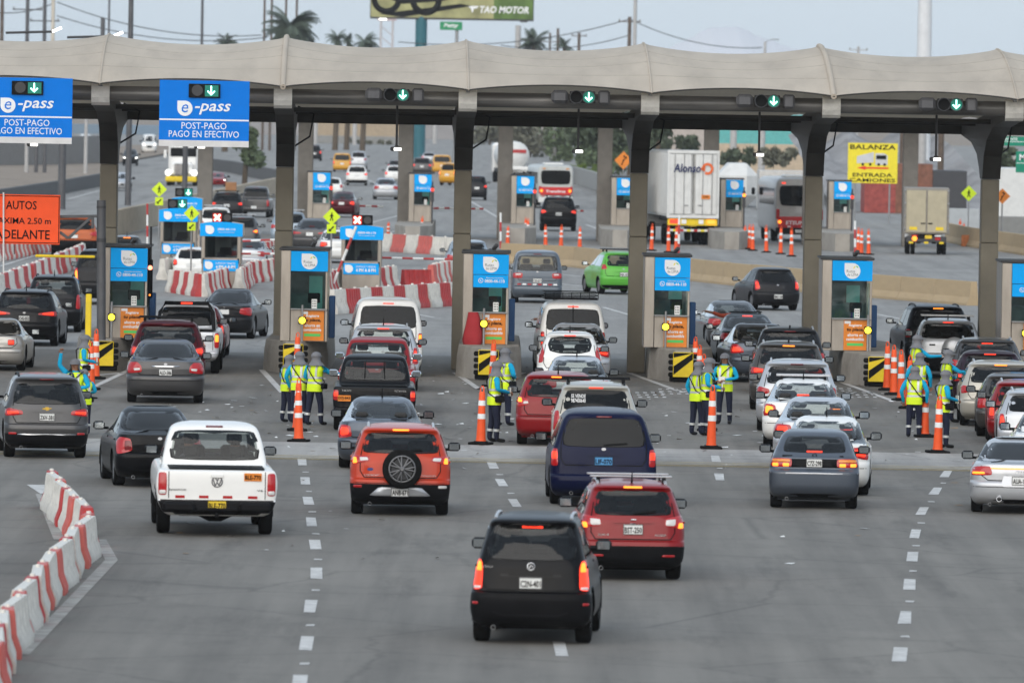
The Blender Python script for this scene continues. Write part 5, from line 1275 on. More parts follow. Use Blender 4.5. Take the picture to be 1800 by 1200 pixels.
vehicle('grey_suv', 'metallic grey SUV with gold badge and chrome bumper strip, at the left picture edge', 'car', 'suv', 78, 803, 148, 657, -.05, grey, Q_, [('r', [(.56, .53), (.985, .505), (.985, .58), (.90, .605), (.58, .575)]), ('R', [(.66, .545), (.93, .53), (.93, .57), (.68, .565)])], None, 'd', 'tint', 'Z6V-381', rails='k', bumper=.30, emblem=False, extra=x_chev, plate_z=.50,
        win=[(-.80, .655), (.80, .655), (.68, .90), (-.68, .90)])
vehicle('grey_sedan', 'metallic grey sedan with chrome boot strip waiting in the second lane', 'car', 'sedan', 290, 707, 137, 597, 0., grey, Q_, [('r', [(.60, .50), (.975, .475), (.975, .60), (.93, .655), (.72, .66), (.62, .60)]), ('w', [(.66, .53), (.80, .52), (.82, .56), (.66, .565)])], None, None, 'dark', 'ALD-586', chromebar=.595, plate_z=.50, recess=False)
vehicle('silver_sedan', 'silver sedan with square lit tail lights cut by the left picture edge', 'car', 'sedan', -12, 650, 116, 560, .085, silver2, Q_, [('r', [(.52, .51), (.72, .51), (.72, .62), (.52, .62)]), ('R', [(.54, .53), (.70, .53), (.70, .60), (.54, .60)])], None, None, 'dark', '')
vehicle('charcoal_suv', 'dark grey SUV with slim red tail lights behind the silver sedan', 'car', 'suv', 46, 607, 116, 509, .09, dgry, Q_, 'wide', 'R', None, 'tint', 'C4S-052', rails='k', antenna=1, bumper=.36)
vehicle('dark_suv', 'older dark SUV with roof rails and clear windows beside the yellow post', 'car', 'suv', 95, 583, 98, 483, .05, dgry, Q_, 'tall', None, None, 'clear', '', rails='k', antenna=1, bumper=.36)
vehicle('dark_car', 'dark car with a lit left tail light below the yellow height bar', 'car', 'suv', 178, 535, 98, 438, .04, dgry, Q_, 'tall', 'O', None, 'dark', None, rails='s')
vehicle('grey_hatchback', 'grey hatchback with lit high brake light seen above the first booth', 'car', 'hatch', 222, 480, 62, 414, 0., grey, 'cars beyond the front booths', None, 'R', 'O', 'dark', None, antenna=1)
vehicle('orange_crossover', 'orange SUV behind the orange height limit sign', 'car', 'suv', 130, 450, 82, 380, .0, orange2, 'cars beyond the front booths', 'suv', None, 'd', 'dark', '', rails='s', bumper=.40, clad=.3)
vehicle('maroon_suv', 'maroon SUV with black roof bars just ahead of the grey sedan', 'car', 'suv', 294, 683, 132, 563, .01, maroon, Q_, 'suv', 'R', 'd', 'tint', '', bars='k')
def x_sport(t, B, W, H):
    b = MB(); pts = [(-.80 * W / 2, 1.2, .60 * H), (-.76 * W / 2, 1.35, .86 * H), (-.62 * W / 2, 1.42, .985 * H), (.62 * W / 2, 1.42, .985 * H), (.76 * W / 2, 1.35, .86 * H), (.80 * W / 2, 1.2, .60 * H)]
    b.tube(pts, .05, 8); o = b.build('sport_bar', black_plastic, t)
    b = MB(); b.box((0, 1.36, .985 * H), (.3, .04, .05), 0, .01); b.build('bar_light', lit_red, o)
vehicle('silver_pickup', 'silver pickup with a black sport bar behind its cab', 'pickup', 'pickup', 326, 655, 122, 531, .03, silver, Q_, [('r', [(.85, .375), (.985, .375), (.985, .585), (.85, .585)]), ('O', [(.87, .46), (.97, .46), (.97, .56), (.87, .56)])], None, None, 'dark', '', extra=x_sport, body_o=dict())
vehicle('red_hatchback', 'red hatchback showing its right side beside the silver pickup', 'car', 'hatch', 341, 628, 112, 536, .05, red, Q_, 'tall', 'R', None, 'dark', None)
vehicle('dark_grey_sedan', 'dark grey sedan turning right past the second booth', 'car', 'sedan', 401, 594, 97, 508, .14, dgry, 'cars leaving the toll booths', [('r', [(.55, .52), (.975, .47), (.975, .60), (.92, .645), (.58, .63)])], None, None, 'dark', '')
# ---- third lane
vehicle('white_van', 'white van with very dark rear window, first in the third lane', 'van', 'van', 679, 660, 122, 523, -.04, white, Q_, [('r', [(.86, .38), (.98, .38), (.975, .56), (.87, .56)]), ('O', [(.88, .47), (.965, .47), (.965, .54), (.88, .54)])], None, 'R', 'dark', None)
vehicle('silver_suv', 'silver SUV with roof rails behind the white van in the third lane', 'car', 'suv', 672, 686, 128, 570, 0., silver, Q_, 'tall', 'R', 'R', 'clear', None, rails='s', antenna=1)
vehicle('red_pickup', 'red pickup between the silver SUV and the black pickup', 'pickup', 'pickup', 662, 722, 136, 594, .01, red, Q_, None, None, None, 'clear', None, mirror_m=chrome)
def x_hilux(t, B, W, H):
    text('TOYOTA', t, .62 * W / 2, B.hit(.6 * W / 2, .55 * H, 'rear')[0].y - .006, .55 * H, .26, .04, chrome, .0); text('HILUX', t, -.66 * W / 2, B.hit(-.6 * W / 2, .55 * H, 'rear')[0].y - .006, .55 * H, .2, .035, chrome, .0)
    for x_ in (-.24, .24): B.ribbon([(x_ * W / 2, .68 * H), (x_ * .93 * W / 2, .91 * H)], .03, 'rear', .014).build('window_bar', black_s, t)
    pz = .445 * H; yy = B.hit(-.72 * W / 2, pz, 'rear')[0].y - .01; b = MB(); b.box((-.72 * W / 2, yy, pz), (.28, .012, .13), 0, .004); pl = b.build('orange_plate', poster_o, t); text('D7J-843', pl, -.72 * W / 2, yy - .01, pz, .25, .075, black_s, .02, name='plate_number')
vehicle('black_pickup', 'black pickup with barred cab window and a chrome mirror in the third lane', 'pickup', 'pickup', 657, 756, 146, 624, 0., blackp, Q_, [('r', [(.86, .42), (.985, .42), (.985, .555), (.86, .555)]), ('R', [(.875, .47), (.97, .47), (.97, .53), (.875, .53)])], None, None, 'clear', None, extra=x_hilux, emblem=False, mirror_m=chrome)
vehicle('blue_grey_sedan', 'blue grey sedan directly ahead of the orange red SUV', 'car', 'sedan', 669, 822, 152, 699, 0.01, bluegrey, Q_, [('r', [(.66, .47), (.98, .44), (.98, .58), (.92, .64), (.70, .62)])], 'R', None, 'clear', '', antenna=1)
# ---- fourth lane
def x_rack(t, B, W, H):
    b = MB(); hw = W * .40; y0, y1 = 1.0, 2.6; z0 = H + .04
    for zz in (z0 + .03, z0 + .10, z0 + .18):
        b.tube([(-hw, y0, zz), (hw, y0, zz), (hw, y1, zz), (-hw, y1, zz), (-hw, y0, zz)], .013, 6)
    for k in range(7): b.tube([(lerp(-hw, hw, k / 6), y0, z0), (lerp(-hw, hw, k / 6), y0, z0 + .18)], .011, 6)
    for k in range(4): b.tube([(-hw, lerp(y0, y1, k / 3), z0), (hw, lerp(y0, y1, k / 3), z0)], .013, 6)
    b.build('roof_basket', black_plastic, t)
    B.ribbon([(0, .335 * H), (0, .95 * H)], .03, 'rear', .014).build('door_seam', black_s, t)
vehicle('white_mini_van', 'white van carrying a black basket rack on its roof', 'van', 'van', 1003, 661, 117, 529, -.055, white, Q_, 'van', 'R', 'R', 'dark', None, extra=x_rack)
vehicle('silver_compact', 'silver car wedged between the white hatchback and the white basket rack van', 'car', 'sedan', 1013, 677, 118, 569, -.0, silver, Q_, 'sedan', 'R', None, 'clear', None)
vehicle('white_hatchback', 'white hatchback with an oval rear window and tall red lights', 'car', 'hatch', 1000, 692, 114, 583, -.01, white, Q_, [('r', [(.82, .52), (.97, .50), (.90, .77), (.84, .79), (.79, .68)])], None, 'R', 'clear', None, win=[(-.60, .70), (-.3, .665), (.3, .665), (.60, .70), (.66, .80), (.58, .90), (.3, .925), (-.3, .925), (-.58, .90), (-.66, .80)], antenna=1)
vehicle('pale_silver_sedan', 'pale silver sedan behind the white hatchback with the oval window', 'car', 'sedan', 1012, 735, 122, 627, 0., silver, Q_, 'sedan', None, None, 'clear', None, antenna=1)
vehicle('red_suv', 'red SUV with lit high brake light right of the workers at the third island', 'car', 'suv', 979, 781, 146, 654, 0., red, Q_, [('r', [(.68, .57), (.975, .525), (.975, .655), (.93, .68), (.72, .645)]), ('w', [(.70, .585), (.82, .57), (.82, .61), (.72, .61)]), ('O', [(.85, .60), (.96, .60), (.95, .66), (.87, .66)])], None, 'O', 'clear', None, antenna=1)
def x_vende(t, B, W, H):
    yy = B.hit(-.36 * W / 2, .82 * H, 'rear')[0].y - .02
    M_ = Matrix.Translation((0, 0, 0))
    text('SE VENDE', t, -.40 * W / 2, yy - .02, .845 * H, .29, .075, white_s, .02); text('987400640', t, -.40 * W / 2, yy - .06, .79 * H, .29, .085, white_s, .02)
vehicle('beige_suv', 'beige SUV with for sale lettering on its dark rear window', 'car', 'suv', 1045, 815, 154, 672, -.01, beige, Q_, 'tall', None, 'R', 'dark', None, bars='k', rails='k', extra=x_vende)
vehicle('navy_minivan', 'dark blue minivan with a blue plate ahead of the red crossover', 'van', 'van', 1057, 886, 186, 719, -.035, navy, Q_, [('r', [(.85, .42), (.985, .42), (.98, .60), (.86, .60)]), ('R', [(.87, .49), (.97, .49), (.97, .57), (.87, .57)])], None, 'd', 'dark', 'LIF-070', plate_m=PLATEB, bumper=.0, wiper=True, plate_z=.475, plate_w=.33, W=1.92,
        win=[(-.78, .625), (.78, .625), (.66, .915), (-.66, .915)], body_o=dict(wid=[(.10, .88), (.14, .95), (.22, .99), (.36, 1.), (.50, .995), (.60, .955), (.66, .91), (.75, .86), (.85, .80), (.92, .745), (.955, .69), (.98, .60), (.993, .52), (1., .38)]))
# ---- fifth lane
vehicle('grey_saloon', 'dark grey sedan leaving the fourth booth, first in the fifth lane', 'car', 'sedan', 1289, 612, 104, 529, -.12, grey, Q_, 'sedan', None, None, 'clear', None)
vehicle('dark_green_sedan', 'very dark sedan with its sunroof tilted open', 'car', 'sedan', 1315, 642, 110, 552, -.085, grn_blk, Q_, 'sedan', None, 'R', 'dark', None, hbl_z=.955, extra=lambda t, B, W, H: MB().box((0, 2.3, H + .03), (.9, .5, .03), 0, .01, M=Matrix.Identity(4)).build('sunroof', black_s, t))
vehicle('slate_sedan', 'slate grey sedan with lit red and white left lamp beside the facing worker', 'car', 'sedan', 1336, 671, 120, 569, -.11, bluegrey, Q_, [('r', [(.60, .52), (.975, .50), (.975, .60), (.92, .66), (.78, .66), (.62, .58)]), ('R', [(.70, .54), (.93, .53), (.90, .62), (.72, .6)])], None, None, 'clear', None, chromebar=.3)
vehicle('dark_crossover', 'charcoal SUV with shark fin antenna, fourth in the fifth lane', 'car', 'suv', 1386, 692, 126, 575, -.02, dgry, Q_, 'wide', None, 'd', 'tint', None, rails='s', antenna='fin')
vehicle('taupe_suv', 'taupe SUV with a lit orange high brake light in the fifth lane', 'car', 'suv', 1384, 720, 136, 600, -.01, taupe, Q_, 'wide', 'R', 'O', 'tint', None, rails='s', antenna='fin')
vehicle('pearl_suv', 'pearl silver SUV with bright roof rails in the fifth lane', 'car', 'suv', 1399, 757, 142, 632, 0., silver, Q_, 'suv', None, 'd', 'tint', None, rails='s')
vehicle('white_sedan_with_bar', 'white compact car with a white roof bar in the fifth lane', 'car', 'sedan', 1410, 785, 142, 667, 0., white, Q_, [('r', [(.64, .50), (.975, .47), (.975, .62), (.92, .66), (.68, .64)])], 'O', 'R', 'clear', None, bars='s', antenna=1)
vehicle('light_silver_sedan', 'light silver sedan third from the end of the fifth lane queue', 'car', 'sedan', 1434, 822, 150, 699, 0.02, silver, Q_, 'sedan', 'R', None, 'clear', None)
vehicle('white_sedan', 'white sedan half hidden behind the old grey hatchback', 'car', 'sedan', 1449, 868, 160, 733, .02, white, Q_, 'sedan', 'R', None, 'clear', None, antenna=1)
def x_gol(t, B, W, H):
    B.lay(dens([(-.56 * W / 2, .535 * H), (.56 * W / 2, .535 * H), (.56 * W / 2, .645 * H), (-.56 * W / 2, .645 * H)], .1), 'rear', .006, (1, .6, .3)).build('garnish_panel', black_plastic, t)
    z = .685 * H; yy = B.hit(0, z, 'rear')[0].y - .006; b = MB(); b.lathe([(.045, 0), (.045, .01), (.034, .01), (.034, 0)], 18, 0, Matrix.Translation((0, yy, z)) @ Matrix.Rotation(R(90), 4, 'X'), close=True); b.tube([(-.03, yy - .006, z + .02), (-.012, yy - .006, z - .03), (0, yy - .006, z), (.012, yy - .006, z - .03), (.03, yy - .006, z + .02)], .006, 5); b.build('round_badge', black_s, t)
    for x_, w_ in ((-.60, .18), (.60, .07)): b = MB(); b.box((x_ * W / 2, B.hit(x_ * W / 2, .68 * H, 'rear')[0].y - .006, .68 * H), (w_, .008, .03)); b.build('model_badge', black_s, t)
    B.lay(dens([(-.97 * W / 2, .455 * H), (.97 * W / 2, .455 * H), (.97 * W / 2, .475 * H), (-.97 * W / 2, .475 * H)], .08), 'rear', .012, (1, .6, .3)).build('bumper_strip', silver, t)
vehicle('old_grey_hatchback', 'old blue grey hatchback with square lit lights, last in the fifth lane', 'car', 'hatch', 1430, 892, 158, 755, 0., bluegrey, Q_,
        [('r', [(.50, .54), (.975, .54), (.965, .65), (.50, .65)]), ('O', [(.56, .548), (.70, .548), (.70, .59), (.56, .59)]), ('O', [(.80, .548), (.93, .548), (.93, .59), (.80, .59)]), ('a', [(.54, .605), (.94, .605), (.94, .64), (.54, .64)])], None, 'R', 'tint', 'C7Z-298', emblem=False, extra=x_gol, plate_z=.595, recess=False, seam=False, bumper=.0, plate_w=.29,
        win=[(-.70, .725), (.70, .725), (.585, .92), (-.585, .92)], hbl_z=.735,
        body_o=dict(n=4.0, cr=.3, rear=[(.12, .34), (.16, .16), (.22, .05), (.30, .0), (.47, -.01), (.50, .04), (.52, .07), (.60, .08), (.66, .10), (.69, .16), (.72, .24), (.80, .40), (.90, .60), (.95, .72), (.97, .8), (.985, .95), (1., 1.2)]))
# ---- sixth lane
vehicle('black_large_suv', 'large black SUV leaving the fifth booth, first in the sixth lane', 'car', 'suv', 1643, 648, 118, 535, -.13, blackp, Q_, [('r', [(.84, .50), (.985, .50), (.98, .62), (.85, .62)]), ('R', [(.86, .52), (.97, .52), (.97, .60), (.86, .60)])], None, 'O', 'dark', None, rails='k')
def x_spare(t, B, W, H):
    b = MB(); b.sphere((.16, -.06, .50 * H), .33, 24, 12, 0, (1, .38, 1)); b.build('spare_cover', silver, t)
    b = MB(); b.box((-.42, B.hit(-.42, .57 * H, 'rear')[0].y - .01, .57 * H), (.16, .03, .04), 0, .012); b.build('tailgate_handle', black_plastic, t)
vehicle('silver_suv_with_spare', 'silver SUV with a covered spare wheel, second in the sixth lane', 'car', 'suv', 1664, 664, 118, 560, -.03, silver, Q_, [('r', [(.86, .43), (.985, .43), (.975, .62), (.87, .62)]), ('R', [(.87, .5), (.97, .5), (.97, .58), (.87, .58)])], None, 'R', 'tint', None, bars='s', rails='k', antenna=1, extra=x_spare, emblem=False, bumper=.36,
        win=[(-.78, .68), (.78, .68), (.70, .92), (-.70, .92)])
vehicle('grey_crossover', 'dark grey SUV with a dotted red brake light in the sixth lane', 'car', 'suv', 1733, 695, 128, 594, -.02, grey, Q_, 'suv', None, 'R', 'tint', None, rails='s', hbl_z=.915)
vehicle('plum_hatchback', 'dark plum hatchback with black roof in the sixth lane', 'car', 'hatch', 1738, 719, 132, 616, -.02, P_('plum', .035, .02, .03, metal=.4), Q_, [('r', [(.70, .50), (.975, .48), (.975, .62), (.74, .62)])], 'R', 'R', 'dark', None)
vehicle('beige_crossover', 'pale beige SUV with a lit orange brake light in the sixth lane', 'car', 'suv', 1756, 748, 142, 634, -.03, beige, Q_, 'suv', None, 'O', 'tint', None, rails='s')
vehicle('dim_grey_hatchback', 'dim grey hatchback behind the pale beige SUV', 'car', 'hatch', 1784, 767, 140, 656, -.02, taupe, Q_, 'hatch', None, None, 'dark', None)
vehicle('red_crossover', 'red SUV with pale roof rails near the right picture edge', 'car', 'suv', 1806, 782, 146, 668, -.02, red, Q_, 'tall', 'R', None, 'dark', None, rails='s')
vehicle('silver_crossover', 'silver SUV with a lit red lamp cut by the right picture edge', 'car', 'suv', 1826, 800, 150, 684, -.03, silver, Q_, [('r', [(.80, .46), (.975, .44), (.95, .64), (.86, .64)])], 'R', None, 'dark', None, rails='s')
vehicle('white_car', 'white car at the right picture edge behind the silver coupe', 'car', 'sedan', 1853, 845, 156, 722, -.03, white, Q_, 'sedan', None, None, 'dark', None)
def x_tt(t, B, W, H):
    B.lay(dens([(-.7 * W / 2, .615 * H), (.7 * W / 2, .615 * H), (.7 * W / 2, .628 * H), (-.7 * W / 2, .628 * H)], .1), 'rear', .012, (1, .5)).build('light_bar', lit_orange, t)
    yy = B.hit(0, .565 * H, 'rear')[0].y - .01; b = MB()
    for k in range(4): b.lathe([(.03, 0), (.03, .008), (.023, .008), (.023, 0)], 16, 0, Matrix.Translation(((k - 1.5) * .045, yy, .575 * H)) @ Matrix.Rotation(R(90), 4, 'X'), close=True)
    b.build('ring_badge', chrome, t)
    for sg in (-1, 1):
        b = MB(); b.lathe([(.05, 0), (.05, .06), (.04, .06), (.04, 0)], 16, 0, Matrix.Translation((sg * .38, .06, .21 * H)) @ Matrix.Rotation(R(90), 4, 'X'), close=True); b.build('exhaust_pipe', chrome, t)
vehicle('silver_coupe', 'low silver coupe with a lit red light bar and ring badges, at the right edge', 'car', 'sedan', 1793, 900, 178, 771, 0., silver, Q_, [('r', [(.55, .53), (.98, .52), (.98, .64), (.60, .655)]), ('O', [(.70, .545), (.95, .54), (.95, .57), (.72, .575)])], None, None, 'dark', 'AUA-199', emblem=False, extra=x_tt, plate_z=.46, L=4.2, antenna=None)
# ---- beyond the booths
F_ = 'cars beyond the front booths'
def x_n300(t, B, W, H):
    for k in range(8):
        b = MB(); x_ = lerp(-.72, .72, k / 7) * W / 2; b.box((x_, B.hit(x_, .335 * H + .05, 'rear')[0].y - .008, .335 * H + .045), (.13, .008, .05)); b.build('reflector_strip', lens_red if k % 2 == 0 else white_s, t)
vehicle('grey_van', 'blue grey minivan with striped reflectors past the third booth', 'van', 'van', 943, 532, 88, 440, -.02, vangrey, F_, [('r', [(.60, .475), (.975, .475), (.975, .575), (.58, .575)]), ('w', [(.66, .535), (.86, .535), (.86, .56), (.66, .56)])], None, 'd', 'clear', 'C5N-857', extra=x_n300)
vehicle('green_hatchback', 'bright green hatchback with roof bars turning left', 'car', 'hatch', 1089, 517, 80, 442, -.215, green, F_, [('r', [(.72, .60), (.95, .58), (.93, .70), (.76, .70)])], None, None, 'clear', 'F4B-103', bars='k', bumper=.22)
vehicle('black_hatchback', 'dark grey hatchback with lit lights by the tan concrete barrier', 'car', 'hatch', 1359, 545, 84, 470, -.24, dgry, F_, [('r', [(.74, .50), (.95, .47), (.93, .70), (.80, .71)])], 'R', None, 'dark', 'BMU-128', bumper=.0, plate_z=.33)
vehicle('pale_blue_car', 'pale blue car partly hidden by the third column', 'car', 'suv', 822, 490, 78, 422, -.03, P_('pale_blue', .28, .34, .40), F_, None, None, None, 'dark', None)
# ================================================================ kiosks between the carriageways
cream = mat('kiosk_cream', (.42, .37, .31), .5, .2, var=.12, dirt=.25)
def kiosk(x0, x1, ytop, ybase, label, sig, lit_='x', low=True):
    c = (x0 + x1) / 2; p = G(c, ybase); k = pxm(p); W_ = (x1 - x0) / k; H_ = (ybase - ytop) / k; D = 1.7
    t = thing('kiosk', label, 'booth', p, 0, 'narrow kiosks beyond the front booths')
    b = MB(); b.box((0, D / 2, H_ * .24), (W_ * .90, D, H_ * .46), 0, .03); b.build('lower_body', steel, t)
    for sg in (-1, 1):
        b = MB(); b.box((sg * W_ * .42, .06, H_ * .58), (W_ * .09, .12, H_ * .42), 0, .02); b.build('corner_post', steel, t)
        b = MB(); b.box((sg * W_ * .42, D - .06, H_ * .58), (W_ * .09, .12, H_ * .42), 0, .02); b.build('corner_post', steel, t)
        b = MB(); b.box((sg * W_ * .30, -.006, H_ * .30), (W_ * .16, .02, .1), 0, .008); b.build('reflector', lens_dark, t)
    b = MB(); b.box((0, .05, H_ * .58), (W_ * .76, .02, H_ * .40)); b.build('window', glass_mat('glass_kiosk', (.35, .38, .38)), t)
    b = MB(); b.box((0, D - .05, H_ * .62), (W_ * .40, .02, H_ * .30)); b.build('rear_window', paper, t)
    b = MB(); b.box((W_ * .1, .6, H_ * .56), (W_ * .28, .25, .28), 0, .03); b.build('monitor', black_s, t)
    b = MB(); b.box((-W_ * .26, .7, H_ * .6), (W_ * .2, .4, H_ * .4), 0, .03); b.build('cabinet', booth_in, t)
    b = MB(); b.box((0, .7, .5 * H_), (W_ * .2, .3, .2), 0, .03); b.build('chair_back', mat('chair_blue', (.02, .05, .28), .6), t)
    n = 12; top = [(lerp(-W_ / 2, W_ / 2, q / n), H_ * .97 + H_ * .03 * math.sin(math.pi * q / n)) for q in range(n + 1)]
    b = MB(); b.prism([(-W_ / 2, H_ * .785), (W_ / 2, H_ * .785)] + top[::-1], -.03, .03); s = b.build('blue_sign', blue_b, t)
    b = MB(); b.prism([(-W_ / 2, H_ * .80), (W_ / 2, H_ * .80)] + top[::-1], .031, D); b.build('roof', cream, t)
    b = MB(); e_drop(b, -W_ * .27, H_ * .88, H_ * .065, -.042, -.031); b.build('drop_emblem', white_s, s)
    text('0800-44-110', s, W_ * .12, -.034, H_ * .89, W_ * .42, H_ * .035, white_s, .02); text('www.rutasdelima.pe', s, W_ * .12, -.034, H_ * .845, W_ * .38, H_ * .02, white_s, .0)
    if low:
        b = MB(); b.box((0, -.03, H_ * .35), (W_ * .82, .03, H_ * .165), 0, .006); s2 = b.build('hours_sign', blue_b, t)
        b = MB(); e_drop(b, -W_ * .28, H_ * .35, H_ * .06, -.052, -.045); b.build('drop_emblem', white_s, s2)
        text('DOMINGOS Y FERIADOS', s2, W_ * .11, -.048, H_ * .385, W_ * .46, H_ * .03, white_s, .0); text('4 PM A 8 PM', s2, W_ * .11, -.048, H_ * .33, W_ * .46, H_ * .05, white_s, .03)
    if sig:
        sx0, sx1, sy0, sy1 = sig; w_, h_ = (sx1 - sx0) / k, (sy1 - sy0) / k; cx = ((sx0 + sx1) / 2 - c) / k; z = (ybase - (sy0 + sy1) / 2) / k
        s = thing('lane_signal', 'lit %s on the %s' % ('red cross' if lit_ == 'x' else 'green arrow', label.replace(',', '')), 'traffic light', p + Vector((cx, .1, z)), 0, 'signals on the kiosks')
        b = MB(); b.box((0, 0, 0), (w_, .16, h_), 0, .02); b.build('signal_housing', black_s, s)
        b = MB(); b.box((0, .05, -h_ * .8), (.06, .06, h_ * .8)); b.build('signal_post', dgrey, s)
        sd = -1 if lit_ == 'x' else 1
        b = MB(); b.box((sd * w_ * .25, -.085, 0), (w_ * .44, .012, h_ * .86)); b.build('signal_lens', red_glow if lit_ == 'x' else green_glow, s)
        b = MB(); disc(b, (-sd * w_ * .25, -.088, 0), h_ * .38); b.build('signal_lens', dgrey, s)
        if lit_ == 'x':
            for q, a in enumerate((45, -45)): b = MB(); b.box((0, 0, 0), (h_ * .85, .012, h_ * .2), 0, 0, M=Matrix.Translation((sd * w_ * .25, -.098 - .003 * q, 0)) @ Matrix.Rotation(R(a), 4, 'Y')); b.build('red_cross_bar', lit_x, s)
        else: arrow(s, sd * w_ * .25, -.10, 0, h_ * .36)
    return t
kiosk(300, 354, 346, 452, 'rear kiosk with arrow, left of the height sign booths', (306, 337, 331, 346), 'g', False)
kiosk(278, 346, 366, 476, 'left kiosk with arrow, beyond the first booth', (293, 327, 350, 367), 'g')
kiosk(350, 425, 390, 508, 'kiosk under a red cross, between first and second columns', (371, 406, 374, 391), 'x')
kiosk(596, 672, 396, 514, 'kiosk under a red cross, between second and third columns', (617, 653, 378, 396), 'x')
# ================================================================ small signs
def walker(t, cx, y, cz, s, m=None):
    b = MB(); disc(b, (cx + .02 * s, y, cz + .52 * s), .11 * s, 12, .006)
    for pl in ([(-.08, .40), (.14, .38), (.10, -.08), (-.10, -.06)], [(-.10, -.04), (.02, -.08), (-.14, -.62), (-.28, -.60)], [(-.02, -.06), (.11, -.08), (.28, -.60), (.15, -.64)], [(-.06, .38), (-.30, .06), (-.22, .0), (.0, .24)], [(.10, .36), (.32, .04), (.24, -.02), (.06, .22)]):
        b.prism([(cx + a * s, cz + c * s) for a, c in pl], y - .006, y)
    return b.build('walking_figure', m or black_s, t)
def diamond(x, y, sz, Y, label, plaque=None):
    p = at(x, y, Y); k = 15000 / Y; r = sz / 2 / k; ground = Vector((p.x, p.y, 0))
    t = thing('crossing_sign', label, 'sign', ground, 0, 'yellow green crossing signs')
    b = MB(); b.tube([(0, .04, 0), (0, .04, p.z + r * .8)], .03, 8); b.build('post', galv, t)
    b = MB(); b.prism([(0, p.z - r), (r, p.z), (0, p.z + r), (-r, p.z)], -.015, .0); s = b.build('diamond_board', lime_s, t)
    walker(s, 0, -.018, p.z, r * .75)
    if plaque:
        pz = at(x, plaque, Y).z; q = r * .52; b = MB(); b.box((0, -.008, pz), (q * 2, .02, q * 2)); s = b.build('arrow_plaque', lime_s, t)
        b = MB(); b.prism([(-.6 * q, pz - .6 * q), (.05 * q, pz - .6 * q), (-.15 * q, pz - .35 * q), (.6 * q, pz + .4 * q), (.4 * q, pz + .6 * q), (-.35 * q, pz - .15 * q), (-.6 * q, pz + .05 * q)], -.026, -.02); b.build('arrow', black_s, s)
diamond(280, 333, 27, 385, 'yellow green pedestrian sign left of the kiosk arrows', 354)
diamond(337, 375, 28, 312, 'yellow green pedestrian sign in front of the left kiosk', 398)
diamond(583, 381, 31, 305, 'yellow green pedestrian sign beside the second column', 402)
diamond(1703, 340, 28, 440, 'yellow green pedestrian sign beside the sixth column')
# orange height sign on its gantry
p = at(178, 585, 220.2); base = Vector((p.x, 220.2, .83)); k = 15000 / 220.2
def loc(x, y): q = at(x, y, 220.2); return q - base
t = thing('height_gantry', 'grey post and truss holding the orange height sign beside the first booth', 'gantry', base)
b = MB(); b.tube([loc(178, 597), loc(178, 352)], .118, 14); b.build('post', pole_grey, t)
for (a, c) in (((105, 381), (172, 380)), ((105, 408), (120, 419)), ((120, 419), (160, 382)), ((163, 380), (163, 402)), ((-60, 378), (105, 381))):
    b = MB(); b.box((0, 0, 0), ((loc(*c) - loc(*a)).length, .07, .075), 0, .01, M=Matrix.Translation((loc(*a) + loc(*c)) / 2) @ Matrix.Rotation(-math.atan2((loc(*c) - loc(*a)).z, (loc(*c) - loc(*a)).x), 4, 'Y')); b.build('truss_bar', pole_grey, t)
b = MB(); b.tube([loc(178, 424) + Vector((0, 0, -.02)), loc(178, 419)], .125, 14); b.tube([loc(178, 366), loc(178, 362)], .125, 14); b.build('collar', dgrey, t)
a, c = loc(-62, 340), loc(105, 430); cx, cz, w_, h_ = (a.x + c.x) / 2, (a.z + c.z) / 2, c.x - a.x, a.z - c.z
t = thing('height_sign', 'orange height limit sign with black lettering at the left edge', 'sign', base + Vector((cx, -.12, cz - h_ / 2)))
b = MB(); b.box((0, 0, h_ / 2), (w_, .03, h_), 0, .004); sb = b.build('sign_board', orange_s, t)
b = MB()
for (dx, dz, sx, sz) in ((0, h_ * .97, w_, .02), (0, h_ * .03, w_, .02), (w_ * .49, h_ / 2, .02, h_), (-w_ * .49, h_ / 2, .02, h_)): b.box((dx, -.019, dz), (sx * .97, .006, sz * .95))
b.build('border', black_s, sb)
def tx(s_, x0, x1, yy, hh): q0, q1 = loc(x0, yy), loc(x1, yy); text(s_, sb, (q0.x + q1.x) / 2 - cx, -.02, q0.z - (cz - h_ / 2), q1.x - q0.x, hh / k, black_s, .01)
tx('AUTOS', 11, 65, 360, 15); tx('MAXIMA 2.50 m', -14, 90, 387, 11); tx('ADELANTE', -8, 88, 411, 16)
b = MB(); q0, q1 = loc(7, 338) - Vector((cx, 0, cz - h_ / 2)), loc(7, 480) - Vector((cx, 0, cz - h_ / 2)); b.tube([(q0.x, -.06, q0.z), (q1.x, -.06, q1.z)], .022, 8); b.build('hanger_pole', white_p, t)
b = MB(); q0, q1 = at(62, 449, 219.9), at(167, 452, 219.9); b.box((0, 0, 0), ((q1 - q0).length, .09, .07), 0, .02, M=Matrix.Translation((q0 + q1) / 2)); o = b.build('height_bar', yellow_p); tag(o, 'scraped yellow height bar hanging left of the first booth', 'bar')
ch = MB(); ch.tube([Vector(at(25, 447, 219.9)), Vector(at(25, 430, 219.9))], .012, 5); o2 = ch.build('chain', dgrey, o)
p = G(155, 600); b = MB(); b.box((0, 0, 1.05), (.15, .12, 2.1), 0, .02); o = b.build('yellow_post', yellow_p, loc=Vector((at(155, 590, 216).x, 216, 0))); tag(o, 'square yellow post standing left of the first booth', 'post')
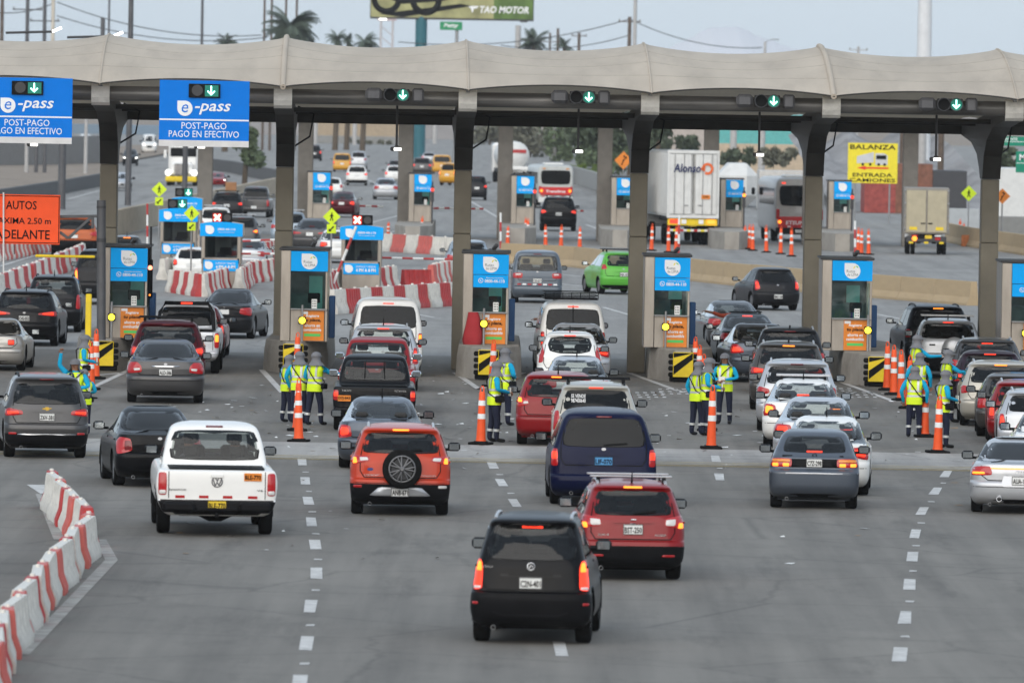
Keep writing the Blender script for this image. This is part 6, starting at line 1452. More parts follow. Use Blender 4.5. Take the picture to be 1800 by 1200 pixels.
# signal beside the first booth
t = thing('lane_signal', 'tall dark signal with a lit red lamp right of the first booth', 'traffic light', at(263, 560, 222.5))
b = MB(); b.tube([(0, 0, -1.2), (0, 0, 2.4)], .03, 8); b.build('post', dgrey, t)
b = MB(); b.box((0, -.05, 1.05), (.13, .16, 1.0), 0, .03); b.build('signal_housing', black_s, t)
b = MB(); disc(b, (-.0, -.135, 1.33), .06, 14); b.build('red_lamp', mat('signal_red_bright', (.8, .1, .05), .3, emit=(1, .25, .15), es=2.), t)
b = MB(); disc(b, (-.0, -.135, .62), .025, 10); b.build('amber_lamp', lit_orange, t)
# barrier arms
def arm(x0, y0, x1, y1, Y, label, n=7, r=.04):
    a, c = at(x0, y0, Y), at(x1, y1, Y); t = thing('barrier_arm', label, 'barrier arm', a, 0, 'red and white barrier arms'); d = c - a
    for q in range(n):
        b = MB(); b.tube([d * (q / n) + Vector((0, 0, 0)), d * ((q + 1) / n)], r, 8); b.build('stripe', red_pl if q % 2 == 0 else reflective, t)
arm(259, 455, 259, 358, 330, 'raised red and white arm right of the first column', 5)
arm(578, 518, 626, 398, 306, 'leaning red and white arm in front of the second kiosk', 6, .05)
arm(670, 453, 800, 456, 312, 'lowered red and white arm left of the third column', 7)
arm(424, 424, 492, 421, 335, 'lowered arm right of the kiosk, nearer the top', 4)
arm(424, 446, 492, 446, 312, 'lowered arm right of the kiosk, nearer the bottom', 4)
arm(880, 440, 880, 374, 400, 'raised arm left of the far booth with orange cones', 4, .05)
arm(1193, 445, 1194, 378, 380, 'raised arm in front of the white container truck', 4, .05)
arm(1503, 450, 1503, 388, 380, 'raised arm beside the fifth column', 4, .05)
arm(632, 362, 674, 363, 430, 'lowered arm behind the far dark sedan', 4, .05)
arm(762, 366, 800, 366, 430, 'lowered arm behind the far cone group', 4, .05)
arm(1008, 370, 1026, 371, 428, 'lowered arm right of the far black SUV', 3, .05)
arm(828, 367, 850, 367, 428, 'lowered arm right of the third column', 3, .05)
# ================================================================ far toll plaza
YF = 425.0
t = thing('toll_canopy', 'second toll canopy far behind on plain grey columns', 'canopy', (0, YF, 0))
farcol = mat('far_column', (.20, .185, .165), .7, var=.1)
for x in (361, 537, 713, 888, 1063, 1250, 1425, 1600):
    X = at(x, 300, YF).x; b = MB(); b.box((X, 0, 3.3), (.75, .9, 6.6), 0, .03); b.build('column', farcol, t)
b = MB(); b.box((at(980, 300, YF).x, 0, 6.95), (46, 9, .6), 0, .1); b.build('roof', membrane, t)
FB = [(560, 'second'), (738, 'third'), (918, 'fourth'), (1094, 'fifth'), (1286, 'sixth'), (1476, 'seventh')]
for i, (x, nm) in enumerate(FB):
    booth(x, 380, 422, .85, 9, '%s toll booth of the far plaza, small blue logo sign' % ORD[i], True, 'far toll booths', 1.12, True)
    X = at(x - 8, 380, 418).x; b = MB(); b.prism([(X - .35, 408), (X + .35, 408), (X + .9, 411), (X + .9, 430), (X - .9, 430), (X - .9, 411)], 0, .85, 'z'); o = b.build('toll_island', conc_isl); tag(o, '%s concrete island of the far plaza from the left' % ORD[i], 'traffic island', 'far toll islands')
    b = MB(); xx = at(x + 22, 340, 417).x; lt_ = thing('lane_signal', 'small lit signal lamp right of the %s far booth' % ORD[i], 'traffic light', (xx, 417, 0), 0, 'far signal lamps')
    b.tube([(0, 0, 0), (0, 0, 2.9)], .04, 8); b.box((0, -.06, 2.3), (.16, .14, .8), 0, .03); b.build('signal_post', dgrey, lt_)
    b = MB(); disc(b, (0, -.14, 2.5), .085, 12); b.build('signal_lamp', lit_red if i not in (4,) else lit_orange, lt_)
for i, (x, y, tp) in enumerate([(682, 420, 390), (733, 418, 382), (741, 422, 380), (748, 420, 384), (892, 432, 397), (923, 424, 382), (927, 428, 384), (959, 433, 395), (986, 434, 395), (1019, 436, 398), (1145, 441, 393), (1175, 444, 395), (1188, 446, 395), (1309, 436, 396), (1317, 438, 394), (1323, 441, 394), (1347, 444, 396), (1372, 447, 397), (1391, 451, 400), (1508, 446, 400), (1514, 447, 402), (1527, 448, 402), (1687, 425, 385), (1694, 424, 392)]):
    cone(x, y, '%s orange cone from the left at the far plaza' % (ORDW + ['twenty third', 'twenty fourth'])[i], tp, 'far orange cones')
# ================================================================ large vehicles
def lorry_wheels(t, xs, ys, r=.5, w=.3):
    for x in xs:
        for y in ys:
            o = link('wheel', wheel_meshes()['tyre'], t); o.location = (x, y, r); o.scale = (w / .236, r, r); c = link('rim', wheel_meshes()['rim'], o)
def place(name, label, cat, x, y, phi, group, ax):
    p = G(x, y); los = math.atan2(p.x, p.y); psi = phi + los; t = thing(name, label, cat, p - Vector((math.sin(psi), math.cos(psi), 0)) * ax, -psi, group); return t, pxm(p)
T_ = 'lorries and buses at the far plaza'
wht = mat('container_white', (.66, .66, .64), .5, var=.05, dirt=.15)
def container_truck():
    t, k = place('container_truck', 'white container truck seen from behind, orange ring logo on its doors', 'truck', 1211, 430, -.10, T_, 1.6)
    W_ = 2.55; z0, z1 = 1.35, 4.62; L_ = 12.2
    b = MB(); b.box((0, L_ / 2 + .06, (z0 + z1) / 2), (W_ - .08, L_ - .1, z1 - z0 - .08)); b.build('container', wht, t)
    for sg in (-1, 1):
        for q in range(34): b = MB(); b.box((sg * (W_ / 2 - .03), .35 + q * .35, (z0 + z1) / 2), (.05, .17, z1 - z0 - .3), 0, .012); b.build('corrugation', wht, t)
        b = MB(); b.box((sg * (W_ / 2 - .07), .05, (z0 + z1) / 2), (.14, .16, z1 - z0), 0, .01); b.build('corner_post', wht, t)
        b = MB(); b.box((sg * W_ * .255, .0, (z0 + z1) / 2), (W_ * .43, .06, z1 - z0 - .34), 0, .01); d = b.build('door', wht, t)
        for q in range(5): b = MB(); b.box((sg * W_ * .255 + (q - 2) * .19, -.034, (z0 + z1) / 2), (.07, .02, z1 - z0 - .5), 0, .006); b.build('door_rib', wht, d)
        for q in (.18, .36): b = MB(); b.tube([(sg * W_ * q, -.06, z0 + .15), (sg * W_ * q, -.06, z1 - .15)], .018, 6); b.build('lock_rod', galv, d)
        b = MB(); b.box((sg * .35, -.07, z0 + .6), (.26, .03, .05), 0, .01); b.build('door_handle', galv, d)
    for z in (z0 + .05, z1 - .06): b = MB(); b.box((0, .03, z), (W_, .14, .16), 0, .01); b.build('end_beam', wht, t)
    b = MB(); b.box((0, -.02, (z0 + z1) / 2), (.03, .03, z1 - z0 - .4)); b.build('door_gap', black_s, t)
    text('Alonso', t, -.32, -.10, z1 - .85, 1.35, .42, mat('logo_navy', (.02, .03, .10), .5), .02, .15)
    b = MB(); vs = []
    for q in range(21):
        a = R(200 - 320 * q / 20)
        for r_ in (.17, .29): vs.append((.68 + r_ * math.cos(a), -.10, z1 - .87 + r_ * math.sin(a)))
    b.add(vs, [(2 * q, 2 * q + 1, 2 * q + 3, 2 * q + 2) for q in range(20)]); b.add([(.30, -.10, z1 - .87), (.56, -.10, z1 - .72), (.56, -.10, z1 - 1.02)], [(0, 1, 2)]); b.build('ring_logo', mat('logo_orange', (.75, .14, .03), .5), t)
    b = MB(); b.box((.62, -.075, z0 + 1.02), (.42, .012, .2)); pl = b.build('orange_plate', poster_o, t); text('C9P', pl, .62, -.083, z0 + 1.02, .3, .1, black_s, .02)
    b = MB(); b.box((0, L_ / 2, z0 - .16), (1.0, L_ - .4, .26), 0, .02); b.build('chassis', black_plastic, t)
    b = MB(); b.box((0, .12, z0 - .22), (W_ - .1, .1, .34), 0, .02); rb = b.build('rear_beam', yellow_p, t)
    for sg in (-1, 1):
        b = MB(); b.box((sg * .92, .055, z0 - .2), (.4, .03, .2), 0, .01); b.build('tail_light', lit_red if sg < 0 else lit_orange, t)
        b = MB(); b.box((sg * .42, .055, z0 - .2), (.24, .03, .22), 0, .01); b.build('white_plate', white_s, t)
    b = MB(); b.box((0, .2, .72), (W_ * .86, .1, .12), 0, .02); b.build('underrun_bar', white_p, t)
    for q in range(6): b = MB(); b.box(((q - 2.5) * .34, .14, .72), (.17, .012, .11)); b.build('reflector_strip', lens_red if q % 2 else yellow_s, t)
    b = MB(); b.box((0, .14, 1.0), (.4, .02, .16)); b.build('license_plate', PLATEY, t)
    lorry_wheels(t, (-1.08, -.74, .74, 1.08), (1.6, 2.9), .5, .28)
    lorry_wheels(t, (-1.08, 1.08), (9.5, 13.2), .5, .28)
    b = MB(); b.box((0, 13.3, 2.0), (2.4, 1.9, 2.6), 0, .15); b.build('cab', white, t)
container_truck()
def box_truck():
    t, k = place('box_truck', 'small tan box truck with double doors and one lit orange lamp', 'truck', 1627, 447, -.015, T_, 1.2)
    W_ = 2.12; z0, z1 = .98, 3.15; tan = mat('box_tan', (.42, .37, .26), .6, var=.07, dirt=.2)
    b = MB(); b.box((0, 2.2, (z0 + z1) / 2), (W_, 4.3, z1 - z0), 0, .03); b.build('cargo_box', mat('box_grey', (.26, .24, .21), .5, .2, dirt=.3), t)
    for sg in (-1, 1):
        b = MB(); b.box((sg * W_ * .235, .02, (z0 + z1) / 2 - .02), (W_ * .43, .06, z1 - z0 - .2), 0, .01); d = b.build('door', tan, t)
        b = MB(); b.box((sg * .17, -.03, z0 + .5), (.22, .03, .05), 0, .01); b.build('door_handle', black_plastic, d)
        b = MB(); b.box((sg * .62, -.016, z0 + .26), (.36, .01, .15)); b.build('orange_plate', yellow_p, d)
        for q in range(4): b = MB(); b.box((sg * (W_ / 2 - .04), .0, z0 + .25 + q * .6), (.1, .08, .08), 0, .01); b.build('hinge', galv, d)
        b = MB(); b.box((sg * .55, .1, z0 - .08), (.3, .03, .06)); b.build('reflector', lens_red if sg < 0 else white_s, t)
    b = MB(); b.box((0, 2.6, z0 - .14), (.9, 5, .22), 0, .02); b.build('chassis', black_plastic, t)
    b = MB(); b.box((0, .16, .72), (W_ * .9, .12, .3), 0, .03); b.build('rear_beam', dgrey, t)
    b = MB(); disc(b, (-.55, .09, .76), .12, 16, .03); b.build('lit_tail_lamp', lit_orange, t)
    b = MB(); b.box((.55, .09, .76), (.26, .03, .14), 0, .01); b.build('tail_lamp', lens_red, t)
    for q in range(5): b = MB(); b.box(((q - 2) * .36, .09, .57), (.2, .015, .1)); b.build('warning_stripe', yellow_p if q % 2 == 0 else black_s, t)
    b = MB(); b.box((.1, .08, .84), (.32, .02, .16)); b.build('license_plate', PLATEY, t)
    lorry_wheels(t, (-.86, -.62, .62, .86), (1.2,), .38, .2); lorry_wheels(t, (-.86, .86), (4.6,), .38, .2)
    b = MB(); b.box((0, 5.2, 1.5), (1.9, 1.5, 1.9), 0, .15); b.build('cab', white, t)
box_truck()
def bus(name, label, x, y, W_, H_, phi, col1, col2, txt, L_=9.5, strip=.40, rack=True):
    t, k = place(name, label, 'bus', x, y, phi, T_, 2.4)
    # rounded shell from cross sections
    b = MB(); n = 28; vs = []
    def prof(y_, ins):
        o = []
        for q in range(n):
            a = 2 * math.pi * q / n; cx, sx = math.cos(a), math.sin(a); e = .28
            X = (W_ / 2 - ins) * (abs(cx) ** e) * (1 if cx > 0 else -1); Z = .45 + (H_ - .45) / 2 + ((H_ - .45) / 2 - ins) * (abs(sx) ** e) * (1 if sx > 0 else -1); o.append((X, y_, Z))
        return o
    for y_, ins in ((0, .10), (.06, .03), (.2, 0), (L_ - .2, 0), (L_, .12)): vs += prof(y_, ins)
    b.add(vs, [(r * n + q, r * n + (q + 1) % n, r * n + n + (q + 1) % n, r * n + n + q) for r in range(4) for q in range(n)] + [tuple(range(n - 1, -1, -1)), tuple(range(4 * n, 5 * n))]); b.build('body', col1, t, sharp=35)
    b = MB(); b.prism(chaikin([(-W_ * .40, H_ * .56), (W_ * .40, H_ * .56), (W_ * .42, H_ * .88), (-W_ * .42, H_ * .88)], .1, 2), -.035, .02); b.build('rear_window', glass_dark, t)
    b = MB(); b.box((0, -.02, H_ * strip), (W_ * .86, .06, H_ * .19), 0, .02); r = b.build('red_panel', mat('bus_red', (.55, .018, .02), .4, coat=.5, dirt=.2), t)
    text(txt, r, 0, -.055, H_ * strip, W_ * .55, H_ * .06, white_s, .02, .1)
    for sg in (-1, 1):
        b = MB(); b.box((sg * W_ * .44, -.02, H_ * .43), (W_ * .07, .06, H_ * .16), 0, .02); b.build('tail_light', lens_red, t)
        b = MB(); disc(b, (sg * W_ * .40, -.055, H_ * (strip + .01)), .09, 14, .02); b.build('lit_lamp', lit_orange, t)
        b = MB(); b.box((sg * W_ * .33, -.0, H_ * .915), (.2, .06, .07), 0, .01); b.build('marker_lamp', lit_red if col2 else lens_amber, t)
        for q in range(7): b = MB(); b.box((sg * (W_ / 2 + .003), .9 + q * 1.15, H_ * .70), (.02, 1.05, H_ * .26), 0, .008); b.build('side_window', glass_dark, t)
        b = MB(); b.box((sg * (W_ / 2 + .22), L_ - .1, H_ * .75), (.18, .12, .36), 0, .04); b.build('wing_mirror', black_plastic, t)
    b = MB(); b.box((0, -.03, .55), (W_ * .96, .12, .34), 0, .04); b.build('bumper', black_plastic if col2 else wht, t)
    for q in range(6): b = MB(); b.box(((q - 2.5) * W_ * .14, -.1, .78), (W_ * .07, .012, .06)); b.build('reflector_strip', white_s if q % 2 else lens_red, t)
    b = MB(); b.box((0, -.10, .55), (.42, .012, .15)); b.build('license_plate', PLATEW, t)
    if rack: b = MB(); b.box((0, 2.2, H_ + .05), (W_ * .55, 1.6, .16), 0, .06); b.build('roof_unit', wht, t)
    lorry_wheels(t, (-W_ / 2 + .22, W_ / 2 - .22), (2.4, L_ - 2), .46, .3)
busw = mat('bus_grey_white', (.45, .46, .44), .4, coat=.4, dirt=.15)
bus('city_bus', 'grey and red bus partly hidden by the fifth column', 1396, 424, 2.5, 3.25, -.10, mat('bus_grey', (.42, .40, .38), .4, coat=.4, dirt=.15), True, 'ETSUNCH', strip=.30)
bus('small_bus', 'pale bus with a red rear panel on the far road', 970, 366, 2.25, 2.75, -.09, busw, False, 'Translima', 8.0, .40)
def tanker():
    t, k = place('tanker_truck', 'white tanker truck with a red stripe far beyond the third column', 'truck', 903, 322, -.08, 'far lorries', 1.5)
    b = MB(); b.lathe([(.2, 0), (1.0, .1), (1.15, .5), (1.15, 8), (1.0, 8.4)], 20, 0, Matrix.Translation((0, 0, 2.2)) @ Matrix.Rotation(R(-90), 4, 'X')); b.build('tank', wht, t)
    b = MB(); b.box((0, .04, 2.55), (1.7, .1, .3), 0, .03); b.build('red_stripe', red_pl, t)
    b = MB(); b.box((0, 4, 1.0), (2.2, 8, .3), 0, .05); b.build('chassis', black_plastic, t)
    b = MB(); b.box((0, .1, 1.1), (2.3, .2, .5), 0, .05); b.build('rear_box', white, t)
    b = MB(); b.box((0, 9.6, 1.9), (2.3, 1.8, 2.5), 0, .2); b.build('cab', white, t)
    lorry_wheels(t, (-.95, -.65, .65, .95), (1.5, 2.8, 9), .48, .28)
tanker()
def semi():
    p = G(318, 327); t = thing('semi_truck', 'white bonneted semi truck approaching with headlights on', 'truck', p, R(178), 'far lorries')
    b = MB(); b.box((0, -1.1, 1.25), (1.55, 2.0, 1.0), 0, .2); b.build('bonnet', white, t)
    b = MB(); b.box((0, -3.0, 1.95), (2.2, 2.0, 2.4), 0, .2); b.build('cab', white, t)
    b = MB(); b.box((0, -3.2, 3.3), (2.2, 1.8, .7), 0, .25); b.build('roof_fairing', white, t)
    b = MB(); b.box((0, -1.98, 2.45), (1.9, .06, .65), 0, .03); b.build('windshield', glass_dark, t)
    b = MB(); b.box((0, -.09, 1.2), (1.0, .06, .85), 0, .03); g_ = b.build('grille', dgrey, t)
    for q in range(9): b = MB(); b.box(((q - 4) * .11, -.05, 1.2), (.03, .03, .78)); b.build('grille_bar', chrome, g_)
    for sg in (-1, 1):
        b = MB(); b.lathe([(.20, 0), (.20, .06), (.12, .08)], 14, 0, Matrix.Translation((sg * .95, -.12, .95)) @ Matrix.Rotation(R(-90), 4, 'X')); b.build('headlight', lit_white, t)
        b = MB(); b.box((sg * .95, -.8, .95), (.5, 1.3, .55), 0, .15); b.build('fender', white, t)
        b = MB(); b.box((sg * 1.35, -2.1, 2.3), (.2, .12, .6), 0, .04); b.build('wing_mirror', white, t)
        b = MB(); b.tube([(sg * 1.0, -4.2, .8), (sg * 1.0, -4.2, 4.0)], .09, 10); b.build('exhaust_stack', chrome, t)
    b = MB(); b.box((0, -.05, .5), (2.3, .25, .4), 0, .08); b.build('bumper', yellow_p, t)
    b = MB(); b.box((0, -8.5, 2.3), (2.4, 8, 2.6), 0, .05); b.build('trailer', wht, t)
    lorry_wheels(t, (-.95, .95), (-.9, -4.5, -11), .5, .3)
semi()
# ================================================================ far cars
N_ = 'cars on the far road'
def fc(name, label, kind, x, y, wpx, top, phi=0., col=white, **o):
    o.setdefault('glass', 'dark'); o.setdefault('plate', ''); o.setdefault('group', N_)
    lights = o.pop('lights', None); g = o.pop('group')
    vehicle(name, label, 'car' if kind != 'pickup' else 'pickup', kind, x, y, wpx, top, phi, col, g, lights, coarse=True, **o)
MD = 'cars beyond the front booths'
fc('dark_wagon', 'dark SUV with a brown box tied on its roof', 'suv', 399, 384, 56, 338, .02, dgry, lit='R', bars='k', group=MD, extra=lambda t, B, W, H: MB().box((.18, 1.5, H + .32), (.62, .6, .48), 0, .02, M=Matrix.Identity(4)).build('cardboard_box', mat('cardboard', (.34, .17, .08), .8), t))
fc('dark_pickup', 'dark pickup with a red line below its cab window', 'pickup', 448, 382, 54, 328, .06, grey, group=MD)
fc('white_suv', 'white SUV with roof bars behind the red cross kiosk', 'suv', 378, 425, 62, 364, 0., white, bars='s', group=MD)
fc('grey_suv', 'grey SUV with lit orange light right of the red cross kiosk', 'suv', 424, 440, 62, 380, .04, grey, bars='s', lit='O', group=MD)
fc('pale_sedan', 'pale silver sedan behind the lowered arms by the second column', 'sedan', 438, 478, 62, 420, .10, silver, group=MD)
fc('white_hatchback', 'white car with a red lamp between the two left kiosks', 'hatch', 336, 492, 64, 435, .05, white, lit='R', group=MD)
fc('pale_blue_suv', 'pale blue grey car with roof bar right of the second column', 'suv', 508, 432, 66, 372, 0., P_('pale_blue', .28, .34, .40), bars='s', group=MD)
fc('grey_sedan', 'dark grey sedan right of the second column', 'sedan', 548, 444, 70, 384, .12, grey, lights='wide', group=MD)
fc('white_sedan', 'white car partly hidden by the second column kiosk sign', 'sedan', 592, 462, 66, 404, -.05, white, lit='R', group=MD)
fc('dark_sedan', 'very dark sedan with a bright brake light at the far plaza', 'sedan', 602, 382, 48, 337, .08, maroon, lit='R')
fc('white_hatchback', 'white hatchback right of the first far booth', 'hatch', 584, 345, 38, 312, .05, white)
fc('taxi', 'yellow taxi beside a white SUV on the far road', 'van', 601, 302, 32, 269, .0, yellow, lit='R')
fc('silver_suv', 'white SUV right of the yellow taxi on the far road', 'suv', 630, 298, 29, 266, .03, silver)
fc('white_crossover', 'white crossover with red lights in the middle of the far road', 'suv', 627, 326, 38, 291, .0, white, lit='R', bumper=.3)
fc('silver_sedan', 'silver sedan leaving the far plaza', 'sedan', 678, 351, 44, 313, -.02, silver)
fc('white_hatchback', 'white car with red lamps left of the far third column', 'hatch', 693, 321, 34, 291, -.02, white, lit='R')
fc('grey_hatchback', 'grey car furthest left of the far third column', 'hatch', 696, 302, 30, 282, 0., grey)
fc('dark_hatchback', 'small dark car with one lamp beside the second column', 'hatch', 553, 283, 24, 255, .03, dgry, lit='R')
fc('grey_suv', 'grey SUV with pink lamps on the far road', 'suv', 741, 308, 34, 277, -.02, grey, lit='R')
fc('pink_white_car', 'pale car behind the second yellow taxi', 'hatch', 754, 287, 26, 268, 0., silver, lit='R')
fc('taxi_van', 'yellow taxi van left of the third column', 'van', 776, 306, 34, 272, -.05, yellow)
fc('taxi', 'yellow taxi turning beside the third column', 'hatch', 789, 326, 32, 286, .25, yellow, lit='O')
fc('black_suv', 'black SUV with a lit lamp right of the third column', 'suv', 838, 352, 36, 309, .0, dgry, lit='R')
fc('black_suv', 'black SUV with joined tail lights at the far booth with cones', 'suv', 981, 406, 64, 346, -.02, blackp, lit='R', plate='AXK-571', bars='k')
for (nm, lb, x, y, w_, tp, c) in (('oncoming_car', 'dark oncoming car with headlights on, beside the first column', 229, 291, 28, 262, dgry), ('oncoming_pale_car', 'pale oncoming car above the tan wall', 215, 335, 34, 303, silver), ('oncoming_red_car', 'reddish oncoming car with one bright headlight', 383, 327, 32, 303, red), ('oncoming_white_car', 'white car far left behind the poles', 150, 258, 26, 236, white), ('oncoming_white_car', 'pale car far left with red lamps', 26, 281, 28, 258, silver), ('oncoming_van', 'white van above the semi truck cab', 262, 270, 26, 236, white)):
    p = G(x, y); k = pxm(p); t = vehicle(nm, lb, 'car', 'hatch' if nm != 'oncoming_van' else 'van', x, y, w_, tp, math.pi, c, 'cars on the oncoming road', coarse=True, head=True, plate=None)
# ================================================================ background
def ground_box(name, label, cat, x0, x1, ytop, Y, dep, m, group=None, z0=0., ch=.02):
    a, c = at(x0, ytop, Y), at(x1, ytop, Y); b = MB(); b.box((0, dep / 2, (a.z - z0) / 2), (c.x - a.x, dep, a.z - z0), 0, ch); o = b.build(name, m, loc=((a.x + c.x) / 2, Y, z0)); tag(o, label, cat, group); return o
def wall_along(name, label, pts, h, th, m, cat='wall', post=None, cap=None):
    P = [G(*p) for p in pts]; o = thing(name, label, cat, P[0])
    for i in range(len(P) - 1):
        a, c = P[i] - P[0], P[i + 1] - P[0]; d = c - a; L_ = d.length
        b = MB(); b.box((0, 0, 0), (th, L_, h), 0, .02, M=Matrix.Translation((a + c) / 2 + Vector((0, 0, h / 2))) @ Matrix.Rotation(math.atan2(-d.x, d.y), 4, 'Z')); b.build('wall_panel', m, o)
    return o
def subdiv(pts, n):
    o = []
    for i in range(len(pts) - 1):
        for q in range(n): o.append((lerp(pts[i][0], pts[i + 1][0], q / n), lerp(pts[i][1], pts[i + 1][1], q / n)))
    return o + [pts[-1]]
wall_along('median_wall', 'tan concrete median wall left of the kiosks', subdiv([(178, 420), (330, 383), (485, 345)], 6), 1.25, .3, mat('median_tan', (.42, .35, .26), .85, var=.15, dirt=.3))
wall_along('guard_wall', 'dark curved barrier along the oncoming road', subdiv([(345, 296), (410, 304), (490, 322)], 3), 1.0, .3, mat('dark_wall', (.10, .10, .10), .8))
wall_along('kerb_wall', 'low dark kerb wall below the earth bank at the left', subdiv([(-20, 362), (110, 340), (180, 326)], 3), .9, .3, mat('dark_wall', (.10, .10, .10), .8))
wall_along('side_wall', 'grey concrete wall along the right of the far road', subdiv([(985, 315), (1035, 330), (1120, 362)], 3), 1.35, .3, mat('side_concrete', (.30, .30, .29), .85, dirt=.3))
# earth bank at the left
b = MB(); pts = [G(-60, 352), G(60, 338), G(182, 318)]; up = [at(-60, 296, 700), at(60, 296, 720), at(182, 290, 760)]
b.add([*pts, *up, *[u + Vector((0, 300, 0)) for u in up]], [(0, 1, 4, 3), (1, 2, 5, 4), (3, 4, 7, 6), (4, 5, 8, 7)]); b.build('earth_bank', earth, kind='structure')
wall_along('retaining_wall', 'long grey wall with pillars behind the earth bank', subdiv([(-60, 296), (60, 293), (185, 288)], 3), 2.6, .4, mat('retaining', (.22, .21, .20), .85, dirt=.3))
tanw = mat('far_tan_wall', (.38, .30, .21), .9, var=.1, dirt=.2)
grw = mat('far_grey_wall', (.25, .25, .24), .9, var=.1, dirt=.25)
ground_box('far_building', 'tan building wall across the end of the road', 'building', 545, 720, 205, 1180, 8, tanw)
ground_box('far_low_wall', 'grey low wall below the tan building', 'wall', 540, 735, 238, 1120, 3, grw)
ground_box('far_building', 'grey buildings behind the third column', 'building', 735, 885, 200, 1250, 10, mat('far_grey_building', (.30, .29, .29), .9, var=.15, scale=.2))
ground_box('far_building', 'grey blocks between the second column and the trees', 'building', 330, 545, 215, 1290, 10, mat('far_grey_building', (.30, .29, .29), .9, var=.15, scale=.2))
ground_box('far_building', 'blue and grey sheds behind the left blue sign', 'building', -60, 330, 215, 1240, 10, mat('shed_blue', (.18, .24, .30), .8, var=.2, scale=.1))
ground_box('beige_building', 'beige building with shrubs behind the container truck', 'building', 1115, 1265, 215, 760, 8, mat('beige_building', (.46, .40, .36), .9, var=.1, dirt=.2))
ground_box('teal_building', 'teal wall building right of the container truck', 'building', 1265, 1420, 200, 740, 8, mat('teal_building', (.12, .40, .38), .8, var=.1, dirt=.15))
ground_box('tan_wall', 'tan wall below the teal building', 'wall', 1255, 1425, 252, 700, 2, mat('tan_wall', (.50, .40, .29), .9, dirt=.2))
ground_box('white_shed', 'white curved tarp shed left of the grey bus', 'shed', 1262, 1335, 287, 560, 8, wht, ch=.8)
ground_box('white_shed', 'white site office behind the grey bus', 'shed', 1335, 1425, 300, 550, 6, mat('offwhite', (.55, .53, .50), .8, dirt=.2))
# rocky slope behind the yellow sign
b = MB(); random.seed(11); nx, nz = 28, 14; vs = []
for i in range(nx + 1):
    for j in range(nz + 1):
        x = lerp(1430, 1720, i / nx); p = at(x, 330, 600); p.y = 560 + j * 7 + random.uniform(-2.5, 2.5); p.z = max(-.05, j * .31 * (1 + .1 * math.sin(i * .7)) + random.uniform(-.15, .15)) if j else -.05; vs.append(p)
b.add(vs, [(i * (nz + 1) + j, (i + 1) * (nz + 1) + j, (i + 1) * (nz + 1) + j + 1, i * (nz + 1) + j + 1) for i in range(nx) for j in range(nz)], 0, True); b.build('hillside', mat('rock_grey', (.27, .26, .255), .95, var=.3, scale=.15, bump=.6, bscale=.8), kind='structure')
for i, (x0, x1, yt, m_, lb) in enumerate([(1575, 1640, 288, mat('rust_brown', (.20, .09, .06), .8, var=.3), 'rust brown shed behind the box truck'), (1640, 1700, 300, mat('shed_dark', (.06, .06, .065), .7), 'dark shed behind the pedestrian sign'), (1520, 1575, 320, mat('rust_red', (.30, .07, .06), .8, var=.3), 'red brown shed below the yellow sign')]):
    ground_box('shed', lb, 'shed', x0, x1, yt, 545, 6, m_)
ground_box('grey_hoarding', 'light grey hoarding beside the sixth column', 'wall', 1665, 1722, 366, 470, .3, mat('hoard', (.40, .42, .43), .7))
ground_box('white_container', 'white container at the right edge behind the sixth column', 'container', 1757, 1830, 296, 480, 8, wht)
ground_box('container_roof', 'pale shed roof above the white container', 'shed', 1757, 1830, 274, 520, 6, mat('offwhite', (.55, .53, .50), .8, dirt=.2))
ground_box('grey_block_wall', 'grey block wall at the right edge behind the sixth column', 'wall', 1755, 1840, 380, 450, .5, grw)
cwall([(1640, 418), (1700, 432), (1830, 452)], 4.5, .95, concrete_tan, 'concrete_kerb', '%s tan kerb barrier from the left behind the sixth column')
ground_box('net_fence', 'orange safety net below the sixth column', 'fence', 1690, 1722, 413, 428, .06, mat('orange_net', (.45, .16, .06), .7, var=.3, scale=8))
# yellow weigh station sign
p0, p1 = at(1491, 251, 500), at(1577, 323, 500); w_, h_ = p1.x - p0.x, p0.z - p1.z
t = thing('weigh_sign', 'yellow lorry weigh station sign with a red arrow', 'sign', ((p0.x + p1.x) / 2, 500, 0)); zb = p1.z
b = MB(); b.box((0, 0, zb + h_ / 2), (w_, .06, h_), 0, .01); s = b.build('sign_board', yellow_s, t)
for sg in (-1, 1): b = MB(); b.tube([(sg * w_ * .35, .06, 0), (sg * w_ * .35, .06, zb + h_)], .05, 8); b.build('post', galv, t)
text('BALANZA', s, 0, -.035, zb + h_ * .90, w_ * .92, h_ * .12, black_s, .02); text('ENTRADA', s, 0, -.035, zb + h_ * .205, w_ * .80, h_ * .095, black_s, .02); text('CAMIONES', s, 0, -.035, zb + h_ * .075, w_ * .92, h_ * .095, black_s, .02)
b = MB(); z_ = zb + h_ * .38; b.prism([(-w_ * .32, z_), (-w_ * .14, z_ + h_ * .05), (-w_ * .14, z_ + h_ * .02), (w_ * .32, z_ + h_ * .02), (w_ * .32, z_ - h_ * .02), (-w_ * .14, z_ - h_ * .02), (-w_ * .14, z_ - h_ * .05)], -.045, -.035); b.build('red_arrow', red_s, s)
b = MB(); z_ = zb + h_ * .62; b.prism([(-w_ * .32, z_ - .13 * h_), (w_ * .02, z_ - .10 * h_), (w_ * .02, z_ + .16 * h_), (-w_ * .32, z_ + .05 * h_)], -.045, -.035, mi=0); b.prism([(w_ * .05, z_ - .16 * h_), (w_ * .30, z_ - .16 * h_), (w_ * .30, z_ + .08 * h_), (w_ * .22, z_ + .13 * h_), (w_ * .05, z_ + .13 * h_)], -.045, -.035); tk = b.build('truck_picture', mat('print_grey', (.55, .55, .56), .5), s)
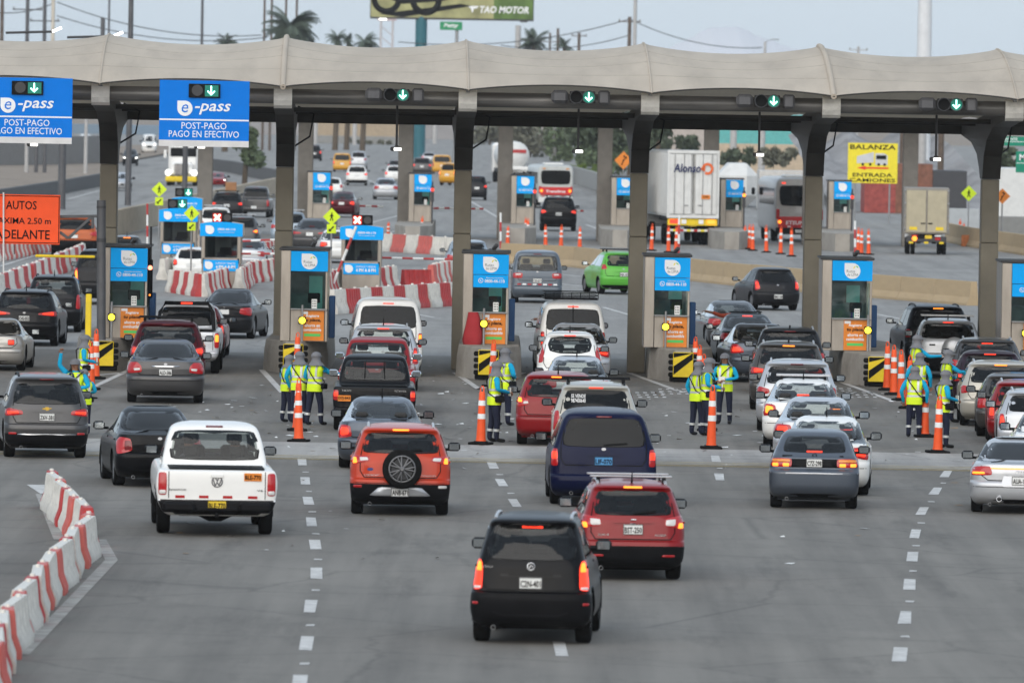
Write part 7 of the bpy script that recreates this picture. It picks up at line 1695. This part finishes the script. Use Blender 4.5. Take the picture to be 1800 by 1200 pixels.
b = MB(); b.box((w_ * .17, -.05, z_ + .03 * h_), (w_ * .2, .006, h_ * .1)); b.build('print_cab_window', black_s, tk)
for q in (-.2, -.05, .12, .24): b = MB(); disc(b, (q * w_, -.046, z_ - .15 * h_), .035 * h_, 10, .01); b.build('print_wheel', black_s, tk)
# green direction signs at the right edge
for (x0, x1, y0, y1, Y, lb, tx_) in ((1765, 1860, 240, 258, 470, 'green road sign strip at the right edge', 'AV. NTE'), (1786, 1880, 266, 305, 455, 'green motorway sign cut by the right edge', 'M')):
    p0, p1 = at(x0, y0, Y), at(x1, y1, Y); w_, h_ = p1.x - p0.x, p0.z - p1.z
    t = thing('road_sign', lb, 'sign', ((p0.x + p1.x) / 2, Y, 0), 0, 'green road signs'); b = MB(); b.box((0, 0, p1.z + h_ / 2), (w_, .06, h_), 0, .01); s = b.build('sign_board', mat('sign_green', (.0, .22, .13), .45), t)
    b = MB(); b.tube([(w_ * .1, .08, 0), (w_ * .1, .08, p1.z + h_)], .07, 8); b.build('post', galv, t); text(tx_, s, -w_ * .38, -.035, p1.z + h_ * .72, None, h_ * .3, white_s, .02)
    b = MB(); b.box((0, -.034, p1.z + h_ * .45), (w_ * .98, .006, .03)); b.build('divider_line', white_s, s)
def warn(x, y, sz, Y, lb):
    p = at(x, y, Y); r = sz / 2 * Y / 15000; t = thing('warning_sign', lb, 'sign', (p.x, Y, 0), 0, 'orange warning signs'); b = MB(); b.prism([(0, p.z - r), (r, p.z), (0, p.z + r), (-r, p.z)], -.02, 0); s = b.build('diamond_board', poster_o, t)
    b = MB(); b.tube([(0, .05, 0), (0, .05, p.z)], .04, 8); b.build('post', galv, t); b = MB(); b.tube([(-.2 * r, -.03, p.z - .5 * r), (0, -.03, p.z), (.3 * r, -.03, p.z + .3 * r), (0, -.03, p.z + .5 * r)], .1 * r, 6); b.build('bend_arrow', black_s, s)
warn(1096, 282, 32, 560, 'orange diamond bend sign left of the fourth column'); warn(1762, 345, 28, 430, 'orange diamond sign right of the sixth column')
# ================================================================ poles, wires, masts
def pole(x, yb, ytop, Y, r0, r1, lb, m=None, head=None, z0=0., cat='pole', arms=()):
    p = at(x, ytop, Y); t = thing('utility_pole' if cat == 'pole' else cat.replace(' ', '_'), lb, cat, (p.x, Y, z0), 0, 'poles and masts')
    b = MB(); b.tube([(0, 0, 0), (0, 0, (p.z - z0) * .5), (0, 0, p.z - z0)], [r0, (r0 + r1) / 2, r1], 10); b.build('shaft', m or pole_grey, t)
    for (z_, w_) in arms: b = MB(); b.box((0, -.1, p.z - z_), (w_, .1, .12), 0, .02); a_ = b.build('crossarm', m or pole_grey, t); 
    for (z_, w_) in arms:
        for q in (-.45, 0, .45): b = MB(); b.lathe([(.06, 0), (.09, .08), (.05, .2)], 8, 0, Matrix.Translation((q * w_, -.1, p.z - z_ + .06))); b.build('insulator', grw, t)
    if head == 'lamp': b = MB(); b.tube([(0, 0, p.z - z0), (.8, 0, p.z - z0 + .3)], .05, 6); b.box((1.2, 0, p.z - z0 + .3), (.9, .3, .12), 0, .04); b.build('lamp_head', galv, t)
    return p
palegrey = mat('pole_pale', (.42, .41, .40), .6, var=.08); wood = mat('pole_wood', (.12, .09, .07), .85, var=.25)
pole(232, 300, -90, 520, .20, .15, 'tall grey lamp post rising above the canopy left of the second blue sign')
pole(112, 300, 120, 500, .24, .22, 'thick grey post below the left blue sign'); pole(328, 330, 130, 470, .16, .14, 'thin grey post behind the second blue sign')
pole(357, 250, -60, 900, .18, .14, 'slim pole right of the tall lamp post'); pole(193, 250, -50, 900, .14, .1, 'slim pole left of the tall lamp post'); pole(181, 200, 32, 800, .16, .22, 'short pole with a dark head left of the tall lamp post')
for (x, tp, lb, m_) in ((5, -60, 'pole at the far left edge', wood), (50, -80, 'second pole from the left edge, with crossarms', pole_grey), (80, -60, 'third pole from the left edge', pole_grey), (95, -80, 'pale pole fourth from the left edge', mat('pole_cream', (.55, .50, .42), .6))):
    pole(x, 250, tp, 850, .22, .18, lb, m_, arms=((1.5, 3.), (5.5, 3.)) if x in (50, 80) else ())
for (x, lb) in ((48, 'pale post second along the left bank'), (65, 'grey post third along the left bank'), (80, 'dark post fourth along the left bank'), (152, 'pale post beside the first column')): pole(x, 300, 190, 690, .16, .14, lb, palegrey if x in (48, 152) else pole_grey)
for (x, tp, lb) in ((466, -40, 'leftmost slim mast beside the large palm'), (479, -60, 'brown mast in front of the large palm'), (504, -50, 'mast over the large palm'), (523, -60, 'right mast beside the large palm')): pole(x, 250, tp, 980, .16, .13, lb, wood)
pole(1118, 250, -60, 760, .22, .16, 'pale tall pole right of the wired poles', palegrey); pole(1107, 250, 30, 900, .26, .2, 'wooden pole with crossarm left of the pale tall pole', wood, arms=((.5, 2.4),)); pole(1018, 250, 58, 1100, .26, .2, 'short wooden pole left of the crossarm pole', wood, arms=((.4, 2.),)); pole(981, 250, 50, 1100, .24, .18, 'short dark pole beside the far trees', wood); pole(967, 250, 58, 1150, .2, .15, 'thin dark pole beside the far trees', wood, arms=((1.2, 4.),)); pole(911, 250, 45, 1000, .35, .35, 'pale post under the right end of the billboard', palegrey)
pole(1345, 250, 74, 1000, .2, .16, 'pole with a bracket above the fourth bay', palegrey, head='lamp'); pole(1509, 250, 82, 1000, .2, .16, 'pole with crossarm above the fifth bay', palegrey, arms=((.4, 2.2),))
p = pole(1630, 300, -200, 620, .62, .48, 'thick white mast above the fifth bay', mat('mast_white', (.66, .67, .68), .5, var=.04, dirt=.1))
for (x, tp, Y, m_, lb) in ((1588, 200, 560, wood, 'brown post left of the hanging floodlight'), (1655, 205, 555, wood, 'brown post right of the hanging floodlight'), (1622, 190, 560, palegrey, 'grey post behind the hanging floodlight'), (1340, 200, 690, palegrey, 'pale post in front of the teal building'), (1290, 200, 700, palegrey, 'slim post in front of the teal building'), (975, 200, 900, palegrey, 'pale post among the green slope trees'), (555, 200, 1100, palegrey, 'pale post before the tan building, left'), (624, 200, 1100, palegrey, 'pale post before the tan building, right'), (765, 200, 1150, palegrey, 'pale post right of the teal billboard pillar')):
    pole(x, 260, tp, Y, .22 if m_ is wood else .3, .2 if m_ is wood else .28, lb, m_)
# billboard
YBB = 900; p0, p1 = at(652, -75, YBB), at(938, 38, YBB); w_, h_ = p1.x - p0.x, p0.z - p1.z; zb = p1.z
t = thing('billboard', 'large billboard with a motorcycle picture on a teal pillar', 'billboard', ((p0.x + p1.x) / 2, YBB, 0))
tealp = mat('pillar_teal', (.03, .13, .16), .5)
b = MB(); b.tube([(-3.2, .6, 0), (-3.2, .6, zb + .3)], .62, 16); b.build('pillar', tealp, t)
b = MB(); b.box((0, .35, zb + h_ / 2), (w_, .6, h_), 0, .03); fr = b.build('frame', dgrey, t)
olive = mat('print_olive', (.33, .32, .15), .6, var=.35, scale=.6); b = MB(); b.box((-w_ * .12, .03, zb + h_ / 2 + .05), (w_ * .75, .04, h_ - .3)); pn = b.build('picture_panel', olive, t)
b = MB(); b.box((w_ * .375, .03, zb + h_ / 2 + .05), (w_ * .24, .04, h_ - .3)); b.build('picture_panel', mat('print_green', (.10, .17, .04), .6, var=.4, scale=.7), t)
b = MB()
for (cx_, r_) in ((-w_ * .40, 1.6), (-w_ * .16, 1.7)):
    b.lathe([(r_, 0), (r_, .02), (r_ * .62, .02), (r_ * .62, 0)], 28, 0, Matrix.Translation((cx_, .005, zb + 2.1)) @ Matrix.Rotation(R(90), 4, 'X'), close=True)
b.prism([(-w_ * .42, zb + 2.3), (-w_ * .30, zb + 1.6), (-w_ * .05, zb + 2.0), (w_ * .12, zb + 3.2), (-.02 * w_, zb + 4.2), (-w_ * .3, zb + 3.6)], -.03, -.015); b.prism([(-w_ * .45, zb + .5), (-w_ * .3, zb + .2), (.12 * w_, zb + 1.5), (.05 * w_, zb + 1.7)], -.012, .002); b.build('motorcycle_print', black_s, pn)
text('TAO MOTOR', t, w_ * .32, -.0, zb + 1.15, w_ * .30, .75, white_s, .03, .2)
b = MB(); b.prism([(w_ * .09, zb + 1.5), (w_ * .165, zb + 1.5), (w_ * .15, zb + 1.25), (w_ * .135, zb + 1.25), (w_ * .125, zb + .75), (w_ * .115, zb + 1.25)], -.01, .0); b.build('print_emblem', white_s, t)
for (q, lb) in ((-w_ * .42, 1), (w_ * .44, 0)):
    b = MB(); b.box((q, -.5, zb - .05), (.8, .3, .16), 0, .04); b.build('lamp', lit_white if lb else dgrey, t)
p = at(793, 46, 880); t = thing('shop_sign', 'small green sign hanging below the billboard', 'sign', (p.x, 880, 0)); b = MB(); b.box((0, 0, p.z), (2.3, .2, .85), 0, .03); s = b.build('sign_board', mat('sign_green2', (.02, .25, .10), .5), t); text('Petty', s, 0, -.11, p.z, 1.5, .5, white_s, .03, .2); b = MB(); b.tube([(.6, .3, 0), (.6, .3, p.z + .3)], .18, 10); b.build('pole', galv, t)
p = at(680, 46, 1300); t = thing('far_tower', 'pale lattice tower behind the billboard', 'tower', (p.x, 1300, 0))
for sx in (-.9, .9): b = MB(); b.tube([(sx, 0, 0), (sx, 0, p.z + 1)], .2, 6); b.build('leg', mat('tower_pale', (.5, .47, .47), .7), t)
for q in range(8): b = MB(); b.tube([(-.9, 0, p.z - q * 1.6), (.9, 0, p.z - q * 1.6 - 1.5)], .08, 5); b.build('brace', mat('tower_pale', (.5, .47, .47), .7), t)
b = MB(); b.box((0, 0, p.z + 1.4), (2.9, .6, 1.2), 0, .05); b.build('top_panel', mat('tower_pink', (.55, .42, .42), .7), t)
def wire(x0, y0, x1, y1, Y, sag, lb):
    a, c = at(x0, y0, Y), at(x1, y1, Y); b = MB(); b.tube([lerp(a, c, q / 14) - Vector((0, 0, sag * 4 * (q / 14) * (1 - q / 14))) for q in range(15)], .05, 5); o = b.build('overhead_wire', dgrey); tag(o, lb, 'wire', 'overhead wires')
wire(1107, 34, 700, 74, 900, 1.2, 'upper wire between the crossarm pole and the billboard'); wire(1107, 62, 880, 80, 905, .8, 'lower wire left of the crossarm pole'); wire(1107, 34, 1340, 84, 950, 1., 'wire right of the crossarm pole'); wire(100, 4, 460, 62, 860, 1.2, 'upper wire right of the left poles'); wire(100, 28, 470, 66, 865, 1.2, 'lower wire right of the left poles'); wire(-20, 20, 95, 6, 850, .5, 'short wire between the left edge poles')
for (x, y, lb) in ((100, 52, 'lit tube light left end above the canopy'), (208, 60, 'lit tube light right of the left poles')):
    a = at(x - 8, y + 4, 300); c = at(x + 8, y - 3, 300); b = MB(); b.tube([a, c], .05, 6); o = b.build('tube_light', lit_white); tag(o, lb, 'lamp', 'tube lights above the canopy'); b = MB(); b.tube([a, at(x - 90, y + 6, 300)], .05, 6); b.build('arm', dgrey, o)
# ================================================================ palms, trees, shrubs
frond_m = mat('palm_green', (.07, .09, .065), .7, var=.3); trunk_m = mat('palm_trunk', (.11, .085, .06), .9, var=.25)
leaf_a = mat('leaf_dark', (.075, .095, .06), .7, var=.35, scale=2); leaf_b = mat('leaf_mid', (.11, .145, .075), .7, var=.35, scale=2); leaf_c = mat('leaf_olive', (.15, .15, .11), .75, var=.3, scale=2)
def palm(x, y, Y, r, lb, nf=26):
    c = at(x, y, Y); t = thing('palm_tree', lb, 'palm', (c.x, Y, 0), 0, 'palms behind the canopy'); b = MB(); b.tube([(0, 0, 0), (.2, 0, c.z * .5), (0, 0, c.z)], [.35, .26, .22], 8); b.build('trunk', trunk_m, t)
    b = MB(); rnd_ = random.Random(int(x))
    for q in range(nf):
        a = rnd_.uniform(0, 6.28); el = rnd_.uniform(-.5, 1.25); d = Vector((math.cos(a) * math.cos(el), math.sin(a) * math.cos(el), math.sin(el))); prev = Vector((0, 0, c.z)); sd = Vector((-math.sin(a), math.cos(a), 0)); v = d.copy(); pts = [prev]
        for s_ in range(8): v = (v + Vector((0, 0, -.16))).normalized(); prev = prev + v * r / 8; pts.append(prev)
        for s_ in range(1, 9):
            for sg in (-1, 1):
                for f_ in (.0, .5):
                    p_ = lerp(pts[s_ - 1], pts[s_], f_); ln = r * .32 * (1 - abs(s_ / 8 - .45)); tip = p_ + sd * sg * ln + v * ln * .4 + Vector((0, 0, -ln * .45)); w2 = (pts[s_] - pts[s_ - 1]) * .28; b.add([p_ - w2, p_ + w2, tip], [(0, 1, 2)])
    b.build('crown', frond_m, t)
palm(512, 46, 950, 3.6, 'large palm behind the second ridge of the canopy', 44); palm(497, 60, 960, 2.6, 'smaller palm beside the large one', 24); palm(592, 66, 1000, 1.6, 'tiny palm right of the large palm', 18); palm(640, 74, 1000, 2.2, 'low palm left of the billboard', 24); palm(398, 74, 950, 1.6, 'low palm above the second blue sign', 18); palm(612, 72, 1010, 1.4, 'tiny palm left of the low palm', 16); palm(938, 74, 1000, 2.4, 'low palm right of the billboard', 26); palm(992, 80, 1000, 1.5, 'low palm beside the short wooden poles', 16)
def bushy(name, lb, cat, x, ytop, ybase, Y, wpx, m, n=900, trunk=True, g='trees and shrubs in the background', leaf=.3):
    k = 15000 / Y; c = at(x, ybase, Y); top = at(x, ytop, Y).z; base = 0.; W_ = wpx / k; t = thing(name, lb, cat, (c.x, Y, base), 0, g); rnd_ = random.Random(int(x * 7 + ytop)); b = MB(); zc0 = max(.1, c.z); H_ = top - zc0
    cl = [(rnd_.uniform(-.38, .38) * W_, rnd_.uniform(-.3, .3) * W_, zc0 + H_ * rnd_.uniform(.2, .85), rnd_.uniform(.14, .26) * min(W_, H_ * 1.6)) for _ in range(12)]
    for q in range(n):
        cx_, cy_, cz_, r_ = cl[q % len(cl)]; d = Vector((rnd_.gauss(0, 1), rnd_.gauss(0, 1), rnd_.gauss(0, 1))).normalized() * r_ * rnd_.uniform(.5, 1.1); p_ = Vector((cx_, cy_, cz_)) + d; p_.z = max(.05, min(p_.z, H_ + zc0)); e1 = Vector((rnd_.gauss(0, 1), rnd_.gauss(0, 1), rnd_.gauss(0, 1))).normalized() * leaf * rnd_.uniform(.6, 1.3); e2 = e1.cross(Vector((rnd_.gauss(0, 1), rnd_.gauss(0, 1), rnd_.gauss(0, 1)))).normalized() * leaf * .5
        b.add([p_ - e1, p_ + e2, p_ + e1, p_ - e2], [(0, 1, 2, 3)])
    b.build('crown', m, t)
    if trunk:
        b = MB(); b.tube([(0, 0, 0), (.1, 0, zc0 + H_ * .3), (0, 0, zc0 + H_ * .6)], [.22, .16, .08], 8); b.build('trunk', trunk_m, t)
        for cx_, cy_, cz_, r_ in cl[:5]: b = MB(); b.tube([(0, 0, zc0 + H_ * .15), (cx_ * .6, cy_ * .6, cz_ - .2), (cx_, cy_, cz_)], [.1, .06, .03], 6); b.build('limb', trunk_m, t)
for a in [('tree', 'leafy tree left of the second column', 'tree', 430, 200, 300, 640, 60, leaf_b), ('tree', 'dark tree behind the second blue sign', 'tree', 385, 205, 280, 1150, 70, leaf_c), ('tree', 'dark branches above the green slope', 'tree', 1055, 195, 262, 620, 120, leaf_a), ('tree', 'tree beside the fourth column top', 'tree', 1155, 212, 245, 600, 44, leaf_a),
          ('tree', 'olive tree left of the green slope', 'tree', 860, 215, 285, 1150, 70, leaf_c), ('tree', 'grey green tree behind the pale bus', 'tree', 930, 212, 300, 950, 90, leaf_c), ('tree', 'green tree right of the pale bus', 'tree', 1000, 215, 305, 900, 90, leaf_b), ('tree', 'bright tree on the green slope', 'tree', 1055, 235, 320, 820, 80, leaf_b), ('tree', 'tree behind the orange bend sign', 'tree', 1105, 240, 330, 760, 70, leaf_b)]: bushy(*a, n=1300, leaf=.34)
for a in [('shrub', 'shrub on the beige building ledge, left', 'shrub', 1165, 238, 262, 740, 40, leaf_a), ('shrub', 'shrub on the beige building ledge, right', 'shrub', 1210, 240, 265, 740, 44, leaf_a), ('shrub', 'hedge in front of the tan wall', 'shrub', 1300, 262, 290, 680, 70, leaf_a), ('shrub', 'hedge right of the tan wall', 'shrub', 1370, 262, 290, 680, 70, leaf_c), ('shrub', 'low green strip below the far grey wall', 'shrub', 640, 246, 262, 1100, 120, leaf_c), ('shrub', 'low grass on the green slope', 'shrub', 1040, 290, 312, 760, 100, mat('grass_green', (.14, .20, .04), .8, var=.3)), ('shrub', 'dark shrub at the right edge', 'shrub', 1772, 262, 300, 520, 40, leaf_a)]: bushy(*a, n=500, trunk=False, leaf=.3)
# far mountain and hill ridges
mtn = mat('mountain_haze', (.70, .70, .72), 1., var=.04, scale=.004)  # veil of distant haze is put into this pale colour
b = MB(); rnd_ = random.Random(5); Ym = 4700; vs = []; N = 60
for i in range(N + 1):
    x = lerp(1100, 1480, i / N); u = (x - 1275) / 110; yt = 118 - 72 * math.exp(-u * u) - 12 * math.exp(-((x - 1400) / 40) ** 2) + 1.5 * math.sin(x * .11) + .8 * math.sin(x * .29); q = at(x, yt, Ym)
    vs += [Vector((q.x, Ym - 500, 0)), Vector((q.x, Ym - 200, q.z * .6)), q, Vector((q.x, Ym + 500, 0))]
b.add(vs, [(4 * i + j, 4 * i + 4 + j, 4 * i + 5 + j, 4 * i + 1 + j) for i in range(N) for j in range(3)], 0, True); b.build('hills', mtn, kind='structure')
# far oncoming carriageway markings and grass verge are part of the pavement sheet
# ================================================================ haze
b = MB(); b.box((0, -150, 49.5), (12400, 12200, 101)); hz = b.build('haze', [], kind='stuff'); tag(hz, 'thin pale haze over the whole place', 'haze')
hm = bpy.data.materials.new('haze'); hm.use_nodes = True; n = hm.node_tree; n.nodes.clear(); o_ = n.nodes.new('ShaderNodeOutputMaterial'); v_ = n.nodes.new('ShaderNodeVolumePrincipled')
v_.inputs['Color'].default_value = (.95, .96, .98, 1); v_.inputs['Density'].default_value = 0.8e-4; v_.inputs['Anisotropy'].default_value = .2
n.links.new(v_.outputs[0], o_.inputs['Volume']); hz.data.materials.append(hm)
